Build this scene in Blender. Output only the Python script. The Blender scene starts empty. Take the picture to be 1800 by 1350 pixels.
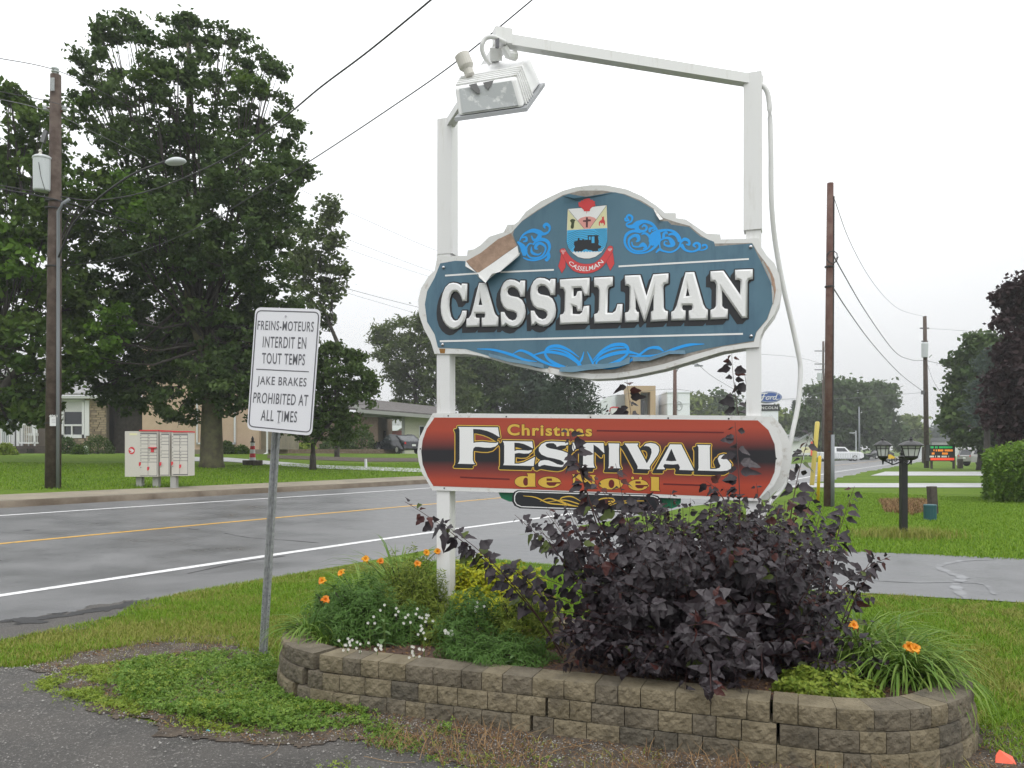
import bpy, math, random
import numpy as np
from mathutils import Vector, Matrix
from mathutils.geometry import delaunay_2d_cdt

rng = np.random.default_rng(7)
random.seed(7)
SC = bpy.context.scene
COL = SC.collection
R = math.radians

# ------------------------------------------------------------------ camera, world, sun, exposure
F, EYE, HOR = 1400.0, 1.5, 790.0          # focal length in photo pixels, eye height, horizon row
cam_d = bpy.data.cameras.new("camera")
cam_d.sensor_width = 36.0
cam_d.lens = F / 1800 * 36.0
cam_d.shift_y = (HOR - 675) / 1800
cam_d.clip_start = 0.05
cam_d.clip_end = 3000
cam = bpy.data.objects.new("camera", cam_d)
cam.location = (0, 0, EYE)
cam.rotation_euler = (R(90), 0, 0)
COL.objects.link(cam)
SC.camera = cam

SUN_EL, SUN_AZ = 55, 20
world = bpy.data.worlds.new("World")
SC.world = world
world.use_nodes = True
wt = world.node_tree
wt.nodes.clear()
def wn(t, **k):
    n = wt.nodes.new(t)
    for a, b in k.items():
        setattr(n, a, b)
    return n
w_out = wn("ShaderNodeOutputWorld")
w_bg = wn("ShaderNodeBackground")
w_sky = wn("ShaderNodeTexSky", sky_type='NISHITA', sun_disc=False)
w_sky.sun_elevation = R(SUN_EL)
w_sky.sun_rotation = R(SUN_AZ)
w_sky.air_density = 2.0
w_sky.dust_density = 6.0
w_hs = wn("ShaderNodeHueSaturation")
w_hs.inputs['Saturation'].default_value = 0.10
w_tc = wn("ShaderNodeTexCoord")
w_sep = wn("ShaderNodeSeparateXYZ")
w_ramp = wn("ShaderNodeMapRange")                 # overcast sky: brighter towards the zenith
w_ramp.inputs['From Min'].default_value = 0.0
w_ramp.inputs['From Max'].default_value = 1.0
w_ramp.inputs['To Min'].default_value = 8.2
w_ramp.inputs['To Max'].default_value = 24.0
w_noise = wn("ShaderNodeTexNoise")
w_noise.inputs['Scale'].default_value = 1.6
w_noise.inputs['Detail'].default_value = 4
w_nm = wn("ShaderNodeMapRange")
w_nm.inputs['From Min'].default_value = 0.3
w_nm.inputs['From Max'].default_value = 0.7
w_nm.inputs['To Min'].default_value = 0.93
w_nm.inputs['To Max'].default_value = 1.06
w_mul = wn("ShaderNodeMath", operation='MULTIPLY')
w_comb = wn("ShaderNodeCombineColor")
w_t1 = wn("ShaderNodeMath", operation='MULTIPLY')
w_t1.inputs[1].default_value = 0.985
w_t2 = wn("ShaderNodeMath", operation='MULTIPLY')
w_t2.inputs[1].default_value = 1.015
w_mix = wn("ShaderNodeMix", data_type='RGBA')
w_mix.inputs[0].default_value = 0.85
L = wt.links.new
L(w_tc.outputs['Generated'], w_sep.inputs[0])
L(w_sep.outputs['Z'], w_ramp.inputs['Value'])
L(w_tc.outputs['Generated'], w_noise.inputs['Vector'])
L(w_noise.outputs['Fac'], w_nm.inputs['Value'])
L(w_ramp.outputs[0], w_mul.inputs[0])
L(w_nm.outputs[0], w_mul.inputs[1])
L(w_mul.outputs[0], w_t1.inputs[0])
L(w_mul.outputs[0], w_t2.inputs[0])
L(w_t1.outputs[0], w_comb.inputs[0])
L(w_mul.outputs[0], w_comb.inputs[1])
L(w_t2.outputs[0], w_comb.inputs[2])
L(w_sky.outputs[0], w_hs.inputs['Color'])
L(w_hs.outputs[0], w_mix.inputs['A'])
L(w_comb.outputs[0], w_mix.inputs['B'])
L(w_mix.outputs['Result'], w_bg.inputs['Color'])
w_bg.inputs['Strength'].default_value = 0.105
L(w_bg.outputs[0], w_out.inputs[0])

sun_d = bpy.data.lights.new("sun", 'SUN')
sun_d.energy = 0.7
sun_d.angle = R(35)
sun_d.color = (1.0, 0.97, 0.93)
sun = bpy.data.objects.new("sun", sun_d)
sun.rotation_euler = (R(90 - SUN_EL), 0, R(180 - SUN_AZ + 0))
COL.objects.link(sun)
sdir = Vector((math.sin(R(SUN_AZ)) * math.cos(R(SUN_EL)), -math.cos(R(SUN_AZ)) * math.cos(R(SUN_EL)), math.sin(R(SUN_EL))))
sun.rotation_euler = sdir.to_track_quat('Z', 'Y').to_euler()
w_sky.sun_rotation = math.atan2(sdir.x, sdir.y)

vs = SC.view_settings
vs.view_transform = 'Standard'
vs.look = 'None'
vs.exposure = 0.0
vs.gamma = 1.0
vs.use_curve_mapping = False
SC.cycles.use_denoising = True
SC.cycles.max_bounces = 6
SC.cycles.transparent_max_bounces = 8
SC.cycles.volume_bounces = 0

# ------------------------------------------------------------------ materials
MATS = {}
def mat(name, col, rough=0.7, col2=None, scale=8.0, bump=0.0, bscale=None, metal=0.0, detail=6,
        transl=0.0, attr=None, spec=None, lo=0.38, hi=0.62, emit=0.0, rough2=None, dirt=None, stretch=None):
    m = bpy.data.materials.new(name)
    m.use_nodes = True
    t = m.node_tree
    b = t.nodes["Principled BSDF"]
    out = t.nodes["Material Output"]
    b.inputs['Roughness'].default_value = rough
    b.inputs['Metallic'].default_value = metal
    b.inputs['Specular IOR Level'].default_value = spec if spec is not None else (.25 if attr else .5)
    b.inputs['Base Color'].default_value = (*col, 1)
    tc = t.nodes.new("ShaderNodeTexCoord")
    src = None
    if col2 is not None:
        mx = t.nodes.new("ShaderNodeMix"); mx.data_type = 'RGBA'
        mx.inputs['A'].default_value = (*col, 1)
        mx.inputs['B'].default_value = (*col2, 1)
        if attr:
            a = t.nodes.new("ShaderNodeAttribute"); a.attribute_name = attr
            t.links.new(a.outputs['Fac'], mx.inputs[0])
        else:
            n = t.nodes.new("ShaderNodeTexNoise")
            n.inputs['Scale'].default_value = scale
            n.inputs['Detail'].default_value = detail
            n.inputs['Roughness'].default_value = 0.6
            t.links.new(tc.outputs['Object'], n.inputs['Vector'])
            mr = t.nodes.new("ShaderNodeMapRange")
            mr.inputs['From Min'].default_value = lo
            mr.inputs['From Max'].default_value = hi
            t.links.new(n.outputs['Fac'], mr.inputs['Value'])
            t.links.new(mr.outputs[0], mx.inputs[0])
            if rough2 is not None:
                rr = t.nodes.new("ShaderNodeMapRange")
                rr.inputs['To Min'].default_value = rough
                rr.inputs['To Max'].default_value = rough2
                t.links.new(mr.outputs[0], rr.inputs['Value'])
                t.links.new(rr.outputs[0], b.inputs['Roughness'])
        src = mx.outputs['Result']
    if dirt is not None:       # (colour, scale, lo, hi)
        n2 = t.nodes.new("ShaderNodeTexNoise")
        n2.inputs['Scale'].default_value = dirt[1]
        n2.inputs['Detail'].default_value = 7
        n2.inputs['Roughness'].default_value = 0.7
        if stretch:
            mp = t.nodes.new('ShaderNodeMapping'); mp.inputs['Scale'].default_value = (1, 1, stretch)
            t.links.new(tc.outputs['Object'], mp.inputs['Vector']); t.links.new(mp.outputs[0], n2.inputs['Vector'])
        else:
            t.links.new(tc.outputs['Object'], n2.inputs['Vector'])
        m2 = t.nodes.new("ShaderNodeMapRange")
        m2.inputs['From Min'].default_value = dirt[2]
        m2.inputs['From Max'].default_value = dirt[3]
        t.links.new(n2.outputs['Fac'], m2.inputs['Value'])
        mx2 = t.nodes.new("ShaderNodeMix"); mx2.data_type = 'RGBA'
        mx2.inputs['B'].default_value = (*dirt[0], 1)
        t.links.new(m2.outputs[0], mx2.inputs[0])
        if src is not None:
            t.links.new(src, mx2.inputs['A'])
        else:
            mx2.inputs['A'].default_value = (*col, 1)
        src = mx2.outputs['Result']
    if src is not None:
        t.links.new(src, b.inputs['Base Color'])
    if bump:
        n = t.nodes.new("ShaderNodeTexNoise")
        n.inputs['Scale'].default_value = bscale or scale * 3
        n.inputs['Detail'].default_value = 5
        t.links.new(tc.outputs['Object'], n.inputs['Vector'])
        bp = t.nodes.new("ShaderNodeBump")
        bp.inputs['Strength'].default_value = min(1.0, bump)
        bp.inputs['Distance'].default_value = 0.012 * max(1, bump)
        t.links.new(n.outputs['Fac'], bp.inputs['Height'])
        t.links.new(bp.outputs[0], b.inputs['Normal'])
    if transl > 0:
        tr = t.nodes.new("ShaderNodeBsdfTranslucent")
        if src is not None:
            t.links.new(src, tr.inputs['Color'])
        else:
            tr.inputs['Color'].default_value = (*col, 1)
        ms = t.nodes.new("ShaderNodeMixShader")
        ms.inputs[0].default_value = transl
        t.links.new(b.outputs[0], ms.inputs[1])
        t.links.new(tr.outputs[0], ms.inputs[2])
        t.links.new(ms.outputs[0], out.inputs[0])
    if emit:
        b.inputs['Emission Color'].default_value = (*col, 1)
        b.inputs['Emission Strength'].default_value = emit
    MATS[name] = m
    return m

mat('white_paint', (.74, .74, .74), .45, dirt=((.50, .48, .43), 11, .55, .80), stretch=.12)
mat('white_board', (.70, .70, .69), .5, dirt=((.42, .38, .33), 14, .56, .74))
mat('letter_white', (.78, .78, .78), .42, dirt=((.62, .59, .46), 5, .62, .74), bump=.15, bscale=60)
mat('blue_vinyl', (.074, .160, .222), .40, (.088, .180, .245), 3.0, dirt=((.035, .085, .15), 5, .50, .78), stretch=.2)
mat('bare_board', (.44, .30, .225), .85, (.34, .23, .17), 18, bump=.3, bscale=60)
mat('bare_grey', (.26, .235, .21), .85, (.36, .33, .30), 22, bump=.3, bscale=60)
mat('print_black', (.016, .017, .022), .4)
mat('print_white', (.80, .80, .80), .4)
mat('bright_blue', (.012, .33, .85), .4)
mat('sky_blue', (.06, .42, .75), .4)
mat('crest_red', (.62, .055, .06), .4)
mat('crest_pink', (.72, .33, .30), .4)
mat('crest_yellow', (.70, .68, .42), .4)
mat('crest_green', (.05, .065, .03), .4)
mat('crest_brown', (.10, .035, .04), .4)
mat('gold', (.62, .40, .055), .4, (.68, .45, .07), 10)
mat('maroon', (.13, .012, .014), .4)
mat('green_board', (.01, .16, .075), .4)
mat('galv', (.27, .28, .29), .5, (.40, .41, .42), 40, metal=.25)
mat('bolt', (.5, .5, .52), .25, metal=1.0)
mat('sign_white', (.72, .72, .76), .35)
mat('sign_grey', (.105, .105, .12), .45)
mat('dark_glass', (.02, .025, .03), .08, spec=.8)
mat('black_iron', (.012, .012, .013), .4, bump=.1, bscale=80)
mat('frosted', (.55, .56, .55), .3)
mat('yellow_plastic', (.75, .50, .02), .45)
mat('yellow_pale', (.62, .50, .12), .5)
mat('wood_pole', (.055, .036, .028), .9, (.10, .075, .06), 5, bump=.5, bscale=40)
mat('wood_red', (.095, .045, .036), .9, (.14, .085, .07), 5, bump=.5, bscale=40)
mat('transformer', (.50, .53, .54), .4, dirt=((.3, .3, .28), 6, .6, .75))
mat('wire', (.03, .03, .032), .6)
mat('wire_grey', (.16, .16, .17), .6)
mat('pvc', (.68, .68, .68), .45)
mat('conduit_grey', (.19, .205, .22), .6)
mat('asphalt', (.105, .106, .110), .26, (.150, .150, .152), .8, bump=.35, bscale=70, lo=.3, hi=.7, rough2=.62,
    dirt=((.19, .19, .19), 70, .55, .68))
mat('asphalt_old', (.045, .041, .037), .5, (.088, .081, .074), 2.2, bump=1.8, bscale=75, rough2=.9,
    dirt=((.27, .255, .235), 75, .56, .64))
mat('asphalt_drive', (.10, .102, .106), .35, (.14, .142, .147), 1.6, bump=.3, bscale=70, rough2=.55,
    dirt=((.2, .2, .2), 110, .6, .7))
mat('tar', (.02, .02, .021), .6, bump=.5, bscale=50)
mat('line_white', (.66, .66, .66), .6, dirt=((.22, .22, .22), 24, .53, .68))
mat('line_yellow', (.58, .33, .05), .6, dirt=((.16, .14, .10), 14, .52, .66))
mat('concrete', (.27, .235, .175), .85, (.20, .175, .135), 1.2, bump=.3, bscale=60)
mat('curb_stone', (.085, .064, .044), .9, (.17, .14, .105), 1.2, bump=.4, bscale=40)
mat('concrete_pale', (.42, .42, .42), .7, (.34, .34, .34), 1.0)
mat('dirt', (.04, .030, .022), .95, (.095, .072, .052), 7, bump=1.8, bscale=45, dirt=((.22, .19, .15), 60, .60, .68))
mat('mulch', (.045, .025, .017), .95, (.11, .065, .045), 30, bump=1.0, bscale=60)
mat('block', (.138, .114, .070), .92, (.205, .172, .112), 7, bump=1.0, bscale=55, dirt=((.07, .06, .045), 5, .56, .75))
mat('block_dark', (.062, .054, .04), .92, (.12, .105, .078), 9, bump=1.0, bscale=55)
mat('block_mid', (.095, .080, .056), .92, (.155, .132, .094), 7, bump=1.0, bscale=55, dirt=((.05, .045, .035), 5, .55, .75))
mat('grass', (.085, .148, .012), .95, (.125, .192, .02), .5, dirt=((.055, .095, .010), 9, .42, .68), bump=1.5, bscale=22, spec=.1)
mat('blade', (.098, .205, .008), .6, (.225, .345, .028), transl=.35, attr='rnd')
mat('blade_dry', (.17, .22, .025), .7, (.33, .31, .09), transl=.3, attr='rnd')
mat('weed', (.075, .165, .02), .55, (.20, .30, .05), transl=.3, attr='rnd')
mat('wood_straw', (.24, .16, .08), .8)
mat('straw', (.13, .065, .03), .8, (.30, .19, .09), transl=.1, attr='rnd')
mat('leaf_maple', (.030, .064, .017), .75, (.105, .160, .042), transl=.32, attr='rnd')
mat('leaf_bright', (.06, .14, .012), .75, (.13, .23, .025), transl=.35, attr='rnd')
mat('leaf_left', (.038, .085, .013), .75, (.11, .17, .028), transl=.28, attr='rnd')
mat('leaf_small', (.036, .072, .012), .75, (.09, .135, .035), transl=.25, attr='rnd')
mat('leaf_willow', (.055, .088, .02), .75, (.12, .155, .05), transl=.28, attr='rnd')
mat('leaf_dark', (.018, .038, .02), .7, (.045, .07, .035), transl=.2, attr='rnd')
mat('leaf_far', (.05, .09, .022), .7, (.08, .12, .045), transl=.25, attr='rnd')
mat('leaf_yellow', (.10, .15, .03), .7, (.17, .21, .05), transl=.25, attr='rnd')
mat('leaf_blue', (.05, .075, .06), .7, (.09, .12, .095), transl=.2, attr='rnd')
mat('leaf_purple', (.022, .012, .014), .6, (.05, .025, .027), transl=.15, attr='rnd')
mat('leaf_hedge', (.08, .165, .015), .6, (.17, .27, .035), transl=.3, attr='rnd')
mat('ninebark', (.013, .0095, .013), .50, (.036, .025, .031), transl=.10, attr='rnd', spec=.4)
mat('ninebark_red', (.06, .02, .02), .4, (.10, .035, .028), transl=.3, attr='rnd')
mat('ninebark_green', (.06, .085, .015), .4, (.10, .13, .03), transl=.3, attr='rnd')
mat('ninebark_one', (.018, .0125, .017), .50, (.034, .023, .029), 9, transl=.10, spec=.6)
mat('stem_red', (.06, .02, .018), .6)
mat('fern', (.065, .145, .024), .7, (.11, .20, .05), transl=.3, attr='rnd')
mat('fern_olive', (.09, .145, .02), .7, (.24, .29, .045), transl=.3, attr='rnd')
mat('golden', (.24, .30, .015), .6, (.55, .52, .03), transl=.3, attr='rnd')
mat('lime', (.14, .22, .025), .6, (.28, .34, .05), transl=.3, attr='rnd')
mat('strap', (.085, .18, .018), .5, (.24, .34, .07), transl=.3, attr='rnd')
mat('broad', (.09, .17, .06), .5, (.15, .24, .09), transl=.3, attr='rnd')
mat('petal_orange', (.75, .22, .01), .5, (.85, .42, .02), 12, transl=.3)
mat('petal_white', (.78, .78, .72), .6, transl=.2)
mat('bark', (.075, .065, .045), .95, (.12, .115, .06), 4, bump=1.0, bscale=18)
mat('bark_dark', (.035, .03, .025), .95, (.06, .052, .045), 4, bump=.8, bscale=18)
mat('stone', (.27, .215, .14), .9, (.36, .29, .20), 2.0, bump=.5, bscale=20)
mat('stone_dark', (.17, .135, .095), .9, (.24, .19, .13), 2.0, bump=.5, bscale=20)
mat('mortar', (.14, .12, .095), .95)
mat('shingle', (.22, .22, .22), .8, (.36, .36, .36), 1.5, dirt=((.14, .14, .14), 9, .5, .7))
mat('shingle_dark', (.085, .078, .075), .9, (.13, .12, .115), 4)
mat('trim_white', (.68, .69, .69), .5)
mat('siding_grey', (.30, .31, .29), .7)
mat('stucco', (.50, .37, .27), .9, (.54, .41, .30), 2, bump=.2, bscale=60)
mat('siding_cream', (.55, .56, .44), .6)
mat('brick_brown', (.16, .11, .08), .9, (.20, .15, .11), 6)
mat('red_wall', (.25, .05, .045), .7)
mat('door_teal', (.16, .22, .21), .5)
mat('mailbox', (.56, .54, .49), .45)
mat('mailbox_shade', (.36, .36, .34), .5)
mat('mail_red', (.58, .035, .05), .45)
mat('car_black', (.012, .013, .02), .12, spec=.8)
mat('car_silver', (.36, .355, .35), .25, metal=.4)
mat('car_white', (.75, .76, .78), .2)
mat('rubber', (.014, .014, .014), .8)
mat('rim', (.5, .5, .5), .3, metal=.8)
mat('light_red', (.5, .02, .02), .2)
mat('dealer_tan', (.42, .30, .18), .7)
mat('dealer_white', (.74, .76, .80), .5)
mat('dealer_grey', (.26, .27, .28), .5)
mat('brand_blue', (.03, .085, .30), .3)
mat('brand_black', (.02, .021, .025), .4)
mat('led_black', (.012, .014, .012), .5)
mat('led_green', (.02, .45, .12), .5, emit=.55)
mat('led_orange', (.95, .30, .03), .5, emit=.65)
mat('led_red', (.95, .07, .02), .5, emit=.8)
mat('led_white', (.6, .65, .6), .5, emit=.4)
mat('teal_box', (.01, .075, .085), .5)
mat('old_wood', (.05, .04, .035), .9, (.08, .065, .055), 10)
mat('rust', (.30, .15, .04), .9)
mat('litter_cyan', (.08, .42, .50), .5)
mat('litter_white', (.6, .6, .58), .6)
mat('flag_red', (.80, .12, .06), .6)
mat('pebble', (.30, .29, .27), .8, (.18, .17, .16), 6)

# painted fade on the lower sign: red - black - red across its height
def fade_material(zc, half):
    m = bpy.data.materials.new('red_fade'); m.use_nodes = True
    t = m.node_tree; b = t.nodes["Principled BSDF"]
    b.inputs['Roughness'].default_value = .38
    tc = t.nodes.new("ShaderNodeTexCoord"); sp = t.nodes.new("ShaderNodeSeparateXYZ")
    t.links.new(tc.outputs['Object'], sp.inputs[0])
    mr = t.nodes.new("ShaderNodeMapRange")
    mr.inputs['From Min'].default_value = zc - half; mr.inputs['From Max'].default_value = zc + half
    t.links.new(sp.outputs['Z'], mr.inputs['Value'])
    r = t.nodes.new("ShaderNodeValToRGB")
    e = r.color_ramp.elements
    red = (.38, .056, .027, 1); mid = (.20, .035, .028, 1); dk = (.014, .013, .018, 1)
    e[0].position = 0; e[0].color = red
    e[1].position = 1; e[1].color = red
    for p, c in ((.13, (.42, .058, .03, 1)), (.27, mid), (.42, dk), (.56, dk), (.70, mid), (.86, (.40, .058, .03, 1))):
        q = e.new(p); q.color = c
    t.links.new(mr.outputs[0], r.inputs[0])
    t.links.new(r.outputs[0], b.inputs['Base Color'])
    MATS['red_fade'] = m

# ------------------------------------------------------------------ geometry helpers
class MB:
    def __init__(s):
        s.v = []; s.f = []
    def add(s, vs_, fs):
        o = len(s.v)
        s.v += [tuple(map(float, p)) for p in vs_]
        s.f += [tuple(i + o for i in q) for q in fs]
        return s
    def box(s, c, size, rz=0.0, rx=0.0, ry=0.0):
        M = Matrix.Translation(c) @ Matrix.Rotation(rz, 4, 'Z') @ Matrix.Rotation(rx, 4, 'X') @ Matrix.Rotation(ry, 4, 'Y')
        h = [q / 2 for q in size]
        vs_ = [M @ Vector((x * h[0], y * h[1], z * h[2])) for x in (-1, 1) for y in (-1, 1) for z in (-1, 1)]
        return s.add(vs_, [(0, 1, 3, 2), (4, 6, 7, 5), (0, 4, 5, 1), (2, 3, 7, 6), (0, 2, 6, 4), (1, 5, 7, 3)])
    def box2(s, a, b):
        c = [(p + q) / 2 for p, q in zip(a, b)]
        return s.box(c, [abs(q - p) for p, q in zip(a, b)])
    def tube(s, pts, r, n=8, cap=True):
        pts = [Vector(p) for p in pts]
        rs = r if isinstance(r, (list, tuple)) else [r] * len(pts)
        o = len(s.v)
        up = Vector((0, 0, 1))
        for i, p in enumerate(pts):
            d = (pts[min(i + 1, len(pts) - 1)] - pts[max(i - 1, 0)])
            if d.length < 1e-9:
                d = Vector((0, 0, 1))
            d.normalize()
            a = d.cross(up)
            if a.length < .05:
                a = d.cross(Vector((0, 1, 0)))
            a.normalize(); b_ = d.cross(a)
            for k in range(n):
                t = 2 * math.pi * k / n
                q = p + (a * math.cos(t) + b_ * math.sin(t)) * rs[i]
                s.v.append(tuple(q))
        for i in range(len(pts) - 1):
            for k in range(n):
                a0 = o + i * n + k; a1 = o + i * n + (k + 1) % n
                s.f.append((a0, a1, a1 + n, a0 + n))
        if cap:
            s.f.append(tuple(o + k for k in range(n))[::-1])
            s.f.append(tuple(o + (len(pts) - 1) * n + k for k in range(n)))
        return s
    def lathe(s, c, prof, n=12):
        """profile [(r, z)] round a vertical axis at c"""
        o = len(s.v)
        for r_, z in prof:
            for k in range(n):
                t = 2 * math.pi * k / n
                s.v.append((c[0] + r_ * math.cos(t), c[1] + r_ * math.sin(t), c[2] + z))
        for i in range(len(prof) - 1):
            for k in range(n):
                a0 = o + i * n + k; a1 = o + i * n + (k + 1) % n
                s.f.append((a0, a1, a1 + n, a0 + n))
        s.f.append(tuple(o + k for k in range(n))[::-1])
        s.f.append(tuple(o + (len(prof) - 1) * n + k for k in range(n)))
        return s
    def prism(s, poly3, ext):
        """closed polygon of 3D points pushed by the vector ext"""
        n = len(poly3); e = Vector(ext)
        o = len(s.v)
        s.v += [tuple(p) for p in poly3] + [tuple(Vector(p) + e) for p in poly3]
        s.f.append(tuple(range(o, o + n))[::-1]); s.f.append(tuple(range(o + n, o + 2 * n)))
        for i in range(n):
            j = (i + 1) % n
            s.f.append((o + i, o + j, o + j + n, o + i + n))
        return s

def link(o, parent=None):
    COL.objects.link(o)
    if parent is not None:
        o.parent = parent
    return o

def tag(o, label=None, cat=None, group=None, kind=None):
    if label: o['label'] = label
    if cat: o['category'] = cat
    if group: o['group'] = group
    if kind: o['kind'] = kind
    return o

def build(name, mb, material, parent=None, smooth=False, attr=None, loc=None):
    """one mesh object; world-space vertices are stored relative to the parent (or to loc)"""
    org = Vector(parent_loc(parent)) if parent is not None else Vector(loc or (0, 0, 0))
    me = bpy.data.meshes.new(name)
    if isinstance(mb, MB):
        vs_ = np.array(mb.v, dtype=float).reshape(-1, 3) - np.array(org)
        me.from_pydata(vs_.tolist(), [], mb.f)
    else:
        V, Fc = mb
        fast_mesh(me, np.asarray(V) - np.array(org), Fc)
    if attr is not None:
        a = me.attributes.new('rnd', 'FLOAT', 'FACE')
        a.data.foreach_set('value', np.asarray(attr, dtype=np.float32))
    me.materials.append(MATS[material])
    if smooth:
        me.polygons.foreach_set('use_smooth', [True] * len(me.polygons))
    me.update()
    o = bpy.data.objects.new(name, me)
    link(o, parent)
    if parent is None:
        o.location = org
    return o

def parent_loc(p):
    l = Vector((0, 0, 0))
    while p is not None:
        l += p.location
        p = p.parent
    return l

def fast_mesh(me, V, Fc):
    """Fc: one int array (n,k) or a list of them"""
    if not isinstance(Fc, list):
        Fc = [Fc]
    V = np.asarray(V, dtype=np.float32)
    me.vertices.add(len(V)); me.vertices.foreach_set('co', V.ravel())
    loops = np.concatenate([f.ravel() for f in Fc]).astype(np.int32)
    tot = np.concatenate([np.full(len(f), f.shape[1], dtype=np.int32) for f in Fc])
    start = np.concatenate([[0], np.cumsum(tot)[:-1]]).astype(np.int32)
    me.loops.add(len(loops)); me.loops.foreach_set('vertex_index', loops)
    me.polygons.add(len(tot)); me.polygons.foreach_set('loop_start', start)
    try:
        me.polygons.foreach_set('loop_total', tot)
    except Exception:
        pass
    me.update(calc_edges=True)

def thing(name, label, cat, loc=(0, 0, 0), group=None):
    o = bpy.data.objects.new(name, None)
    o.empty_display_size = .2
    link(o)
    o.location = loc
    return tag(o, label, cat, group)

def copy_tree(o, parent=None):
    c = o.copy(); COL.objects.link(c); c.parent = parent
    for ch in list(o.children):
        copy_tree(ch, c)
    return c

# ------------------------------------------------------------------ the lie of the land
LINE = np.array([(-17.6, -13.1), (-5.23, 8.14), (-3.28, 11.5), (-.5, 15.8), (1.73, 18.9), (8, 29.3), (14.2, 39.8),
                 (20.8, 51.7), (38.3, 80.8), (62, 121), (78, 152), (84, 190), (84, 330)], dtype=float)
_seg = LINE[1:] - LINE[:-1]
_len = np.hypot(_seg[:, 0], _seg[:, 1])
_dir = _seg / _len[:, None]
_cum = np.concatenate([[0], np.cumsum(_len)]) - _len[0]
def road_ns(x, y):
    x = np.atleast_1d(np.asarray(x, float)); y = np.atleast_1d(np.asarray(y, float))
    best = np.full(x.shape, 1e18); N = np.zeros(x.shape); S = np.zeros(x.shape)
    for i in range(len(_len)):
        dx = x - LINE[i, 0]; dy = y - LINE[i, 1]
        t = dx * _dir[i, 0] + dy * _dir[i, 1]
        tc = np.clip(t, 0, _len[i])
        ex = dx - tc * _dir[i, 0]; ey = dy - tc * _dir[i, 1]
        d2 = ex * ex + ey * ey
        side = np.sign(-_dir[i, 1] * dx + _dir[i, 0] * dy)
        m = d2 < best
        best = np.where(m, d2, best)
        N = np.where(m, side * np.sqrt(d2), N)
        S = np.where(m, _cum[i] + tc, S)
    return N, S
def sstep(a, b, x):
    t = np.clip((x - a) / (b - a), 0, 1)
    return t * t * (3 - 2 * t)
CURB = 8.7
def G(x, y):
    n, s = road_ns(x, y)
    fr = 1 - sstep(30, 75, s)
    fl = 1 - sstep(60, 110, s)
    z = .034 * np.clip(n, 0, CURB) * fr
    z = z + np.where(n > CURB, (.13 + .045 * np.clip(n - CURB - .1, 0, 18)) * fl, 0)
    return z
def g(x, y):
    return float(G(x, y)[0])
def gp(px, py, off=0.0):
    """ground point seen at photo pixel px, py"""
    Y = np.concatenate([np.arange(1.5, 60, .05), np.arange(60, 400, .5)])
    zr = EYE - (py - HOR) / F * Y
    X = (px - 900) / F * Y
    d = zr - G(X, Y)
    i = np.argmax(d <= 0) if (d <= 0).any() else len(Y) - 1
    if i > 0:
        t = d[i - 1] / (d[i - 1] - d[i] + 1e-12)
        Yh = Y[i - 1] + t * (Y[i] - Y[i - 1])
    else:
        Yh = Y[i]
    Xh = (px - 900) / F * Yh
    return Vector((Xh, Yh, g(Xh, Yh) + off))
def at(px, py, Y):
    return Vector(((px - 900) / F * Y, Y, EYE + (HOR - py) / F * Y))
def smooth_line(pts, n=6, closed=False):
    """Catmull-Rom through the points"""
    P = [np.array(p, float) for p in pts]
    out = []
    m = len(P)
    rngi = range(m if closed else m - 1)
    for i in rngi:
        p0 = P[(i - 1) % m] if closed or i > 0 else P[0] * 2 - P[1]
        p1 = P[i]; p2 = P[(i + 1) % m]
        p3 = P[(i + 2) % m] if closed or i + 2 < m else P[-1] * 2 - P[-2]
        for k in range(n):
            t = k / n
            out.append(.5 * ((2 * p1) + (-p0 + p2) * t + (2 * p0 - 5 * p1 + 4 * p2 - p3) * t * t + (-p0 + 3 * p1 - 3 * p2 + p3) * t ** 3))
    if not closed:
        out.append(P[-1])
    return out

def in_poly(P, poly):
    x, y = P[:, 0], P[:, 1]
    ins = np.zeros(len(P), bool)
    n = len(poly)
    for i in range(n):
        x1, y1 = poly[i]; x2, y2 = poly[(i + 1) % n]
        if y1 == y2:
            continue
        c = ((y1 > y) != (y2 > y)) & (x < (x2 - x1) * (y - y1) / (y2 - y1) + x1)
        ins ^= c
    return ins

# ------------------------------------------------------------------ the ground
def axis(lims):
    out = []
    for a, b, st in lims:
        out += list(np.arange(a, b, st))
    return np.array(out + [lims[-1][1]])
gx = axis([(-700, -200, 50), (-200, -60, 7), (-60, -30, 1.5), (-30, 14, .5), (14, 60, 1.5), (60, 200, 7), (200, 700, 50)])
gy = axis([(-60, -6, 4), (-6, 45, .5), (45, 100, 1.5), (100, 300, 8), (300, 1500, 80)])
XX, YY = np.meshgrid(gx, gy)
n_, s_ = road_ns(XX.ravel(), YY.ravel())
ZZ = G(XX.ravel(), YY.ravel())
under = (n_ > -1.1) & (n_ < CURB + 1.2)
ZZ = np.where(under, ZZ - .22, ZZ)
V = np.stack([XX.ravel(), YY.ravel(), ZZ], 1)
nx, ny = len(gx), len(gy)
ii = np.arange(ny - 1)[:, None] * nx + np.arange(nx - 1)[None, :]
Fq = np.stack([ii, ii + 1, ii + 1 + nx, ii + nx], -1).reshape(-1, 4)
o = build('ground', (V, Fq), 'grass', smooth=True)
tag(o, kind='structure')

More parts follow.
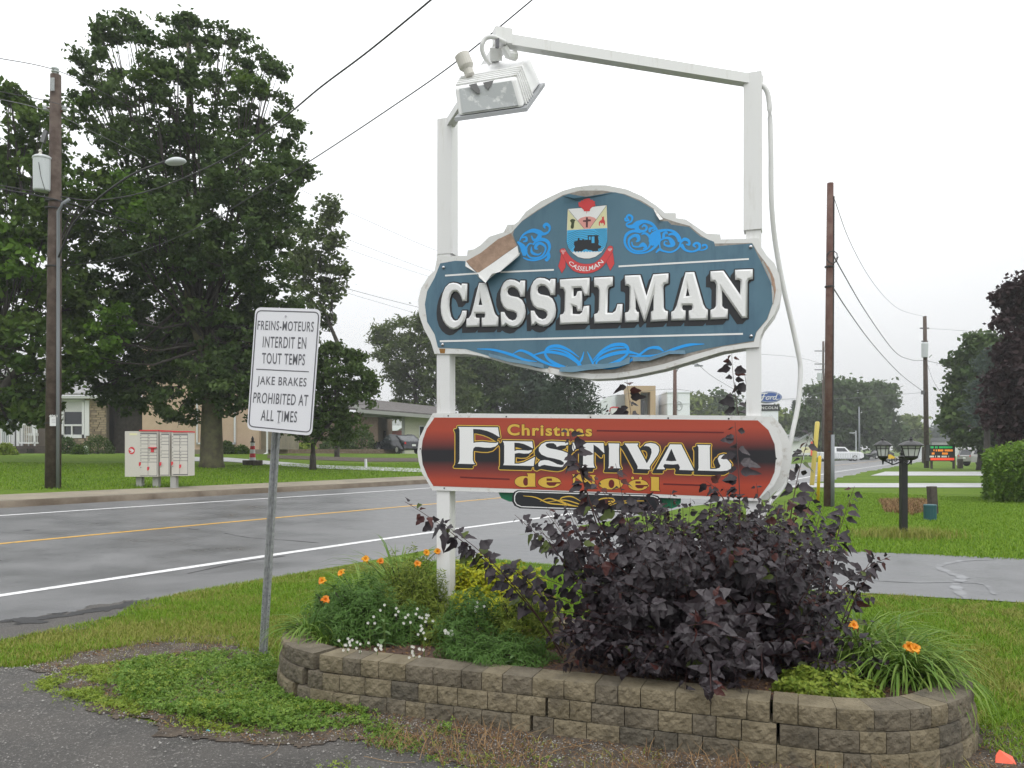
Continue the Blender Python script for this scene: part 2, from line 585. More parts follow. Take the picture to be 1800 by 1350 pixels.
# road strip
cen = []
for i in range(len(_len)):
    k = max(1, int(_len[i] // 1.5))
    for j in range(k):
        cen.append(LINE[i] + _seg[i] * j / k)
cen = np.array(cen)
for _ in range(3):
    cen[1:-1] = (cen[:-2] + 2 * cen[1:-1] + cen[2:]) / 4
tan = np.gradient(cen, axis=0); tan /= np.hypot(tan[:, 0], tan[:, 1])[:, None]
nor = np.stack([-tan[:, 1], tan[:, 0]], 1)
def zr_at(P, n):
    """height with the offset n given exactly (no jumps at the kerb)"""
    _, s = road_ns(P[:, 0], P[:, 1])
    fr = 1 - sstep(30, 75, s); fl = 1 - sstep(60, 110, s)
    z = .034 * np.clip(n, 0, CURB) * fr
    return z + (np.where(n > CURB, .13 + .045 * np.clip(n - CURB - .1, 0, 18), 0)) * fl
def strip(name, offs, material, dz=0.0, lift=None, i0=0, i1=None, jit=None):
    c = cen[i0:i1]; nn = nor[i0:i1]
    rows = []
    for k, of in enumerate(offs):
        o_ = np.full(len(c), float(of))
        if jit and k in jit:
            o_ = o_ + rng.normal(0, jit[k], len(c))
        P = c + nn * o_[:, None]
        z = zr_at(P, o_) + dz + (lift[k] if lift else 0)
        rows.append(np.stack([P[:, 0], P[:, 1], z], 1))
    V = np.concatenate(rows)
    m = len(c)
    f = []
    for k in range(len(offs) - 1):
        a = k * m + np.arange(m - 1)
        f.append(np.stack([a, a + 1, a + 1 + m, a + m], 1)[:, ::-1])
    o = build(name, (V, np.concatenate(f)), material, smooth=True)
    tag(o, kind='structure')
    return o
strip('road', [-1.75, -1.5, -.5, 0, 2, 4, 6, CURB], 'asphalt', dz=.0045, lift=[-.12, 0, 0, 0, 0, 0, 0, 0], jit={0: .10, 1: .07})
strip('edge_line_near', [-.07, .07], 'line_white', dz=.0085, jit={0: .008, 1: .008})
strip('centre_line', [3.58, 3.69], 'line_yellow', dz=.0085)
strip('edge_line_far', [7.22, 7.33], 'line_white', dz=.0085)
k_end = int(np.argmin(abs(cen[:, 1] - 70)))
# kerb face, kerb top, pavement on the far side
strip('kerb', [CURB - .02, CURB, CURB + .02, CURB + .22], 'curb_stone', lift=[0, .02, .0, .0], i1=k_end)
strip('pavement', [CURB + .22, CURB + 1.55], 'concrete', dz=.003, i1=k_end)

def ground_poly(name, pts, material, dz=.012, jitter=0.0, sub=.35, kind='structure', parent=None, label=None, cat=None):
    """flat patch following the ground; pts are ground (x, y)"""
    out = []
    m = len(pts)
    for i in range(m):
        a = np.array(pts[i]); b = np.array(pts[(i + 1) % m])
        d = np.linalg.norm(b - a); k = max(1, min(60, int(d / sub)))
        for j in range(k):
            p = a + (b - a) * j / k
            out.append(p + rng.normal(0, jitter, 2) if jitter else p)
    res = delaunay_2d_cdt([Vector(p) for p in out], [], [list(range(len(out)))], 1, 1e-5)
    P = np.array([tuple(v) for v in res[0]])
    Z = G(P[:, 0], P[:, 1]) + dz
    mb = MB(); mb.v = [(p[0], p[1], z) for p, z in zip(P, Z)]; mb.f = [tuple(t) for t in res[2]]
    o = build(name, mb, material, parent)
    if kind: tag(o, label, cat, kind=kind)
    return o
def px_poly(l):
    return [tuple(gp(a, b)[:2]) for a, b in l]

def rag_patch(name, poly, material, res=.03, amp=.06, freq=5.0, dz=.01, seed=1, keep=None):
    """ragged-edged sheet on the ground"""
    P = np.array(poly); lo, hi = P.min(0) - amp, P.max(0) + amp
    xs = np.arange(lo[0], hi[0], res); ys = np.arange(lo[1], hi[1], res)
    cx, cy = np.meshgrid(xs + res / 2, ys + res / 2); c = np.stack([cx.ravel(), cy.ravel()], 1)
    dx = (vnoise(c, freq, seed) - .5) * 2 * amp + (vnoise(c, freq * 4.3, seed + 1) - .5) * amp
    dy = (vnoise(c, freq, seed + 2) - .5) * 2 * amp + (vnoise(c, freq * 4.3, seed + 3) - .5) * amp
    ok = in_poly(c + np.stack([dx, dy], 1), poly)
    if keep is not None: ok &= keep(c)
    nx_ = len(xs) + 1
    gx_, gy_ = np.meshgrid(np.append(xs, xs[-1] + res), np.append(ys, ys[-1] + res))
    V = np.stack([gx_.ravel(), gy_.ravel(), G(gx_.ravel(), gy_.ravel()) + dz], 1)
    jx = (vnoise(V[:, :2], 1 / res * .7, 4) - .5) * res * .6; V[:, 0] += jx; V[:, 1] += (vnoise(V[:, :2], 1 / res * .6, 6) - .5) * res * .6
    a = (np.arange(len(ys))[:, None] * nx_ + np.arange(len(xs))[None, :]).ravel()[ok]
    Fq = np.stack([a, a + 1, a + 1 + nx_, a + nx_], 1)
    used = np.unique(Fq); mp = np.zeros(len(V), int); mp[used] = np.arange(len(used))
    o = build(name, (V[used], mp[Fq]), material, smooth=True); tag(o, kind='structure')
    return o
def vnoise(q, s, seed=0):
    """cheap smooth value noise 0..1"""
    r = np.random.default_rng(seed); g_ = r.uniform(0, 1, (64, 64))
    x = ((q[:, 0] + 50) * s) % 63; y = ((q[:, 1] + 50) * s) % 63
    i = x.astype(int); j = y.astype(int); fx = x - i; fy = y - j
    fx = fx * fx * (3 - 2 * fx); fy = fy * fy * (3 - 2 * fy)
    i1 = (i + 1) % 64; j1 = (j + 1) % 64
    return (g_[i, j] * (1 - fx) * (1 - fy) + g_[i1, j] * fx * (1 - fy) + g_[i, j1] * (1 - fx) * fy + g_[i1, j1] * fx * fy)
lot = px_poly([(-60, 1172), (60, 1176), (128, 1190), (180, 1245), (300, 1282), (480, 1306), (650, 1296), (760, 1326), (900, 1349)])
lot = [(-9, 5.2)] + lot + [(2.2, 3.2), (2.55, 3.55), (3.05, 3.35), (4.2, 2.9), (9, 2.0), (14, -5), (-14, -5)]
ground_poly('parking_lot', lot, 'asphalt_old', dz=.006, jitter=.012, sub=.06)
dirt = px_poly([(640, 1243), (560, 1215), (500, 1190), (455, 1150), (400, 1118), (300, 1122), (210, 1135), (120, 1152), (60, 1172), (120, 1200),
                (180, 1252), (300, 1290), (480, 1314), (650, 1306), (760, 1336)]) + [(.3, 3.2), (1.6, 2.9), (2.6, 3.3), (3.2, 3.5), (3.0, 4.3), (2.2, 4.3), (1.0, 4.2), (-.6, 4.7)]
rag_patch('bare_soil', dirt, 'dirt', res=.022, amp=.09, dz=.011, seed=3)
crack = px_poly([(0, 1094), (60, 1089), (120, 1079), (175, 1067), (243, 1057), (285, 1056), (240, 1066), (180, 1076), (120, 1088), (60, 1096), (0, 1101)])
rag_patch('broken_edge', crack, 'tar', res=.022, amp=.10, freq=6, dz=.0165, seed=9)
old_sh = px_poly([(-40, 1096), (60, 1088), (130, 1076), (240, 1056), (262, 1060), (248, 1072), (205, 1092), (130, 1106), (50, 1122), (-40, 1137)])
rag_patch('worn_shoulder', old_sh, 'asphalt_old', res=.03, amp=.12, dz=.0125, seed=13)
# driveway to the right of the sign, reaching the road
dw = [(-.1 + 1.3, 15.4), (4.75, 11.7), (7.0, 10.85), (16, 8.6), (40, 3), (40, -1), (16, 5.0), (4.95, 7.75), (3.4, 8.35), (1.7, 9.2), (.3, 9.75), (-1.3, 10.7), (-1.1, 12.2)]
ground_poly('driveway', dw, 'asphalt_drive', dz=.014, jitter=.02, sub=.3)
# salt-pale trickle across the driveway
def ribbon(pts, w, material, name, dz=.018, jit=0.0):
    mb = MB()
    P = [np.array(p[:2]) for p in pts]
    L_ = []; R_ = []
    for i, p in enumerate(P):
        d = P[min(i + 1, len(P) - 1)] - P[max(i - 1, 0)]; d = d / (np.linalg.norm(d) + 1e-9)
        nn = np.array([-d[1], d[0]])
        ww = (w[i] if isinstance(w, (list, tuple)) else w) * (1 + (random.random() - .5) * jit)
        for q, lst in ((p + nn * ww, L_), (p - nn * ww, R_)):
            lst.append((q[0], q[1], g(q[0], q[1]) + dz))
    mb.v = L_ + R_
    m = len(L_)
    mb.f = [(i, i + 1, i + 1 + m, i + m) for i in range(m - 1)]
    o = build(name, mb, material); tag(o, kind='structure')
    return o
mat('pale_stain', (.22, .225, .235), .5, (.13, .132, .137), 6, lo=.35, hi=.6)
ribbon([gp(*p) for p in smooth_line([(1745, 985), (1690, 988), (1650, 998), (1672, 1010), (1692, 1018), (1680, 1030), (1688, 1045), (1702, 1056)], 5)], .055, 'pale_stain', 'dried_trickle', jit=.9)
ribbon([gp(*p) for p in smooth_line([(1530, 1022), (1600, 1026), (1680, 1026), (1730, 1030), (1748, 1048)], 5)], .025, 'pale_stain', 'dried_trickle', jit=.6)
# road cracks
for pl in ([(210, 935), (250, 932), (290, 928), (330, 925)], [(330, 930), (350, 932)], [(395, 938), (440, 946), (500, 950), (560, 955)], [(40, 933), (60, 932)], [(330, 1009), (420, 990), (500, 978)]):
    ribbon([gp(*p) for p in smooth_line(pl, 5)], .022, 'tar', 'road_crack', dz=.007, jit=1.4)
# concrete driveways across the lawns
def cpoly(name, l, m='concrete_pale', dz=.02):
    return ground_poly(name, px_poly(l), m, dz=dz, sub=2.5)
cpoly('concrete_driveway', [(1380, 857.5), (1880, 857.5), (1880, 850), (1410, 850)])
cpoly('concrete_driveway', [(1530, 836.5), (1880, 836.5), (1880, 829.5), (1556, 829.5)])
cpoly('concrete_path', [(300, 803), (400, 805), (560, 818), (736, 824), (900, 829), (900, 835), (738, 830.5), (560, 824), (400, 812), (300, 811)])
cpoly('parched_lawn', [(470, 800), (640, 805), (800, 806), (800, 812), (640, 812), (470, 806)], 'straw_lawn' if 'straw_lawn' in MATS else 'dirt')

# ------------------------------------------------------------------ the welcome sign
PL_ = np.array([-.472, 5.70]); PR_ = np.array([1.518, 5.0])
U2 = (PR_ - PL_) / np.linalg.norm(PR_ - PL_)
U = Vector((U2[0], U2[1], 0)); NRM = Vector((U2[1], -U2[0], 0))      # NRM points at the viewer
RZ = math.atan2(U2[1], U2[0])
FACE = .062                                                           # front face of the boards before the post axis
def sp(px, py, off=0.0):
    """point of the sign's front plane (off metres proud of it) seen at px, py"""
    a = (px - 900) / F
    p0 = Vector((PL_[0], PL_[1], 0)) + NRM * (FACE)
    # a*t, t on the plane: (a t - p0x)*nx + (t - p0y)*ny = 0
    t = (p0.x * NRM.x + p0.y * NRM.y) / (a * NRM.x + NRM.y)
    q = Vector((a * t, t, EYE + (HOR - py) / F * t))
    return q + NRM * off
def region(prims, keep=None):
    """union of closed loops; every prim is a list of loops (even-odd). Returns 2D verts, triangles"""
    vs_, es = [], []
    for pr in prims:
        for lp in pr:
            o = len(vs_); m = len(lp)
            vs_ += [Vector(p) for p in lp]
            es += [(o + i, o + (i + 1) % m) for i in range(m)]
    r = delaunay_2d_cdt(vs_, es, [], 0, 1e-4)
    P = np.array([tuple(v) for v in r[0]]); T = np.array([t for t in r[2] if len(t) == 3], dtype=int).reshape(-1, 3)
    c = P[T].mean(1)
    ok = np.zeros(len(T), bool)
    for pr in prims:
        e = np.zeros(len(T), bool)
        for lp in pr:
            e ^= in_poly(c, lp)
        ok |= e
    return P, T[ok]
def print_on(name, prims, material, off, parent, plane=None):
    plane = plane or sp
    P, T = region(prims)
    mb = MB(); mb.v = [tuple(plane(p[0], p[1], off)) for p in P]; mb.f = [tuple(t) for t in T]
    return build(name, mb, material, parent)
def ribbon_prims(pts, w):
    """quads and round joints along a line, w = width (number, or list tapering along the line)"""
    pr = []
    P = [np.array(p, float) for p in pts]
    m = len(P)
    ws = [np.interp(i / (m - 1), np.linspace(0, 1, len(w)), w) / 2 for i in range(m)] if isinstance(w, (list, tuple)) else [w / 2] * m
    L_, R_ = [], []
    for i, p in enumerate(P):
        d = P[min(i + 1, m - 1)] - P[max(i - 1, 0)]; d = d / (np.linalg.norm(d) + 1e-9)
        nn = np.array([-d[1], d[0]]) * ws[i]
        L_.append(p + nn); R_.append(p - nn)
    for i in range(m - 1):
        pr.append([[tuple(L_[i]), tuple(L_[i + 1]), tuple(R_[i + 1]), tuple(R_[i])]])
    return pr
def disc(c, r, n=8):
    return [[(c[0] + r * math.cos(2 * math.pi * k / n + .2), c[1] + r * math.sin(2 * math.pi * k / n + .2)) for k in range(n)]]
def ell(c, rx, ry, n=20, a0=0, a1=2 * math.pi):
    return [(c[0] + rx * math.cos(a0 + (a1 - a0) * k / n), c[1] + ry * math.sin(a0 + (a1 - a0) * k / n)) for k in range(n)]
def grow(loop, r):
    pr = []
    m = len(loop)
    for i in range(m):
        a = np.array(loop[i]); b = np.array(loop[(i + 1) % m]); d = b - a; l = np.linalg.norm(d)
        if l < 1e-6: continue
        nn = np.array([-d[1], d[0]]) / l * r
        pr.append([[tuple(a + nn), tuple(b + nn), tuple(b - nn), tuple(a - nn)]])
        pr.append(disc(a, r * 1.03, 7))
    return pr
def sweep(loop, dx, dy):
    pr = [[[(x + dx, y + dy) for x, y in loop]]]
    m = len(loop)
    for i in range(m):
        a = loop[i]; b = loop[(i + 1) % m]
        pr.append([[a, b, (b[0] + dx, b[1] + dy), (a[0] + dx, a[1] + dy)]])
    return pr
def Z(l, ox, oy, s):
    return [(ox + x / s, oy + y / s) for x, y in l]
def text_mesh(s, bold=0.0, shear=0.0, spacing=1.0):
    c = bpy.data.curves.new('lettering', 'FONT')
    c.body = s; c.size = 1.0; c.offset = bold; c.shear = shear; c.space_character = spacing
    c.resolution_u = 4
    o = bpy.data.objects.new('lettering', c); COL.objects.link(o)
    dg = bpy.context.evaluated_depsgraph_get(); dg.update()
    me = bpy.data.meshes.new_from_object(o.evaluated_get(dg))
    P = np.array([v.co[:2] for v in me.vertices]); Fc = [tuple(p.vertices) for p in me.polygons]
    bpy.data.objects.remove(o); bpy.data.meshes.remove(me); bpy.data.curves.remove(c)
    return P, Fc
def text_on(name, s, quad, material, off, parent, plane=None, bold=0.0, shear=0.0, warp=None, spacing=1.0):
    """quad = photo pixels of top-left, top-right, bottom-right, bottom-left of the ink"""
    plane = plane or sp
    P, Fc = text_mesh(s, bold, shear, spacing)
    mn, mx_ = P.min(0), P.max(0)
    UV = (P - mn) / (mx_ - mn)
    tl, tr, br, bl = [np.array(q, float) for q in quad]
    mb = MB()
    for u, v in UV:
        if warp:
            q = warp(u, v)
        else:
            q = (tl * (1 - u) + tr * u) * v + (bl * (1 - u) + br * u) * (1 - v)
        mb.v.append(tuple(plane(q[0], q[1], off)))
    mb.f = Fc
    return build(name, mb, material, parent)

sign = thing('town_sign', 'white framed town sign with blue CASSELMAN board above a red festival board', 'sign', (PL_[0], PL_[1], .26))
def up3(p):  # posts: square section along the sign line
    return p
def post(px_top, py_top, px_bot, py_bot, P, w, name='post', z0=None, z1=None):
    mb = MB()
    mb.box((P[0], P[1], (z0 + z1) / 2), (w, w, z1 - z0), rz=RZ)
    return build(name, mb, 'white_paint', sign)
zt_l = EYE + (HOR - 213) * 5.7 / F; zs_l = EYE + (HOR - 449) * 5.7 / F
zt_r = EYE + (HOR - 133) * 5.0 / F; zs_r = EYE + (HOR - 407) * 5.0 / F
post(0, 0, 0, 0, PL_, .100, z0=.1, z1=zs_l)
post(0, 0, 0, 0, PR_, .088, z0=.1, z1=zs_r)
post(0, 0, 0, 0, PL_ + U2 * .012, .112, 'post_sleeve', zs_l + .0, zt_l)
post(0, 0, 0, 0, PR_ + U2 * -.005, .108, 'post_sleeve', zs_r + .0, zt_r)

top_out = [(763.7, 622), (757, 600), (745.5, 579), (736.5, 553), (735, 527), (740, 507), (753, 486), (764, 475.5), (768, 455), (771.5, 450), (821, 449.6), (822, 440),
           (832, 438.7), (844, 431.5), (860, 416), (885.6, 408), (892, 395), (904, 394.7), (911.5, 389), (924.5, 372), (950, 354), (989, 335.5), (1012, 329), (1038, 325.5), (1065.5, 325.7),
           (1102, 333), (1128, 344.6), (1153.7, 361.5), (1169, 374.4), (1187.4, 374.4), (1188, 383.5), (1205.6, 386), (1226, 400), (1242, 410.7), (1265.7, 412),
           (1267, 421), (1309, 419.8), (1332.6, 418), (1337.8, 434), (1348, 449.6), (1361, 462.6), (1370, 483), (1373.5, 507), (1370, 532.6), (1361, 553), (1343, 576.7),
           (1336.5, 592), (1334, 610), (1309, 611.7), (1270, 618), (1218.5, 633.7), (1166.7, 649), (1114.8, 660), (1080, 665), (1040, 666.5), (989, 660.6), (937.4, 649.5),
           (885.6, 637.6), (846.7, 626), (820.7, 622)]
def board(name, loop, material, thick, parent, front=0.0, plane=None):
    plane = plane or sp
    mb = MB()
    P, T = region([[loop]])
    mb.add([plane(p[0], p[1], front) for p in P], [tuple(t) for t in T])
    nv = -NRM * thick
    mb.add([plane(p[0], p[1], front) + nv for p in P], [tuple(t)[::-1] for t in T])
    m = len(loop)
    lf = [plane(p[0], p[1], front) for p in loop]
    mb.add(lf + [q + nv for q in lf], [(i, (i + 1) % m, (i + 1) % m + m, i + m) for i in range(m)])
    return build(name, mb, material, parent)
board('board', top_out, 'white_board', .025, sign)
c0 = np.mean(top_out, 0)
back = [(x + (2.0 if x > 1200 else -1.0), y + .5) for x, y in top_out]
def spb(px, py, off=0.0):
    return sp(px, py, 0) - NRM * (.15 - off)
board('back_board', top_out, 'white_board', .02, sign, plane=spb)
bare = [(774, 464), (821, 459), (846, 444), (875, 421), (899, 409), (918, 388), (945, 369), (989, 343), (1020, 335), (1060, 335), (1098, 341), (1128, 353), (1150, 367), (1166, 383),
        (1190, 391), (1212, 397), (1233, 414), (1257, 428), (1322, 427), (1333, 445), (1346, 462), (1358, 482), (1362, 507), (1359, 532), (1349, 561), (1330, 584), (1325, 601),
        (1270, 609.5), (1218, 624), (1166, 640), (1115, 651), (1080, 656), (1040, 657), (989, 651), (937, 640), (886, 628.5), (848, 617), (820, 613), (772, 612), (764, 588), (751, 566), (747, 535), (751, 512), (764, 488)]
print_on('bare_wood', [[bare]], 'bare_grey', .0006, sign)
print_on('bare_wood', [[[(819, 459.5), (845, 445), (875, 421), (898, 410.5), (909, 431.5), (880, 452), (841, 481)]]], 'bare_board', .0035, sign)
print_on('bare_wood', [[[(1340, 457), (1352, 470), (1361, 490), (1364, 510), (1359, 536), (1355, 515), (1352, 497)]]], 'bare_board', .0012, sign)
vinyl = [(774, 463), (800, 458.5), (818, 459), (824, 467), (841, 481), (880, 453), (909, 432), (902, 412), (904, 404), (917, 390), (945, 371), (966, 358), (989, 345), (1000, 341), (1030, 346), (1060, 341), (1081, 338), (1097, 342), (1125, 354),
         (1148.5, 368), (1161.5, 389), (1174, 389), (1180, 395), (1195, 397), (1211, 399), (1231.5, 416), (1255, 425), (1257, 433), (1322, 428), (1331, 447), (1339, 463), (1356, 499),
         (1358.5, 532.6), (1348, 561), (1329, 584), (1325, 599), (1270, 608), (1242, 613), (1205, 622), (1182, 619), (1177, 622), (1154, 631), (1128, 637), (1111, 626), (1108, 640),
         (1089, 644), (1050, 649), (1033, 650.6), (1010, 654.5), (985, 653), (999.6, 641.5), (992, 645), (973.7, 645), (968.5, 640), (963, 648), (942.6, 646.7), (922, 639), (893, 635),
         (847, 622), (818, 613.5), (770, 611), (764, 587), (751, 566), (747, 535), (751, 512), (764, 488.5)]
print_on('blue_face', [[vinyl]], 'blue_vinyl', .002, sign)
# curled edges of the torn skin
def strip3(name, top, bot, lift_t, lift_b, material, parent):
    mb = MB(); m = len(top)
    mb.v = [tuple(sp(x, y, l)) for (x, y), l in zip(top, lift_t)] + [tuple(sp(x, y, l)) for (x, y), l in zip(bot, lift_b)]
    mb.f = [(i, i + 1, i + 1 + m, i + m) for i in range(m - 1)]
    return build(name, mb, material, parent, smooth=False)
strip3('torn_flap', [(841, 480), (856, 470), (872, 459), (890, 446), (910, 432)], [(845, 490), (859, 497), (880, 480), (900, 466), (915, 451)], [.004, .006, .006, .006, .005], [.03, .045, .05, .045, .03], 'white_board', sign)
strip3('torn_flap', [(845, 490), (859, 497), (880, 480), (900, 466), (915, 451)], [(841, 484), (860, 501), (871, 485), (884, 481), (917, 445)], [.03, .045, .05, .045, .03], [.05, .07, .07, .06, .03], 'white_board', sign)
strip3('torn_flap', [(819, 458.5), (826, 468), (836, 478)], [(820, 469), (828, 474), (838, 479.5)], [.004, .004, .004], [.02, .02, .006], 'white_board', sign)
strip3('torn_flap', [(1149, 368), (1155, 380), (1161, 389)], [(1152, 367), (1158, 376), (1166, 386)], [.004, .02, .03], [.004, .006, .01], 'white_board', sign)
strip3('torn_flap', [(1339, 462), (1348, 480), (1356, 500)], [(1341, 459), (1354, 484), (1357, 500)], [.004, .01, .006], [.02, .03, .02], 'white_board', sign)
strip3('torn_flap', [(1356, 500), (1357, 515), (1358, 533)], [(1359, 505), (1361, 518), (1359, 533)], [.005, .01, .004], [.02, .02, .006], 'white_board', sign)
strip3('torn_flap', [(989, 345), (1010, 350), (1040, 346), (1075, 338)], [(992, 358), (1015, 354), (1045, 347), (1080, 339)], [.006, .02, .012, .004], [.003, .003, .003, .003], 'blue_vinyl', sign)
strip3('torn_flap', [(985, 645), (1010, 644), (1035, 640), (1060, 640), (1090, 636), (1108, 627)], [(985, 654), (1010, 655), (1034, 651), (1060, 649), (1090, 645), (1108, 640)],
       [.004] * 6, [.03, .035, .02, .03, .035, .03], 'blue_vinyl', sign)
strip3('torn_flap', [(860, 621), (893, 630), (922, 634), (955, 640)], [(860, 627), (893, 636), (924, 641), (958, 648)], [.003] * 4, [.015, .02, .025, .02], 'blue_vinyl', sign)
strip3('torn_flap', [(1112, 627), (1140, 628), (1177, 616), (1204, 616)], [(1114, 636), (1142, 635), (1178, 623), (1206, 623)], [.003] * 4, [.03, .025, .025, .015], 'blue_vinyl', sign)
print_on('rust_stain', [[[(772, 613), (783, 613), (782, 621), (774, 621)]]], 'rust', .0012, sign)

# scrollwork
def spiral(cx, cy, r0, r1, a0, turns, n=30, sx=1.0, sy=1.0):
    return [(cx + sx * (r0 + (r1 - r0) * k / n) * math.cos(a0 + turns * 2 * math.pi * k / n),
             cy + sy * (r0 + (r1 - r0) * k / n) * math.sin(a0 + turns * 2 * math.pi * k / n)) for k in range(n + 1)]
S7 = lambda l: Z(l, 890, 370, 13.5)
S8 = lambda l: Z(l, 1085, 365, 10.588)
st = []
def stroke(l, w, n=5):
    global st
    st += ribbon_prims(smooth_line(l, n), w)
stroke(S7([(930, 430), (900, 370), (960, 330), (1030, 390), (1010, 500), (900, 560), (780, 520), (640, 480), (480, 530), (380, 610), (320, 720)]), [1.5, 5, 6, 4, 3, 5, 9, 7, 4, 3, 2])
stroke(S7([(600, 600), (640, 690), (720, 700), (790, 620), (800, 540)]), [2, 4, 6, 8, 6])
stroke(S7([(270, 740), (380, 850), (430, 960), (430, 1080)]), [3, 9, 12, 5])
stroke(S7([(400, 1120), (520, 1170), (680, 1180), (860, 1130), (980, 1020), (1030, 860), (970, 730), (830, 690), (700, 740), (640, 820)]), [2, 3, 3.5, 3, 4, 5, 6, 6, 4, 2])
stroke(S7([(760, 920), (700, 900), (720, 820), (810, 780), (920, 850), (930, 950), (850, 1080), (700, 1130), (560, 1110), (490, 1000), (490, 870), (560, 790), (640, 800)]), [1, 5, 6, 5, 4, 3, 3, 3, 3, 2.5, 3, 3, 1.5])
stroke(S7([(600, 860), (600, 960), (640, 1020), (760, 1050), (840, 1000)]), [1, 4, 5, 3, 1])
stroke(S7([(1000, 1000), (1010, 1100), (960, 1180), (920, 1150)]), [5, 6, 5, 2])
stroke(S7([(360, 650), (470, 640), (480, 720), (400, 740)]), [2, 4, 4, 2])
print_on('scrollwork', st, 'bright_blue', .0035, sign); st = []
stroke(S8([(215, 230), (180, 180), (220, 140), (280, 180), (260, 260), (180, 300), (200, 350), (300, 350), (380, 300), (500, 260), (640, 300), (730, 400), (760, 470)]), [1.5, 4, 4, 4, 3, 3, 4, 8, 10, 6, 5, 4, 3])
stroke(S8([(230, 240), (160, 240), (150, 190)]), [3, 4, 3])
stroke(S8([(460, 370), (500, 330), (550, 370), (520, 430), (430, 440), (370, 400), (360, 330)]), [2, 4, 4, 4, 5, 8, 8])
stroke(S8([(650, 430), (700, 410), (680, 380), (610, 400), (610, 460)]), [2, 3, 3, 5, 4])
stroke(S8([(440, 460), (300, 440), (180, 500), (140, 620), (180, 740), (290, 830), (430, 850), (580, 820), (700, 730), (770, 600), (760, 470)]), [4, 5, 5, 4, 4, 3.5, 3, 3, 5, 8, 8])
stroke(S8([(350, 640), (400, 600), (380, 530), (300, 530), (220, 600), (230, 720), (320, 800), (450, 810), (570, 760), (620, 650), (600, 540), (520, 480), (450, 500)]), [2, 6, 7, 5, 4, 3, 3, 3, 3, 4, 5, 4, 2])
stroke(S8([(270, 640), (300, 720), (400, 730), (480, 690), (540, 740), (480, 770)]), [2, 3, 3, 8, 4, 2])
stroke(S8([(690, 700), (660, 620), (680, 520), (760, 450), (900, 420), (1040, 440), (1140, 520), (1180, 640), (1130, 760), (1000, 830), (860, 810), (790, 780), (720, 840)]), [8, 14, 12, 6, 4, 4, 4, 4, 3, 3, 3, 5, 2])
stroke(S8([(800, 760), (790, 640), (860, 580), (960, 570), (1020, 640), (1040, 690), (960, 720), (880, 690), (890, 630), (940, 640)]), [2, 3, 3, 5, 9, 7, 4, 3, 2, 1])
stroke(S8([(860, 570), (870, 490), (920, 460), (930, 500)]), [5, 5, 3, 2])
stroke(S8([(950, 510), (1040, 490), (1110, 540), (1150, 640)]), [3, 5, 4, 3])
stroke(S8([(1180, 650), (1250, 590), (1330, 620), (1340, 690), (1280, 680)]), [3, 6, 5, 4, 2])
stroke(S8([(1190, 690), (1270, 790), (1400, 820), (1520, 770), (1530, 690), (1470, 660), (1420, 700), (1460, 740)]), [7, 4, 3, 4, 5, 4, 4, 2])
stroke(S8([(1500, 790), (1600, 790), (1670, 750), (1650, 700), (1590, 700), (1600, 730)]), [2, 2, 3, 3.5, 3, 2])
print_on('scrollwork', st, 'bright_blue', .0035, sign)
st = []
S9 = lambda l: Z(l, 820, 590, 4.186)
stroke(S9([(80, 98), (200, 105), (330, 140), (420, 175), (520, 192)]), [1, 4, 5, 4, 1])
stroke(S9([(340, 135), (400, 110), (470, 135), (540, 180), (620, 215), (700, 235)]), [1, 4, 5, 5, 4, 2])
stroke(S9([(340, 140), (420, 180), (500, 190)]), [1, 3, 1])
stroke(S9([(500, 140), (600, 120), (720, 140), (790, 180), (840, 225)]), [2, 5, 5, 4, 2])
stroke(S9([(830, 160), (760, 110), (680, 78), (610, 85), (580, 125), (600, 170), (660, 210), (730, 232)]), [1, 4, 6, 5, 4, 5, 6, 3])
stroke(S9([(580, 110), (650, 100), (740, 125), (820, 190), (850, 230)]), [2, 3, 4, 4, 2])
stroke(S9([(865, 118), (850, 170), (820, 220)]), [1, 4, 3])
stroke(S9([(890, 118), (915, 170), (940, 225)]), [1, 4, 3])
stroke(S9([(930, 180), (1000, 110), (1080, 70), (1160, 68), (1190, 105), (1170, 150), (1100, 195), (1000, 225), (960, 215), (970, 180), (1060, 140), (1180, 120), (1280, 140)]), [1, 4, 6, 6, 5, 4, 6, 4, 3, 4, 6, 6, 2])
stroke(S9([(930, 200), (1000, 130), (1090, 95), (1180, 90)]), [2, 4, 4, 2])
stroke(S9([(940, 235), (1060, 240), (1150, 215), (1260, 150), (1340, 95), (1410, 90), (1450, 115)]), [2, 4, 5, 4, 4, 6, 2])
stroke(S9([(1200, 150), (1320, 150), (1420, 140), (1540, 95), (1640, 68), (1750, 62)]), [2, 3, 4, 5, 5, 1])
print_on('scrollwork', st, 'bright_blue', .0035, sign)
# rules
def rule(a, b, w, material, off=.0036, name='rule_line'):
    print_on(name, ribbon_prims([a, b], w), material, off, sign)
rule((782.7, 484.7), (842, 480.5), 3, 'print_white'); rule((880, 478.5), (974, 474.5), 3, 'print_white')
rule((1087.5, 468.5), (1316.5, 455.5), 3, 'print_white'); rule((773.5, 600), (1306, 587), 3.2, 'print_white')

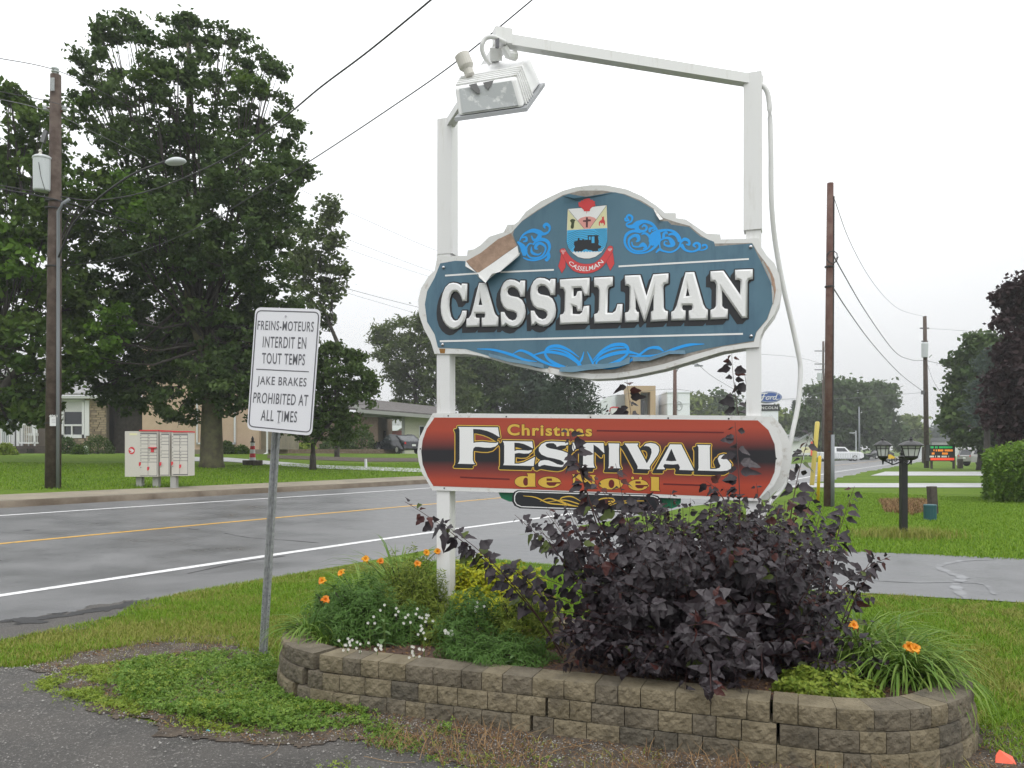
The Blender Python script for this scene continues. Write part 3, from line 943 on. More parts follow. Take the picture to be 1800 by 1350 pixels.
# crest
K = lambda l: Z(l, 970, 330, 8.436)
shield = K([(238, 318), (390, 305), (520, 300), (660, 278), (815, 262), (825, 600), (825, 780), (800, 870), (740, 960), (650, 1025), (560, 1052), (480, 1052), (390, 1030), (310, 970), (245, 890), (222, 800), (228, 560)])
crest = print_on('crest', grow(shield, .5), 'print_black', .0032, sign)
def cr(loops, m, off, name='crest_mark'):
    print_on(name, loops, m, off, crest)
cr([[shield]], 'print_white', .0036)
cr([[K([(240, 330), (478, 612), (232, 632)])]], 'crest_yellow', .0040); cr([[K([(812, 268), (820, 600), (560, 610)])]], 'crest_yellow', .0040)
cr([[K([(388, 485), (430, 450), (500, 430), (570, 428), (630, 445), (665, 470), (560, 608), (482, 612)])]], 'crest_pink', .0041)
water = K([(230, 634), (520, 616), (822, 600), (825, 780), (800, 870), (735, 950), (310, 962), (245, 890), (222, 800)])
cr([[water]], 'sky_blue', .0040)
wl = []
for k in range(9):
    wl += ribbon_prims(K(smooth_line([(238, 690 + k * 33), (330, 660 + k * 26), (420, 628 + k * 30), (520, 640 + k * 34), (620, 650 + k * 30), (720, 700 + k * 32), (812, 780 + k * 26)], 3)), .5)
for k in range(5):
    wl += ribbon_prims(K(smooth_line([(640 + k * 30, 612 - k), (740 + k * 16, 690 - k * 14), (818, 760 - k * 32)], 3)), .5)
P, T = region(wl)
inside = in_poly(P[T].mean(1), water)
mb = MB(); mb.v = [tuple(sp(p[0], p[1], .0043)) for p in P]; mb.f = [tuple(t) for t, k in zip(T, inside) if k]
build('crest_mark', mb, 'print_black', crest)
rail = [(300, 965)]
for k in range(10):
    rail += [(305 + k * 43, 968), (320 + k * 43, 968), (322 + k * 43, 948), (342 + k * 43, 948)]
rail += [(735, 945), (735, 955), (650, 1025), (560, 1050), (480, 1050), (390, 1028), (310, 970)]
cr([[K(rail)]], 'print_white', .0044)
cr([[K([(335, 800), (385, 785), (390, 745), (412, 745), (415, 775), (450, 778), (455, 765), (480, 768), (482, 778), (535, 775), (535, 720), (530, 712), (640, 705), (700, 708), (705, 720), (690, 722), (688, 740), (700, 800), (690, 850),
                 (735, 870), (725, 900), (690, 905), (690, 940), (610, 945), (590, 930), (540, 925), (510, 910), (470, 925), (450, 945), (340, 950), (325, 920), (345, 880), (330, 840)])],
    ], 'print_black', .0046)
cr([[K([(552, 728), (578, 726), (578, 775), (552, 775)])], [K([(592, 728), (635, 724), (635, 822), (592, 822)])]], 'sky_blue', .0048)
cr([[K([(508, 440), (536, 440), (538, 470), (582, 474), (580, 500), (538, 502), (536, 590), (508, 590), (508, 510), (465, 508), (465, 485), (508, 482)])]], 'crest_brown', .0046)
cr([[K([(280, 480), (300, 465), (335, 470), (352, 485), (340, 505), (332, 540), (330, 590), (315, 612), (285, 605), (282, 580), (292, 540), (290, 515), (272, 495)])]], 'crest_green', .0046)
cr([[K([(735, 412), (750, 440), (775, 425), (775, 470), (790, 500), (792, 545), (765, 575), (775, 540), (755, 520), (745, 545), (735, 525), (720, 520), (712, 545), (722, 575), (700, 555), (700, 515), (720, 490), (740, 480), (748, 455)])]], 'crest_red', .0046)
cr([[K([(475, 352), (478, 335), (430, 290), (400, 280), (405, 262), (395, 245), (402, 215), (430, 215), (440, 190), (470, 200), (465, 165), (520, 148), (575, 165), (570, 190), (610, 180), (615, 200), (645, 205), (638, 235), (652, 265), (600, 290), (568, 320), (565, 350)])],
    ribbon_prims(K([(520, 350), (519, 385)]), .6)[0]], 'crest_red', .0050, 'maple_leaf')
cr(ribbon_prims(K([(240, 320), (485, 612)]), .5) + ribbon_prims(K([(812, 268), (562, 610)]), .5), 'print_black', .0048)
band = K(smooth_line([(150, 905), (195, 905), (225, 960), (290, 1040), (370, 1100), (450, 1128), (530, 1132), (620, 1122), (700, 1070), (770, 990), (830, 890), (865, 862), (905, 878), (910, 920), (895, 960),
          (850, 1030), (790, 1130), (720, 1200), (640, 1245), (560, 1268), (480, 1272), (400, 1262), (320, 1230), (250, 1160), (205, 1085), (150, 985), (122, 955), (125, 920)], 2))
tails = [K([(140, 985), (205, 1010), (205, 1180), (150, 1268), (98, 1165), (130, 1060)]), K([(840, 950), (905, 960), (918, 1040), (928, 1130), (868, 1230), (812, 1110), (826, 1030)])]
for tl in tails: cr(grow(tl, .35) + [[tl]], 'print_black', .0036)
for tl in tails: cr([[tl]], 'crest_red', .0039)
cr(grow(band, .35), 'print_black', .0041)
cr([[band]], 'crest_red', .0044, 'crest_ribbon')
cr(ribbon_prims(K([(865, 895), (865, 945)]), .9) + ribbon_prims(K([(842, 930), (838, 905), (852, 915)]), .7) + ribbon_prims(K([(888, 925), (892, 902), (878, 912)]), .7) + ribbon_prims(K([(845, 928), (888, 922)]), .6), 'print_white', .0048)
cr(ribbon_prims(K(spiral(155, 940, 12, 14, 0, 1, 8)), .5) + ribbon_prims(K(spiral(190, 938, 12, 14, 0, 1, 8)), .5) + ribbon_prims(K(spiral(170, 965, 12, 14, 0, 1, 8)), .5) + ribbon_prims(K([(172, 975), (172, 992)]), .5), 'print_white', .0048)
def arcw(u, v):
    base = K(smooth_line([(245, 1118), (320, 1190), (400, 1228), (490, 1240), (580, 1228), (680, 1190), (775, 1108)], 8))
    topl = K(smooth_line([(285, 1085), (360, 1140), (430, 1165), (500, 1172), (580, 1160), (660, 1125), (735, 1068)], 8))
    i = u * (len(base) - 1); a = int(min(i, len(base) - 2)); f = i - a
    b = np.array(base[a]) * (1 - f) + np.array(base[a + 1]) * f; t = np.array(topl[a]) * (1 - f) + np.array(topl[a + 1]) * f
    return b * (1 - v) + t * v
text_on('crest_lettering', 'CASSELMAN', [(0, 0)] * 4, 'print_white', .0049, crest, warp=arcw, bold=.012, spacing=1.06)

# the carved letters
A1 = lambda l: Z(l, 760, 470, 9.0)
A2 = lambda l: Z(l, 920, 470, 9.0)
A3 = lambda l: Z(l, 1080, 460, 6.923)
sm = lambda l: l
Sraw = [(1405, 215), (1478, 215), (1475, 468), (1400, 468), (1390, 420), (1360, 365), (1310, 325), (1260, 318), (1215, 340), (1200, 385), (1212, 430), (1250, 455), (1370, 480), (1430, 520), (1470, 600),
        (1487, 700), (1475, 800), (1430, 890), (1370, 945), (1300, 962), (1230, 945), (1180, 910), (1155, 940), (1100, 940), (1093, 710), (1150, 710), (1175, 765), (1220, 820), (1280, 845), (1325, 830),
        (1350, 780), (1340, 735), (1300, 710), (1190, 685), (1130, 630), (1092, 530), (1085, 430), (1100, 330), (1140, 250), (1190, 208), (1240, 198), (1310, 205), (1365, 230), (1390, 250)]
GL = [
 (A1([(480, 262), (565, 265), (560, 540), (487, 540), (470, 480), (445, 430), (400, 388), (350, 390), (315, 430), (290, 500), (283, 600), (290, 690), (310, 780), (340, 830), (375, 848), (410, 840), (445, 800), (470, 745),
      (487, 690), (555, 690), (548, 780), (520, 860), (470, 930), (410, 975), (350, 990), (290, 970), (230, 920), (180, 840), (152, 740), (143, 630), (155, 510), (180, 410), (220, 320), (280, 262), (340, 248), (400, 255), (445, 275), (470, 297)]), None),
 (A1([(750, 252), (860, 252), (990, 700), (1010, 750), (1055, 793), (1055, 940), (793, 945), (793, 800), (835, 800), (845, 765), (838, 735), (700, 735), (695, 775), (705, 800), (757, 805), (757, 945), (545, 952), (552, 815), (590, 805), (625, 750), (650, 660)]),
  A1([(772, 480), (803, 600), (742, 600)])),
 (A1(Sraw), None),
 (A2([((x - 1085) * 1.015 + 117, (y - 198) * 1.012 + 172) for x, y in Sraw]), None),
 (A2([(585, 198), (1055, 170), (1052, 450), (972, 455), (950, 390), (920, 330), (800, 335), (803, 465), (840, 455), (865, 385), (938, 378), (940, 695), (862, 700), (845, 635), (790, 615), (788, 742), (900, 745), (935, 715), (962, 620),
      (1050, 610), (1048, 892), (585, 910), (588, 755), (640, 740), (660, 690), (665, 400), (640, 345), (588, 340)]), None),
 (A2([(1127, 168), (1422, 155), (1422, 300), (1370, 315), (1345, 355), (1335, 725), (1420, 725), (1465, 690), (1495, 588), (1575, 585), (1565, 878), (1128, 892), (1128, 745), (1180, 728), (1200, 680), (1205, 370), (1180, 322), (1128, 318)]), None),
 (A3([(132, 175), (320, 168), (395, 420), (475, 160), (662, 148), (660, 268), (615, 280), (600, 310), (605, 570), (625, 600), (655, 605), (652, 725), (445, 735), (448, 615), (480, 595), (482, 400), (385, 730), (365, 735), (262, 430),
      (265, 580), (280, 612), (303, 615), (303, 738), (132, 743), (133, 625), (175, 612), (187, 580), (190, 320), (172, 300), (135, 295)]), None),
 (A3([(870, 135), (975, 132), (1085, 520), (1110, 570), (1140, 590), (1138, 715), (908, 718), (908, 600), (945, 590), (952, 560), (942, 535), (835, 535), (828, 565), (838, 592), (870, 598), (868, 718), (692, 722), (695, 615), (730, 600), (760, 540)]),
  A3([(892, 325), (920, 420), (872, 425)])),
 (A3([(1172, 122), (1330, 115), (1535, 410), (1535, 240), (1510, 228), (1470, 228), (1470, 105), (1685, 97), (1685, 218), (1640, 225), (1622, 255), (1620, 690), (1550, 695), (1312, 350), (1315, 545), (1345, 575), (1383, 580), (1380, 698),
      (1170, 708), (1172, 592), (1215, 575), (1237, 545), (1240, 285), (1220, 248), (1172, 245)]), None)]
prims = []
for lp, hole in GL:
    sh = (-8.3, 9.7)
    moved = [(x + sh[0], y + sh[1]) for x, y in lp]
    prims += grow(lp, 2.6)
    prims += sweep(lp, *sh) + [[lp]]
prims += [[[(844, 500), (878, 500), (873, 480 + 20)]]]
print_on('letter_shadow', prims, 'print_black', .0034, sign)
def uz(q):
    d = q - Vector((PL_[0], PL_[1], 0))
    return (d.dot(U), q.z)
def raised(name, lp, hole, bev, ext, material, parent, base):
    c = bpy.data.curves.new(name, 'CURVE'); c.dimensions = '2D'; c.fill_mode = 'BOTH'
    for loop in ([lp, hole] if hole else [lp]):
        pts = [uz(sp(x, y)) for x, y in loop]
        s_ = c.splines.new('POLY'); s_.points.add(len(pts) - 1)
        for k, (u_, z_) in enumerate(pts):
            s_.points[k].co = (u_, z_, 0, 1)
        s_.use_cyclic_u = True
    c.bevel_depth = bev; c.bevel_resolution = 0; c.offset = -bev; c.extrude = ext
    o = bpy.data.objects.new(name, c); COL.objects.link(o)
    dg = bpy.context.evaluated_depsgraph_get(); dg.update()
    me = bpy.data.meshes.new_from_object(o.evaluated_get(dg))
    org = parent_loc(parent)
    for v in me.vertices:
        u_, z_, w_ = v.co
        q = Vector((PL_[0], PL_[1], 0)) + U * u_ + NRM * (FACE + base + ext + bev + w_)
        v.co = (q.x - org.x, q.y - org.y, z_ - org.z)
    bpy.data.objects.remove(o); bpy.data.curves.remove(c)
    me.materials.clear(); me.materials.append(MATS[material])
    return link(bpy.data.objects.new(name, me), parent)
for lp, hole in GL:
    raised('raised_letter', lp, hole, .0115, .001, 'letter_white', sign, .001)
# painted highlights of the glue patches
for q in ([(1062.6, 559.5), (1075.5, 559.5), (1075, 567), (1062.4, 566.5)],):
    pass
for px_, py_ in ((780, 470.4), (778.5, 606), (1319.6, 434.3), (1320.4, 591)):
    mb = MB(); c = sp(px_, py_, .002)
    mb.tube([c, c + NRM * .004, c + NRM * .009, c + NRM * .012], [.0125, .0125, .009, .003], n=12)
    build('bolt', mb, 'bolt', sign, smooth=True)

# ---- lower board
low_out = [(761, 726), (928, 727.6), (1080, 729), (1341, 731), (1355, 745), (1366, 762), (1373, 781), (1376, 805), (1370, 834.6), (1360, 854), (1341, 871), (1332, 881), (1120, 873.5), (900, 866), (760, 862), (752, 848), (742, 832), (736, 812), (733.6, 794), (737, 770), (748, 748)]
low_in = [(764, 734), (928, 735), (1080, 736), (1332, 739), (1350.6, 756), (1361.6, 781), (1364, 805), (1361.6, 829.7), (1353, 849), (1333.5, 875.7), (1120, 867), (900, 859), (762, 854.4), (752, 838), (743, 816), (740.6, 794), (743, 774), (750, 754)]
board('board', low_out, 'white_board', .022, sign)
def spb2(px, py, off=0.0):
    return sp(px, py, 0) - NRM * .145 + U * (.055 if px > 1200 else 0)
board('back_board', low_out, 'white_board', .02, sign, plane=spb2)
zc = (sp(1050, 736).z + sp(1050, 865).z) / 2
fade_material(zc - .26, (sp(1050, 736).z - sp(1050, 865).z) / 2)
print_on('red_face', [[low_in]], 'red_fade', .0015, sign)
Q4 = lambda l: Z(l, 790, 730, 9.641)
Q5 = lambda l: Z(l, 930, 750, 10.0)
Q6 = lambda l: Z(l, 1090, 760, 8.182)
FL = [
 (Q4([(150, 197), (825, 205), (852, 372), (740, 305), (640, 265), (520, 238), (405, 232), (410, 468), (460, 458), (560, 452), (680, 465), (790, 468), (830, 455), (825, 490), (780, 530), (700, 550), (600, 548), (500, 535), (440, 535), (410, 560), (400, 620), (400, 760),
      (415, 800), (438, 828), (143, 820), (165, 790), (175, 740), (175, 260), (165, 220)]), None),
 (Q4([(905, 437), (1405, 445), (1420, 562), (1340, 520), (1260, 485), (1180, 468), (1103, 465), (1105, 605), (1150, 590), (1250, 592), (1340, 598), (1400, 585), (1395, 615), (1350, 645), (1270, 650), (1180, 638), (1110, 650), (1105, 820), (1180, 820), (1270, 800),
      (1360, 755), (1452, 705), (1430, 860), (915, 845), (930, 800), (932, 520), (925, 470)]), None),
 (Q5([(400, 262), (690, 275), (690, 310), (640, 330), (560, 330), (490, 355), (475, 320), (430, 290), (360, 288), (305, 300), (290, 330), (320, 365), (380, 385), (470, 400), (580, 425), (670, 460), (720, 520), (728, 580), (700, 640), (640, 690), (560, 710), (450, 700),
      (350, 685), (270, 670), (215, 685), (195, 700), (165, 690), (165, 640), (200, 600), (270, 585), (340, 590), (420, 620), (500, 660), (570, 675), (610, 665), (615, 630), (560, 590), (450, 560), (320, 535), (220, 490), (175, 430), (175, 370), (220, 310), (300, 270)]), None),
 (Q5([(765, 280), (1310, 290), (1325, 470), (1270, 420), (1220, 370), (1135, 315), (1135, 640), (1145, 690), (1165, 720), (930, 715), (950, 680), (955, 310), (880, 330), (820, 380), (780, 430), (760, 380)]), None),
 (Q5([(1395, 293), (1590, 297), (1582, 400), (1585, 650), (1595, 700), (1615, 732), (1390, 728), (1405, 690), (1408, 380), (1400, 320)]), None),
 (Q6([(65, 160), (265, 160), (250, 190), (385, 445), (430, 370), (455, 290), (450, 240), (420, 205), (370, 195), (340, 200), (370, 165), (440, 152), (510, 165), (555, 205), (565, 260), (545, 320), (490, 400), (440, 470), (425, 500), (435, 532), (250, 525), (255, 490), (110, 220)]), None),
 (Q6([(720, 172), (880, 175), (1065, 547), (850, 540), (862, 500), (838, 455), (760, 463), (640, 455), (622, 485), (650, 530), (525, 530)]), Q6([(738, 235), (812, 410), (740, 415), (658, 408)])),
 (Q6([(1110, 180), (1300, 183), (1290, 220), (1295, 527), (1380, 525), (1430, 510), (1445, 480), (1420, 430), (1405, 380), (1430, 335), (1490, 318), (1555, 330), (1530, 350), (1525, 375), (1560, 410), (1600, 460), (1595, 520), (1540, 550), (1450, 557), (1120, 548), (1130, 510), (1128, 220)]), None)]
for r_, m_, off_ in ((4.1, 'maroon', .0020), (3.5, 'gold', .0024), (1.9, 'print_black', .0028)):
    pr = []
    for lp, hole in FL:
        mv = [(x - 5.6, y + 5.6) for x, y in lp]
        pr += [[lp]] + sweep(lp, -5.6, 5.6) + grow(lp, r_) + grow(mv, r_)
    print_on('letter_outline' if m_ != 'print_black' else 'letter_shadow', pr, m_, off_, sign)
for lp, hole in FL:
    print_on('letter', [[lp] + ([hole] if hole else [])], 'print_white', .0032, sign)
text_on('lettering_edge', 'Christmas', [(891, 744.3), (1042, 746.8), (1042, 768.3), (891, 766.5)], 'maroon', .0022, sign, bold=.055, spacing=1.1)
text_on('lettering', 'Christmas', [(892, 745.3), (1041, 747.8), (1041, 767.3), (892, 765.5)], 'gold', .0028, sign, bold=.03, spacing=1.14)
def bowl(cx, cy, rx, ry):
    return ell((cx, cy), rx, ry, 24)
noel = []
noel.append([bowl(921, 846.6, 16, 9.8), ell((924.5, 846.6), 4.8, 7.2, 16)])                       # d
noel.append([[(926, 832), (941, 832), (941, 854.6), (943, 855.6), (926, 855.4), (928, 853), (928, 834.5)]])
noel.append([bowl(966, 847.6, 20, 9.8), [(961, 841), (970, 841), (971, 845.2), (961, 845.2)], [(961, 847.4), (986.5, 847.4), (986.5, 850), (979, 850), (975, 854), (966, 854), (961, 851)]])   # e
noel.append([[(1005.5, 833.5), (1021, 834), (1041, 850), (1041, 838), (1037, 836), (1037, 834.8), (1047, 835), (1047, 836.6), (1045.5, 838), (1045.5, 851), (1037, 857), (1011.5, 838.5), (1011.5, 851.5), (1006.5, 851.5), (1007.5, 850), (1007.5, 836)]])   # N
noel.append([bowl(1074, 850.5, 21, 9.8), ell((1075, 850.5), 5.2, 7.6, 16)])                      # o
noel.append([bowl(1122, 852.5, 17.5, 9.6), [(1117, 846), (1126, 846), (1127, 850), (1117, 850)], [(1117, 852.2), (1141, 852.2), (1141, 855), (1133, 855), (1129, 858.6), (1122, 858.6), (1117, 856)]])
noel.append(disc((1112, 840.3), 2.6, 12)); noel.append(disc((1126, 840.6), 2.6, 12))
noel.append([[(1142.5, 838), (1158.5, 838.6), (1158.5, 860.8), (1160.5, 863.2), (1143, 862.4), (1144.8, 860.4), (1144.8, 839.6)]])
edge = []
for pr in noel:
    edge.append([pr[0]]); edge += grow(pr[0], 1.1)
print_on('lettering_edge', edge, 'maroon', .0022, sign)
print_on('lettering', noel, 'gold', .0028, sign)
for a, b, w in (((1049, 757), (1272.5, 760.3), 2.6), ((809, 838.8), (896, 842.4), 2.6), ((1166, 850.7), (1250, 853.6), 2.6)):
    rule(a, b, w, 'maroon', .0026)
# green board and black oval under the red one
board('green_board', [(874, 862), (1196, 868), (1195.5, 884), (1190, 891), (1180, 894.5), (893, 882), (879, 876), (874, 866)], 'green_board', .012, sign, front=-.024)
ov = [(910, 861.5), (1148, 869.5), (1157, 872), (1163, 879), (1164, 893), (1160, 900), (1150, 903.5), (1100, 901), (915, 893.5), (905, 889), (901, 882), (901, 872), (904, 864.5)]
board('oval_board', ov, 'print_black', .014, sign, front=.006)
ring = [(912, 864), (1147, 871.8), (1155, 874.5), (1159.5, 880), (1160.5, 892), (1157, 897.5), (1149, 900), (1100, 898), (917, 890.5), (909, 887), (905.3, 881), (905.3, 872), (907.5, 866.5)]
print_on('oval_border', ribbon_prims(ring + [ring[0]], 1.6), 'print_white', .0072, sign)
st = []
S3 = lambda l: Z(l, 850, 850, 2.7)
stroke(S3([(190, 58), (250, 66), (310, 92), (380, 100), (440, 108)]), [.8, 2, 2.4, 2, 1], 5)
stroke(S3([(270, 84), (310, 70), (350, 80), (400, 100), (450, 108)]), [.8, 2, 2, 2, 1], 5)
stroke(S3([(465, 85), (420, 62), (375, 66), (370, 82), (410, 100), (450, 108)]), [.8, 2.2, 2, 2, 2.2, 1], 5)
stroke(S3([(300, 88), (380, 78), (440, 92), (470, 104)]), [.8, 2, 2, 1], 5)
stroke(S3([(530, 95), (560, 72), (610, 70), (620, 85), (570, 105), (530, 108)]), [.8, 2.2, 2, 2, 2, 1], 5)
stroke(S3([(520, 106), (600, 84), (660, 92), (700, 88)]), [.8, 2, 2, 1], 5)
stroke(S3([(600, 104), (660, 84), (720, 82), (775, 82)]), [.8, 2, 2, .8], 5)
print_on('scrollwork', st, 'gold', .0074, sign)
for px_, py_ in ((788, 731), (890, 732.5), (1038, 733.5), (1174.5, 735), (1281, 736), (781, 858), (739, 789), (1364, 806)):
    mb = MB(); c = sp(px_, py_, .0005)
    mb.tube([c, c + NRM * .003], [.006, .005], n=8)
    build('screw', mb, 'print_black', sign)

# ---- arm, brace, flood light, conduit
arm0 = Vector((PR_[0], PR_[1], zt_r - .035)); arm1 = at(888, 72, 4.58)
armv = (arm1 - arm0)
def beam(mb, a, b, w, h, ext=0.0):
    d = (b - a).normalized(); s_ = d.cross(Vector((0, 0, 1))).normalized(); u_ = s_.cross(d)
    a = a - d * ext; b = b + d * ext
    vs_ = []
    for p in (a, b):
        for i, j in ((-1, -1), (1, -1), (1, 1), (-1, 1)):
            vs_.append(p + s_ * (i * w / 2) + u_ * (j * h / 2))
    return mb.add(vs_, [(0, 1, 2, 3), (7, 6, 5, 4), (0, 4, 5, 1), (1, 5, 6, 2), (2, 6, 7, 3), (3, 7, 4, 0)])
mb = MB(); beam(mb, arm0, arm1, .06, .06, .05); build('light_arm', mb, 'white_paint', sign)
arm2 = Vector((PL_[0] + .02, PL_[1], zt_l - .03))
mb = MB(); beam(mb, arm2, at(880, 82, 4.66), .06, .055, .02); build('light_arm', mb, 'white_paint', sign)
mb = MB(); p = at(883, 66, 4.56); mb.box(p, (.10, .07, .085), rz=.3); build('arm_bracket', mb, 'white_paint', sign)
mb = MB(); p = at(874, 76, 4.51); mb.box(p, (.018, .02, .05), rz=.3); build('arm_opening', mb, 'sign_grey', sign)
mb = MB(); mb.tube([at(882, 62, 4.55), at(882, 47, 4.55)], .006); build('stub_pipe', mb, 'white_paint', sign)
lamp = thing('flood_light', 'boxy white floodlight with peeling paint hung from the arms over the town sign', 'floodlight', tuple(at(875, 150, 4.65)))
f1, f2 = 4.40, 4.80
A_, B_, C_, D_ = at(799, 155, f1), at(906, 138, f1 - .03), at(920, 188, f1 - .02), at(806, 204, f1)
E_, F_, G_, H_ = at(822, 118, f2), at(929, 97, f2), at(951, 146, f2 + .06), at(838, 172, f2 + .06)
mb = MB(); mb.add([A_, B_, C_, D_, E_, F_, G_, H_], [(0, 3, 2, 1), (4, 5, 6, 7), (0, 1, 5, 4), (1, 2, 6, 5), (2, 3, 7, 6), (3, 0, 4, 7)])
hs = build('housing', mb, 'white_paint', lamp)
bv = hs.modifiers.new('bevel', 'BEVEL'); bv.width = .012; bv.segments = 2
fn = (B_ - A_).cross(D_ - A_).normalized()
if fn.y > 0: fn = -fn
mb = MB()
q = [A_ * .93 + C_ * .07, B_ * .93 + D_ * .07, C_ * .93 + A_ * .07, D_ * .93 + B_ * .07]
mb.prism([p_ + fn * .001 for p_ in q], fn * .006); 
mat('lamp_grey', (.42, .44, .45), .5, dirt=((.62, .63, .63), 18, .55, .62))
build('end_plate', mb, 'lamp_grey', lamp)
mb = MB()
for cx_, cy_, pts in ((0, 0, [(824, 150), (838, 147), (844, 160), (843, 166), (835, 162)]), (0, 0, [(849, 146), (868, 142), (864, 151), (857, 159)])):
    t_ = [at(x, y, f1 - .02) + fn * .004 for x, y in pts]; mb.prism(t_, fn * .0025)
mat('lamp_bare', (.13, .13, .13), .5, metal=.6)
build('paint_chip', mb, 'lamp_bare', lamp)
for k in range(5):
    t = .10 + k * .085
    mb = MB()
    a = A_.lerp(E_, t); b = B_.lerp(F_, t); c = C_.lerp(G_, t)
    upv = (a - D_.lerp(H_, t)).normalized() * .006
    rv = (b - a).normalized() * .006
    mb.tube([a + upv, b + upv * 1.0 + rv * .3, c + rv], .006, n=6)
    build('cooling_rib', mb, 'white_paint', lamp)
mb = MB()
dn = (D_ - A_).normalized(); e = (C_ - D_).normalized() * .02; b_ = (H_ - D_).normalized() * .02
low = [D_ - e - b_, C_ + e - b_, G_ + e + b_, H_ - e + b_]
mb.prism([p_ + dn * .002 for p_ in low], dn * .022)
build('lens_frame', mb, 'dealer_grey', lamp)
mb = MB(); mb.prism([p_.lerp((D_ + G_) / 2, .12) + dn * .025 for p_ in low], dn * .006); build('lens', mb, 'frosted', lamp)
p0 = at(826, 132, 4.50); p1 = at(822, 122, 4.50); p2 = at(812, 97, 4.50)
mb = MB(); mb.tube([p0, p1], .028, n=16); mb.tube([p1, p1.lerp(p2, .2), p2], [.03, .043, .043], n=20); build('photocell', mb, 'mailbox', lamp)
mb = MB(); mb.tube([at(x, y, Y) for x, y, Y in smooth_line([(862, 113, 4.55), (851, 98, 4.52), (847, 82, 4.5), (853, 68, 4.5), (866, 65, 4.5), (878, 70, 4.52), (889, 75, 4.54)], 5)], .013, n=10); build('flexible_cable', mb, 'pvc', lamp, smooth=True)
mb = MB(); mb.tube([at(886, 82, 4.56), at(893, 96, 4.58), at(905, 98, 4.62)], [.02, .025, .03], n=8); mb.box(at(872, 95, 4.64), (.07, .05, .07), rx=.5); build('yoke', mb, 'white_paint', lamp)
mb = MB(); mb.tube([at(x, y, Y) for x, y, Y in smooth_line([(1334, 148, 5.0), (1345, 155, 4.98), (1352, 180, 4.98), (1355, 260, 4.98), (1356, 350, 5.0), (1362, 420, 5.05), (1376, 500, 5.1), (1390, 560, 5.12), (1402, 615, 5.12), (1407, 650, 5.12),
      (1403, 710, 5.1), (1393, 760, 5.08), (1384, 805, 5.08), (1382, 840, 5.08), (1372, 862, 5.06), (1352, 885, 5.02), (1340, 915, 5.0), (1338, 1000, 5.0)], 5)], .0155, n=10); build('conduit', mb, 'pvc', sign, smooth=True)
mb = MB(); c = Vector((PR_[0], PR_[1], EYE + (HOR - 925) * 5.0 / F)) + NRM * .04 + U * .01; mb.box(c, (.08, .05, .12), rz=RZ); build('outlet_box', mb, 'dealer_grey', sign)

# ------------------------------------------------------------------ the brake sign on its leaning post
bs0 = gp(462, 1150)
TLs, TRs, BRs, BLs = (449, 540), (564, 543.5), (548, 766), (434, 755)
hgt_l = 215.0; hgt_r = 223.0
Yl = 5.62 + .0; Yr = Yl * hgt_l / hgt_r
def bplane(px, py, off=0.0):
    """plane through the four corners, right side a little nearer"""
    t = np.clip((px - 440) / 116.0, -.5, 1.5)
    Y = 1 / ((1 - t) / Yl + t / Yr)
    p = at(px, py, Y)
    return p + BN * off
_a = at(*TLs, Yl); _b = at(*TRs, Yr); _c = at(*BLs, Yl)
BN = (_b - _a).cross(_c - _a).normalized()
if BN.y > 0: BN = -BN
bsign = thing('brake_sign', 'white bilingual engine brake sign on a leaning perforated steel post', 'sign', tuple(bs0))
def rrect(q, r, n=5, inset=0.0):
    c = [np.array(p, float) for p in q]; out = []
    ctr = sum(c) / 4
    c = [p + (ctr - p) / np.linalg.norm(ctr - p) * inset * 1.3 for p in c]
    for i in range(4):
        p = c[i]; a = c[i - 1]; b = c[(i + 1) % 4]
        pa = p + (a - p) / np.linalg.norm(a - p) * r; pb = p + (b - p) / np.linalg.norm(b - p) * r
        for k in range(n + 1):
            t = k / n
            out.append(tuple((1 - t) ** 2 * pa + 2 * t * (1 - t) * p + t * t * pb))
    return out
q4 = [TLs, TRs, BRs, BLs]
rr = rrect(q4, 11)
mb = MB(); mb.prism([bplane(x, y) for x, y in rr], BN * -.003); plate = build('plate', mb, 'sign_white', bsign)
rin = rrect(q4, 9, inset=5.0)
print_on('border_line', ribbon_prims(rin + [rin[0]], 2.0), 'sign_grey', .001, bsign, plane=bplane)
rows = [('FREINS-MOTEURS', (453.5, 563.5), (552.5, 565.5), (551, 583.5), (452.5, 579.5)),
        ('INTERDIT EN', (463, 591.5), (539, 593), (538, 613.5), (461.5, 610.5)),
        ('TOUT TEMPS', (461, 620), (537, 622.5), (535.5, 642.5), (460.5, 639)),
        ('JAKE BRAKES', (453, 661), (539.5, 664.5), (538, 684.5), (451.5, 680)),
        ('PROHIBITED AT', (446.5, 689.5), (542.5, 694), (541, 714), (444.5, 708)),
        ('ALL TIMES', (460, 720), (523, 723), (521.5, 743), (458, 739.5))]
for s_, a, b, c, d in rows:
    text_on('lettering', s_, [a, b, c, d], 'sign_grey', .0012, bsign, plane=bplane, bold=.010, spacing=1.12)
print_on('border_line', ribbon_prims([(450.5, 649), (543, 653.5)], 1.8), 'sign_grey', .001, bsign, plane=bplane)
for px_, py_ in ((502.5, 556), (490, 742)):
    mb = MB(); c = bplane(px_, py_, .001); mb.tube([c, c + BN * .006], [.008, .006], n=10); build('bolt', mb, 'bolt', bsign)
def post_at(py):
    t = (1150 - py) / (1150 - 545)
    return at(462 + (497.5 - 462) * t + 1.5, py, 5.84 * (1 - t) + (Yl + .03) * t)
mb = MB()
pa, pb = post_at(1165), post_at(548)
d = (pb - pa)
for sx, wd in ((0, .018), (-.022, .012), (.022, .012)):
    off = Vector((sx, -.014 if sx else 0, 0))
    beam(mb, pa + off, pb + off, wd if sx == 0 else .016, .006 if sx == 0 else .006)
beam(mb, pa + Vector((-.012, -.008, 0)), pb + Vector((-.012, -.008, 0)), .004, .020)
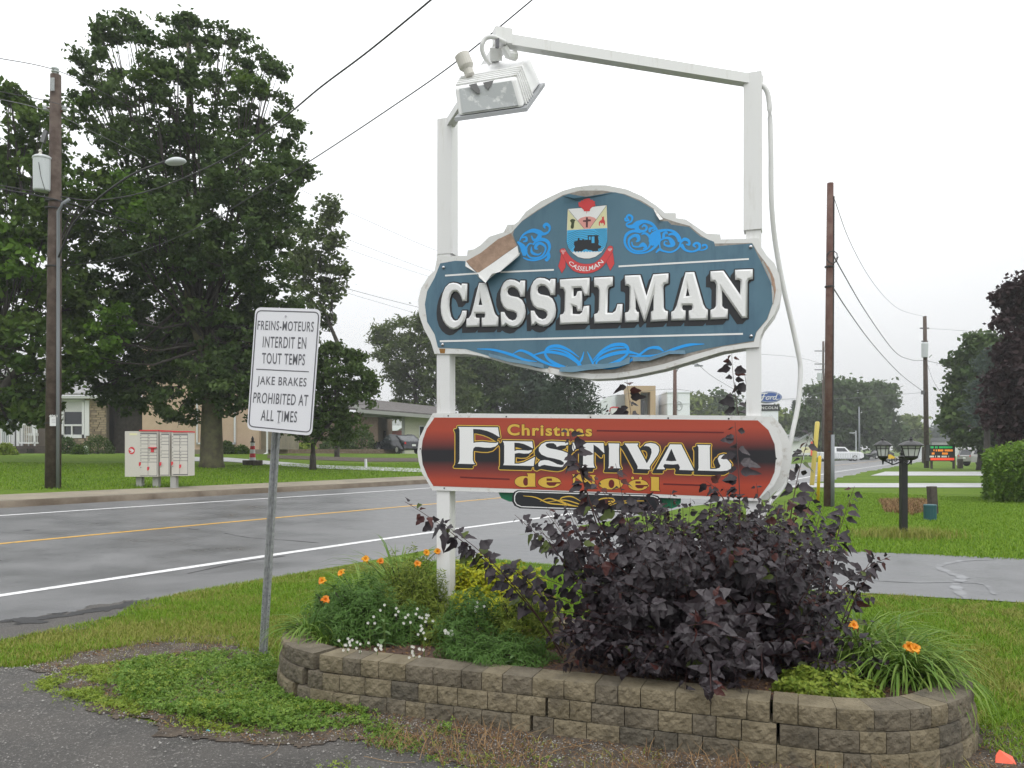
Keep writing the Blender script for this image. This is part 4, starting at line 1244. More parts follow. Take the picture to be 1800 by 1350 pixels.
beam(mb, pa + Vector((.012, -.008, 0)), pb + Vector((.012, -.008, 0)), .004, .020)
stl = build('post', mb, 'galv', bsign)
mb = MB()
for k in range(16):
    t = .006 + k * .0115
    for s_ in (-1, 1):
        c = pa.lerp(pb, t + .02) + Vector((s_ * .022, -.018, 0)); mb.tube([c, c + Vector((0, -.002, 0))], .0028, n=6)
o = build('bolt_holes', mb, 'print_black', stl)

# ------------------------------------------------------------------ leaves, blades and tufts (numpy)
def unit(v):
    return v / (np.linalg.norm(v, axis=-1, keepdims=True) + 1e-12)
def rand_dirs(n, up=0.0):
    d = rng.normal(0, 1, (n, 3)); d[:, 2] += up
    return unit(d)
def leaf_quads(C, size, up=.6, asp=.55, nrm=None):
    """one rhombic leaf per centre"""
    n = len(C)
    N = unit((rand_dirs(n, up) if nrm is None else unit(nrm + rng.normal(0, .5, (n, 3)))))
    a = unit(np.cross(N, rand_dirs(n)))
    b = np.cross(N, a)
    s = (size * rng.uniform(.7, 1.3, n))[:, None]
    V = np.stack([C + a * s, C + b * s * asp, C - a * s, C - b * s * asp], 1).reshape(-1, 3)
    Fq = np.arange(n * 4).reshape(-1, 4)
    return V, Fq
def template_join(T, TF, C, A, B_, N, S):
    """template verts T (k,3) in axes A,B,N placed at C with scale S"""
    n, k = len(C), len(T)
    V = C[:, None, :] + S[:, None, None] * (T[None, :, 0:1] * A[:, None, :] + T[None, :, 1:2] * B_[:, None, :] + T[None, :, 2:3] * N[:, None, :])
    Fo = []
    for f in TF:
        Fo.append(np.asarray(f)[None, :] + (np.arange(n) * k)[:, None])
    byk = {}
    for f in Fo: byk.setdefault(f.shape[1], []).append(f)
    return V.reshape(-1, 3), [np.concatenate(v) for v in byk.values()], n
def blades(P, h, lean=.35, w=.004, name='grass_blades', material='blade', seg=2, wind=None, parent=None, kind='stuff', label=None, cat=None, gap=0):
    n = len(P)
    hh = h * rng.uniform(.55, 1.35, n)
    a = rng.uniform(0, 2 * math.pi, n)
    D = np.stack([np.cos(a), np.sin(a), np.zeros(n)], 1)
    Wd = np.stack([-np.sin(a), np.cos(a), np.zeros(n)], 1)
    ln = hh * lean * rng.uniform(.1, 1.8, n)
    ww = w * rng.uniform(.7, 1.4, n)
    up = np.array([0, 0, 1.0])
    m1 = P + D * (ln * .3)[:, None] + up * (hh * .6)[:, None]
    tp = P + D * ln[:, None] + up * (hh * .97)[:, None]
    V = np.stack([P - Wd * ww[:, None], P + Wd * ww[:, None], m1 + Wd * ww[:, None] * .8, m1 - Wd * ww[:, None] * .8, tp], 1).reshape(-1, 3)
    b0 = np.arange(n) * 5
    Fq = np.stack([b0, b0 + 1, b0 + 2, b0 + 3], 1); Ft = np.stack([b0 + 3, b0 + 2, b0 + 4], 1)
    r_ = rng.uniform(0, 1, n)
    o = build(name, (V, [Fq, Ft]), material, parent, attr=np.concatenate([r_, r_]))
    if kind: tag(o, label, cat, kind=kind)
    return o
def scatter(poly, n):
    P = np.array(poly); lo, hi = P.min(0), P.max(0)
    out = []
    got = 0
    while got < n:
        q = rng.uniform(lo, hi, (n * 2, 2)); q = q[in_poly(q, poly)]
        out.append(q); got += len(q)
        if len(q) == 0: break
    return np.concatenate(out)[:n]
def on_ground(q, dz=0.0):
    return np.stack([q[:, 0], q[:, 1], G(q[:, 0], q[:, 1]) + dz], 1)
def vnoise_old(q, s, seed=0):
    """cheap smooth value noise 0..1"""
    r = np.random.default_rng(seed); g_ = r.uniform(0, 1, (64, 64))
    x = (q[:, 0] * s) % 63; y = (q[:, 1] * s) % 63
    i = x.astype(int); j = y.astype(int); fx = x - i; fy = y - j
    fx = fx * fx * (3 - 2 * fx); fy = fy * fy * (3 - 2 * fy)
    i1 = (i + 1) % 64; j1 = (j + 1) % 64
    return (g_[i, j] * (1 - fx) * (1 - fy) + g_[i1, j] * fx * (1 - fy) + g_[i, j1] * (1 - fx) * fy + g_[i1, j1] * fx * fy)

# ------------------------------------------------------------------ the planter
PU = np.array([.9393, -.3431]); PU /= np.linalg.norm(PU); PV = np.array([-PU[1], PU[0]])
PF = np.array([-1.02, 4.63]); PR = .76; PLEN = 2.62
def cap_pt(s, r):
    """point on the capsule outline: s = arc length along the outline of radius PR, r = actual radius"""
    per = 2 * PLEN + 2 * math.pi * PR
    s = s % per
    if s < PLEN:
        return PF + PU * s + PV * (PR - r), -PV
    s -= PLEN
    if s < math.pi * PR:
        a = s / PR - math.pi / 2
        d = PU * math.cos(a) + PV * math.sin(a)
        return PF + PU * PLEN + PV * PR + d * r, d
    s -= math.pi * PR
    if s < PLEN:
        return PF + PU * (PLEN - s) + PV * (PR + r), PV
    s -= PLEN
    a = s / PR + math.pi / 2
    d = PU * math.cos(a) + PV * math.sin(a)
    return PF + PV * PR + d * r, d
planter = thing('planter_wall', 'low rounded retaining wall of rough tan concrete blocks holding the flower bed', 'planter', (PF[0], PF[1], 0))
per = 2 * PLEN + 2 * math.pi * PR
def make_block(s0, s1, r_out, r_in, z0, z1, top):
    k = 1 if (s1 < PLEN or (s0 > PLEN + math.pi * PR and s1 < 2 * PLEN + math.pi * PR)) else 1
    g_ = .0022
    a0, n0 = cap_pt(s0 + g_, r_out); a1, n1 = cap_pt(s1 - g_, r_out)
    b0, _ = cap_pt(s0 + g_ * (r_in / PR), r_in); b1, _ = cap_pt(s1 - g_ * (r_in / PR), r_in)
    # rough split face: a grid of points pushed in and out
    nu, nv = 10, 6
    vs_ = []; fs = []
    nrm = (n0 + n1); nrm /= np.linalg.norm(nrm); sd = random.random() * 6
    for j in range(nv + 1):
        for i in range(nu + 1):
            u = i / nu; v = j / nv
            p = a0 * (1 - u) + a1 * u
            edge = min(u, 1 - u) * nu / 1.0; ev = min(v, 1 - v) * nv / 1.0
            push = -.0055 * max(0, 1 - edge * .8) - .004 * max(0, 1 - ev) + (random.uniform(-.0022, .0026) + .0035 * math.sin(i * 1.3 + sd) * math.sin(j * 1.1 + sd * 2)) * (1 if edge > 0 and ev > 0 else .3)
            q = p + nrm * push
            vs_.append((q[0], q[1], z0 + (z1 - z0) * v))
    for j in range(nv):
        for i in range(nu):
            a = j * (nu + 1) + i
            fs.append((a, a + 1, a + nu + 2, a + nu + 1))
    o = len(vs_)
    for z in (z0, z1):
        vs_ += [(b0[0], b0[1], z), (b1[0], b1[1], z)]
    tp = [nv * (nu + 1) + i for i in range(nu + 1)]; bt = list(range(nu + 1))
    fs.append(tuple(tp + [o + 3, o + 2])); fs.append(tuple(bt[::-1] + [o, o + 1]))
    fs.append((0, ) + tuple((nu + 1) * j for j in range(1, nv + 1)) + (o + 2, o))
    fs.append(tuple((nu + 1) * j + nu for j in range(nv, -1, -1)) + (o + 1, o + 3))
    return MB().add(vs_, fs)
for course in range(3):
    z0 = course * .1 - .008 + .003; z1 = z0 + .0955
    setb = (2 - course) * .012
    s = -.3 + course * .085
    k = 0
    end = s + per - .05
    while s < end - .04:
        w_ = (.118, .172, .172, .118, .172)[(k * 7 + course * 3) % 5] * random.uniform(.97, 1.03)
        if end - s - w_ < .08: w_ = end - s
        gap = 0.0
        if course == 2 and (abs(s + w_ - 1.29) < .075 or abs(s + w_ - 2.44) < .075): gap = .011
        if course == 1 and (abs(s + w_ - 1.29) < .075 or abs(s + w_ - 2.46) < .075): gap = .012
        if course == 0 and (abs(s + w_ - 1.22) < .075): gap = .014
        mb = make_block(s, s + w_ - gap, PR + setb, PR - .19 if course == 2 else PR - .16, z0, z1, course == 2)
        dk = random.random()
        sag = random.uniform(-.002, .002)
        ow = build('block', mb, 'block_dark' if (dk < .13 and course < 2) or dk < .03 else ('block_mid' if dk < .5 else 'block'), planter)
        ow.location.z += sag
        s += w_; k += 1
soil_loop = []
for k in range(80):
    p, _ = cap_pt(per * k / 80, PR - .15)
    soil_loop.append((p[0], p[1]))
c_ = PF + PU * PLEN / 2 + PV * PR
def soil_z(x, y):
    dx = x - c_[0]; dy = y - c_[1]
    return .245 + .03 * math.exp(-(dx * dx + dy * dy) / 1.2)
q = scatter(soil_loop, 1400)
pts = [Vector(p) for p in soil_loop] + [Vector(p) for p in q]
res = delaunay_2d_cdt(pts, [(i, (i + 1) % 80) for i in range(80)], [], 1, 1e-5)
mb = MB(); mb.v = [(v.x, v.y, soil_z(v.x, v.y) + random.uniform(-.008, .012)) for v in res[0]]; mb.f = [tuple(t) for t in res[2]]
o = build('mulch_soil', mb, 'mulch'); tag(o, 'reddish brown mulch filling the block planter', 'soil', kind='stuff')

def bed_pt(px, py):
    """point of the planter's soil seen at px, py"""
    Y = 1.25 * F / (py - HOR)
    return np.array([(px - 900) / F * Y, Y, .25])

# ------------------------------------------------------------------ purple ninebark
def ninebark_template(curl=.25):
    out = [(0, 0), (.16, .20), (.42, .30), (.50, .22), (.60, .17), (.80, .12), (1.0, 0)]
    T = []; fs = []
    mid = [(0, 0), (.18, 0), (.40, 0), (.50, 0), (.62, 0), (.80, 0), (1.0, 0)]
    def zc_(x, y): return -curl * x * x * .6 + abs(y) * .35 - .02
    for x, y in mid: T.append((x, 0, zc_(x, 0)))
    for sgn in (1, -1):
        for x, y in out[1:-1]: T.append((x, y * sgn * 1.15, zc_(x, y)))
    nL = len(out) - 2
    for si in range(2):
        o = 7 + si * nL
        idx = [0] + [o + i for i in range(nL)] + [6]
        for i in range(6):
            a, b, c, d = i, i + 1, idx[i + 1], idx[i]
            poly = [a, b, c, d]
            poly = [p for k, p in enumerate(poly) if p not in poly[:k]]
            if si == 1: poly = poly[::-1]
            fs.append(tuple(poly))
    return np.array(T), fs
tmpls = [ninebark_template(.5), ninebark_template(1.0), ninebark_template(.15)]
for k_, (sx_, sy_, sk_) in enumerate(((1, 1, 0), (.95, .82, .10), (1.05, 1.18, -.12))):
    T_ = tmpls[k_][0]; T_[:, 0] *= sx_; T_[:, 1] = T_[:, 1] * sy_ + sk_ * T_[:, 0] ** 2; T_[:, 2] += np.random.default_rng(k_).normal(0, .03, len(T_))
tmplA = tmpls[0]
def shoot_curve(base, tip, bow, n=14):
    base = np.array(base); tip = np.array(tip)
    mid = (base + tip) / 2 + np.array(bow)
    t = np.linspace(0, 1, n)[:, None]
    return (1 - t) ** 2 * base + 2 * t * (1 - t) * mid + t * t * tip
bush = thing('purple_shrub', 'large dark purple leaved shrub spilling over the planter before the right post', 'shrub', (1.35, 4.55, .25))
canes = MB()
leafC, leafA, leafN, leafS, leafK = [], [], [], [], []
def shoot(base, tip, bow, lf_from=.15, density=1.0, size=.068, tipred=False, green=0.0, r0=.005, face=.35):
    C = shoot_curve(base, tip, bow)
    Lh = np.linalg.norm(np.diff(C, axis=0), axis=1).sum()
    canes.tube(C, [r0 * (1 - .75 * i / (len(C) - 1)) for i in range(len(C))], n=5, cap=False)
    n = max(4, int(Lh / .030 * density))
    for k in range(n):
        t = lf_from + (1 - lf_from) * (k + random.random() * .5) / n
        i = min(int(t * (len(C) - 1)), len(C) - 2); f = t * (len(C) - 1) - i
        p = C[i] * (1 - f) + C[i + 1] * f; d = unit(C[i + 1] - C[i])
        ang = k * 2.4 + random.random()
        side = unit(np.cross(d, rand_dirs(1)[0]))
        side = unit(side * np.array([1, .55, .8]) + d * .25 + np.array([0, 0, -.38 if face > .5 else -.15]))
        nn = unit(np.array([0, -face, .75]) + rng.normal(0, .38, 3))
        nn = unit(nn - side * np.dot(nn, side))
        sz = size * random.uniform(.55, 1.3) * (1 - .45 * max(0, t - .8) / .2)
        leafC.append(p + side * .012); leafA.append(side); leafN.append(nn); leafS.append(sz)
        kk = 0
        if tipred and t > .86 and random.random() < .5: kk = 1
        elif random.random() < .012 + green * .5: kk = 2
        elif random.random() < .025: kk = 1
        leafK.append(kk)
bc = np.array([1.22, 4.62, .25])
def pt(px, py, Y): return np.array(at(px, py, Y))
# shoots with tips read off the photograph
spec = [
 ((712, 882), 4.45, .075, 1), ((770, 915), 4.5, .07, 0), ((905, 905), 4.6, .065, 0), ((880, 990), 4.5, .06, 0), ((925, 915), 4.7, .065, 0), ((950, 930), 4.4, .06, 0), ((960, 900), 4.7, .065, 0), ((1000, 900), 4.3, .065, 1),
 ((1040, 840), 4.35, .07, 1), ((1082, 815), 4.35, .065, 1), ((1130, 870), 4.5, .06, 0), ((1170, 880), 4.6, .06, 0), ((1200, 885), 4.7, .06, 0), ((1250, 850), 4.5, .065, 0), ((1330, 850), 4.4, .065, 0), ((1380, 880), 4.5, .065, 1),
 ((1405, 900), 4.4, .065, 1), ((1440, 890), 4.6, .065, 1), ((1502, 855), 4.7, .07, 1), ((1480, 900), 4.5, .07, 0), ((1500, 930), 4.6, .06, 0), ((1540, 975), 4.7, .065, 1), ((1565, 978), 4.6, .06, 1), ((1530, 1010), 4.5, .06, 1),
 ((1490, 1035), 4.4, .06, 1), ((1440, 1060), 4.2, .065, 1), ((1430, 1100), 4.1, .065, 0), ((1400, 1140), 4.0, .07, 0), ((1340, 1180), 3.85, .075, 0), ((1250, 1215), 3.7, .08, 1), ((1240, 1150), 3.85, .08, 0), ((1160, 1180), 4.0, .07, 0),
 ((1080, 1180), 4.1, .07, 0), ((1000, 1150), 4.2, .065, 0), ((960, 1120), 4.3, .065, 0), ((930, 1040), 4.4, .065, 0), ((910, 1005), 4.5, .06, 0), ((950, 1075), 4.3, .065, 0), ((1040, 970), 4.1, .07, 1), ((1120, 960), 4.0, .075, 0),
 ((1200, 950), 4.0, .075, 0), ((1280, 960), 4.0, .075, 1), ((1350, 980), 4.0, .075, 0), ((1260, 1050), 3.85, .085, 1), ((1140, 1060), 3.95, .08, 0), ((1060, 1080), 4.05, .075, 0), ((1340, 1080), 3.9, .08, 0), ((1210, 1100), 3.8, .08, 1),
 ((1010, 1020), 4.2, .07, 0), ((1100, 900), 4.3, .065, 0), ((1300, 900), 4.3, .07, 0), ((1150, 920), 4.2, .07, 0), ((1400, 1000), 4.2, .07, 0), ((1250, 1120), 3.8, .08, 0), ((1320, 1130), 3.85, .08, 0), ((1040, 1140), 4.1, .07, 0)]
for (p_, Y, sz, red) in spec:
    tip = pt(p_[0], p_[1], Y)
    base = bc + np.array([random.uniform(-.35, .35) + (tip[0] - bc[0]) * .35, random.uniform(-.2, .2), 0])
    side_l = p_[0] < 800
    shoot(base, tip, (0, 0, .18 if p_[1] > 950 else .05) if not side_l else (.1, .0, .12), .3 if side_l else .2, .9 if side_l else 1.1, sz * 1.15, face=.95 if p_[1] < 1060 else .4, tipred=bool(red), green=.25 if p_[0] < 960 and p_[1] < 960 else 0)
# tall shoots rising before and behind the boards
shoot(pt(1060, 960, 4.45), pt(998, 752, 4.55), (0, 0, 0), .1, 1.1, .08, tipred=False, face=1.1)
shoot(pt(1075, 960, 4.45), pt(1010, 790, 4.5), (-.05, 0, 0), .1, 1.1, .078, face=1.1)
shoot(pt(1300, 950, 4.35), pt(1292, 742, 4.45), (0.02, 0, 0), .05, 1.1, .082, face=1.1)
shoot(pt(1285, 900, 4.3), pt(1240, 845, 4.35), (0.0, 0, .05), .1, 1.0, .075, face=1.1)
shoot(pt(1385, 1000, 5.35), pt(1286, 612, 5.45), (-.18, 0, .1), .3, .8, .10, tipred=True, face=1.3)
shoot(pt(1150, 1000, 5.7), pt(1102, 668, 5.75), (-.03, 0, .05), .45, .6, .13, tipred=True, face=1.3)
shoot(pt(1090, 800, 5.7), pt(1072, 716, 5.7), (0, 0, 0), .5, .7, .08, tipred=True, face=1.2)
shoot(pt(1330, 800, 5.5), pt(1308, 650, 5.5), (0, 0, 0), .2, .5, .07, face=1.1)
shoot(pt(1385, 960, 5.0), pt(1425, 758, 5.15), (-.05, 0, 0), .2, 1.0, .095, tipred=True, face=1.2)
shoot(pt(1400, 960, 4.9), pt(1432, 860, 4.95), (0, 0, .03), .1, 1.0, .08, face=1.1)
# fill of the inside of the bush
for k in range(330):
    a = random.uniform(-.25, math.pi + .25); rr_ = random.uniform(.5, 1.0)
    tip = bc + np.array([math.cos(a) * (.72 if math.cos(a) > 0 else .98 if math.sin(a) > .25 else .72) * rr_, random.uniform(-.62, .45), .12 + math.sin(a) * .92 * rr_])
    if tip[2] < .28: tip[2] = .28 + random.random() * .12
    base = bc + np.array([random.uniform(-.5, .5), random.uniform(-.25, .25), 0])
    shoot(base, tip, (0, 0, random.uniform(0, .15)),   .3, 1.2, .053, tipred=random.random() < .06, r0=.0035, face=.5)
for k in range(110):
    u_ = random.uniform(1.28, 2.28); p_ = PF + PU * u_ + PV * random.uniform(.02, .34)
    tip = np.array([p_[0], p_[1], random.uniform(.27, .55)])
    base = np.array([p_[0] * .6 + bc[0] * .4, p_[1] + random.uniform(.25, .5), .26])
    shoot(base, tip, (0, 0, random.uniform(.1, .25)), .25, 1.15, .054, r0=.0035, face=.45)
for k in range(60):
    tip = np.array(at(random.uniform(960, 1490), random.uniform(880, 950), random.uniform(4.3, 4.9)))
    shoot(np.array([bc[0] + (tip[0] - bc[0]) * .5, tip[1], .3]), tip, (0, 0, 0), .35, 1.1, .054, r0=.0035, face=.9)
build('stem', canes, 'stem_red', bush)
leafC, leafA, leafN, leafS, leafK = map(np.array, (leafC, leafA, leafN, leafS, leafK))
leafB = np.cross(leafN, leafA)
# clear leaves that would cut into the sign boards
dist = (leafC[:, 0] - PL_[0]) * NRM.x + (leafC[:, 1] - PL_[1]) * NRM.y
uu = (leafC[:, 0] - PL_[0]) * U.x + (leafC[:, 1] - PL_[1]) * U.y
bad = (dist > -.17) & (dist < .10) & (leafC[:, 2] > 1.02) & (uu < 2.25)
keepm = ~bad
leafC, leafA, leafN, leafB, leafS, leafK = [q[keepm] for q in (leafC, leafA, leafN, leafB, leafS, leafK)]
order = np.argsort(leafC[:, 1] - leafS * 8)
near = order[:290]; rest = order[290:]
me_l = []
for kk, mt in ((0, 'ninebark_one'), (1, 'ninebark_red'), (2, 'ninebark_green')):
  row_ = []
  for T_ in tmpls:
    me = bpy.data.meshes.new('leaf'); me.from_pydata([tuple(v) for v in T_[0]], [], T_[1]); me.materials.append(MATS[mt])
    a = me.attributes.new('rnd', 'FLOAT', 'FACE'); a.data.foreach_set('value', [.4] * len(me.polygons)); row_.append(me)
  me_l.append(row_)
bl = parent_loc(bush)
for i in near:
    o = bpy.data.objects.new('leaf', me_l[leafK[i]][i % 3])
    M = Matrix((leafA[i], leafB[i], leafN[i])).transposed().to_4x4()
    o.matrix_world = Matrix.Translation(Vector(leafC[i]) - bl) @ M @ Matrix.Scale(leafS[i] * 1.05, 4)
    link(o, bush)
for kk, mt in ((0, 'ninebark'), (1, 'ninebark_red'), (2, 'ninebark_green')):
    r0_ = rest[leafK[rest] == kk]
    for ti, T_ in enumerate(tmpls):
        r_ = r0_[r0_ % 3 == ti]
        if not len(r_): continue
        V, Fs, n = template_join(T_[0], T_[1], leafC[r_], leafA[r_], leafB[r_], leafN[r_], leafS[r_])
        rv = rng.uniform(0, 1, n)
        at_ = []
        byk = {}
        for f in T_[1]: byk.setdefault(len(f), []).append(f)
        for kf, lst in byk.items(): at_ += [rv] * len(lst)
        o = build('foliage', (V, Fs), mt, bush, attr=np.concatenate(at_)); tag(o, kind='stuff')

# ------------------------------------------------------------------ flowers and greenery of the bed
def feather(name, label, cat, c, rad, n, material, size=.028, leaf_up=1.2, asp=.16, parent=None, group=None, shell=.6):
    """soft ferny mound: many thin leaflets inside a lumpy half-ellipsoid"""
    d = rand_dirs(n, .5); d[:, 2] = np.abs(d[:, 2])
    lump = 1 + .22 * np.sin(d[:, 0] * 7 + 1) * np.cos(d[:, 1] * 6 + d[:, 2] * 5)
    rr_ = (rng.uniform(shell ** 3, 1, n) ** (1 / 3)) * lump
    C = np.array(c) + d * rr_[:, None] * np.array(rad)
    t = thing(name, label, cat, tuple(c), group) if parent is None else parent
    V, Fq = leaf_quads(C, size, up=leaf_up, asp=asp, nrm=d + np.array([0, 0, .3]))
    o = build('foliage', (V, Fq), material, t, attr=rng.uniform(0, 1, n)); tag(o, kind='stuff')
    mb = MB()
    for k in range(10):
        a = random.uniform(0, 6.28); r_ = random.uniform(.1, .7)
        mb.tube([np.array(c) + (0, 0, -.02), np.array(c) + np.array([math.cos(a) * rad[0] * r_ * .5, math.sin(a) * rad[1] * r_ * .5, rad[2] * .4]), np.array(c) + np.array([math.cos(a) * rad[0] * r_, math.sin(a) * rad[1] * r_, rad[2] * .8])], .003, n=4)
    build('stem', mb, 'bark_dark', t)
    return t
def strap_clump(name, label, c, n, length, spread, material='strap', w=.007, flowers=(), bud=0, stemh=.5):
    c = np.array(c, float)
    t = thing(name, label, 'plant', tuple(c))
    V = []; Fq = []; A = []
    seg = 6
    for k in range(n):
        a = random.uniform(0, 6.283); el = random.uniform(.5, 1.45)
        ln = length * random.uniform(.6, 1.15)
        d = np.array([math.cos(a), math.sin(a), 0])
        wv = np.array([-math.sin(a), math.cos(a), 0])
        p = c + d * random.uniform(0, .05) + wv * random.uniform(-.04, .04)
        th = el; o = len(V); ww = w * random.uniform(.7, 1.3)
        for i in range(seg + 1):
            f = i / seg
            wd = ww * (1 - f ** 2.2 * .92) * (1 if i else .7)
            V += [p - wv * wd, p + d * .0 + np.array([0, 0, -wd * .5]), p + wv * wd]
            if i < seg:
                b = o + i * 3
                Fq += [(b, b + 1, b + 4, b + 3), (b + 1, b + 2, b + 5, b + 4)]
                A += [(k * .37) % 1] * 2
            p = p + (d * math.cos(th) + np.array([0, 0, math.sin(th)])) * ln / seg
            th -= spread * random.uniform(.7, 1.2) / seg * 2.2
    o = build('foliage', (np.array(V), np.array(Fq)), material, t, attr=A); tag(o, kind='stuff')
    for fp in flowers:
        lily(fp, c, t)
    return t
def lily(fp, c, parent):
    fp = np.array(fp); mb = MB()
    mb.tube(shoot_curve(c, fp, (0, 0, .08), 7), .003, n=5)
    st_ = build('flower_stem', mb, 'strap_stem', parent)
    ax = unit(np.array([random.uniform(-.5, .5), -.8, random.uniform(.2, .8)]))
    a1 = unit(np.cross(ax, [0, 0, 1.0])); a2 = np.cross(ax, a1)
    mb = MB()
    for k in range(6):
        an = k * math.pi / 3 + random.uniform(-.15, .15)
        rd = a1 * math.cos(an) + a2 * math.sin(an); tg = -a1 * math.sin(an) + a2 * math.cos(an)
        L_ = .029 * random.uniform(.75, 1.1); W_ = .009 if k % 2 else .012
        p0 = fp; p1 = fp + ax * .02 + rd * L_ * .4; p2 = fp + ax * .024 + rd * L_ * .8; p3 = fp + ax * .008 + rd * L_ * 1.05
        mb.add([p0 - tg * .003, p0 + tg * .003, p1 + tg * W_, p1 - tg * W_, p2 + tg * W_ * .9, p2 - tg * W_ * .9, p3], [(0, 1, 2, 3), (3, 2, 4, 5), (5, 4, 6)])
    build('flower', mb, 'petal_orange', parent)
mat('strap_stem', (.09, .15, .03), .6)
# left part of the bed, back to front
strap_clump('daylily_clump', 'strap leaved daylily with orange blooms behind the left post', bed_pt(690, 1075) + [0, .3, 0], 210, .74, .8,
            flowers=[pt(642, 984, 5.55), pt(668, 988, 5.5), pt(733, 993, 5.5), pt(749, 973, 5.6), pt(768, 970, 5.65)])
strap_clump('daylily_clump', 'strap leaved daylily with a wide yellow orange bloom left of the white post', bed_pt(625, 1090) + [0, .15, 0], 170, .58, .9,
            flowers=[pt(602, 1009, 5.2), pt(567, 1022, 5.2)])
strap_clump('daylily_clump', 'daylily leaves arching over the rounded left end of the wall', bed_pt(545, 1120), 150, .38, 1.1, flowers=[pt(571, 1056, 4.85)])
strap_clump('daylily_clump', 'small daylily tuft low beside the left end block', bed_pt(575, 1132), 60, .26, 1.2)
feather('ferny_plant', 'dark blue green feathery plant in the left bed', 'plant', bed_pt(640, 1125), (.28, .26, .40), 7200, 'fern', .022)
feather('ferny_plant', 'dark feathery plant left of the white post', 'plant', bed_pt(590, 1110), (.22, .22, .32), 4500, 'fern', .022)
feather('ferny_plant', 'olive feathery plant around the foot of the left post', 'plant', bed_pt(745, 1105), (.22, .2, .42), 6000, 'fern_olive', .02)
feather('ferny_plant', 'fine olive plant rising by the left side of the white post', 'plant', bed_pt(715, 1100) + [0, .1, 0], (.27, .22, .50), 5600, 'fern_olive', .022)
feather('ferny_plant', 'bluish feathery mound spilling on the wall near its first gap', 'plant', bed_pt(890, 1170) + [0, .02, 0], (.30, .2, .17), 5200, 'fern', .02)
feather('ferny_plant', 'green feathery plant between the white post and the golden shrub', 'plant', bed_pt(830, 1140), (.24, .2, .36), 4600, 'fern', .022)
feather('ferny_plant', 'olive green plant under the purple shrub on the left', 'plant', bed_pt(920, 1140), (.25, .2, .36), 4600, 'fern_olive', .024)
feather('ferny_plant', 'low olive fern filling the bed just before the left post foot', 'plant', bed_pt(772, 1132), (.16, .13, .17), 2600, 'fern_olive', .018)
feather('ferny_plant', 'yellow green fern among the white flowers at the wall', 'plant', bed_pt(715, 1128), (.20, .15, .24), 3600, 'fern', .019)
feather('ferny_plant', 'low green fern right of the post foot at the wall', 'plant', bed_pt(815, 1158), (.17, .13, .17), 2600, 'fern', .018)
strap_clump('daylily_clump', 'pale daylily blades standing between the orange blooms and the white post', bed_pt(720, 1080) + [0, .15, 0], 130, .66, .6)
feather('golden_shrub', 'golden yellow leaved shrub right of the left post', 'shrub', bed_pt(840, 1095) + [0, .1, 0], (.34, .26, .43), 7500, 'golden', .020, asp=.5)
feather('golden_shrub', 'yellow green leaved shrub touching the purple shrub', 'shrub', bed_pt(905, 1105) + [0, .15, 0], (.3, .24, .40), 4200, 'golden', .020, asp=.5)
feather('lime_mound', 'low lime green mound at the wall under the purple shrub', 'shrub', bed_pt(1440, 1215), (.24, .14, .13), 4200, 'lime', .015, asp=.55)
feather('lime_mound', 'small lime mound with reddish tips by the right daylilies', 'shrub', bed_pt(1500, 1228), (.13, .1, .10), 2200, 'lime', .015, asp=.55)
feather('green_sprout', 'lime sprigs lit behind the shrub right of the right post', 'plant', bed_pt(1395, 1050) + [0, .2, .2], (.16, .15, .34), 900, 'lime', .022, asp=.5)
# right daylilies
strap_clump('daylily_clump', 'tall daylily with one orange bloom right of the purple shrub', bed_pt(1515, 1170), 260, .62, .9, flowers=[pt(1497, 1101, 3.95)])
strap_clump('daylily_clump', 'arching daylily with an orange bloom near the right wall end', bed_pt(1580, 1195), 240, .54, 1.05, flowers=[pt(1598, 1137, 3.85), pt(1606, 1141, 3.84)])
strap_clump('daylily_clump', 'daylily leaves drooping over the right end blocks', bed_pt(1630, 1200), 150, .46, 1.25)
strap_clump('daylily_clump', 'pale daylily tuft at the shrub edge beside the lime mound', bed_pt(1465, 1190), 90, .46, .7)
# broad leaved stems with white flowers at the wall
def broad_plant(px, py, h, n, label, name='broad_plant'):
    c = bed_pt(px, py); t = thing(name, label, 'plant', tuple(c))
    mb = MB(); mb.tube([c, c + [.01, 0, h * .5], c + [0, -.01, h]], .0045, n=5); build('stem', mb, 'strap_stem', t)
    for k in range(n):
        z = h * (.15 + .85 * k / n); a = k * 2.39
        d = np.array([math.cos(a), math.sin(a), .35]); d = unit(d)
        L_ = .10 * (1.1 - .6 * k / n)
        p = c + [0, 0, z]; wv = unit(np.cross(d, [0, 0, 1.0])); 
        mb = MB(); q = [p + d * L_ * t_ + np.array([0, 0, -L_ * .5 * t_ * t_]) for t_ in (0, .3, .6, 1)]
        mb.add([q[0], q[1] + wv * L_ * .22, q[1], q[1] - wv * L_ * .22, q[2] + wv * L_ * .18, q[2], q[2] - wv * L_ * .18, q[3]],
               [(0, 2, 1), (0, 3, 2), (1, 2, 5, 4), (2, 3, 6, 5), (4, 5, 7), (5, 6, 7)])
        build('leaf', mb, 'broad', t, attr=[(.37 * k) % 1] * 6)
broad_plant(672, 1140, .20, 11, 'broad pale leaved plant at the wall left of the post')
broad_plant(850, 1140, .30, 12, 'upright broad leaved plant right of the white post')
broad_plant(905, 1180, .10, 8, 'low heart leaved seedling by the gap in the wall')
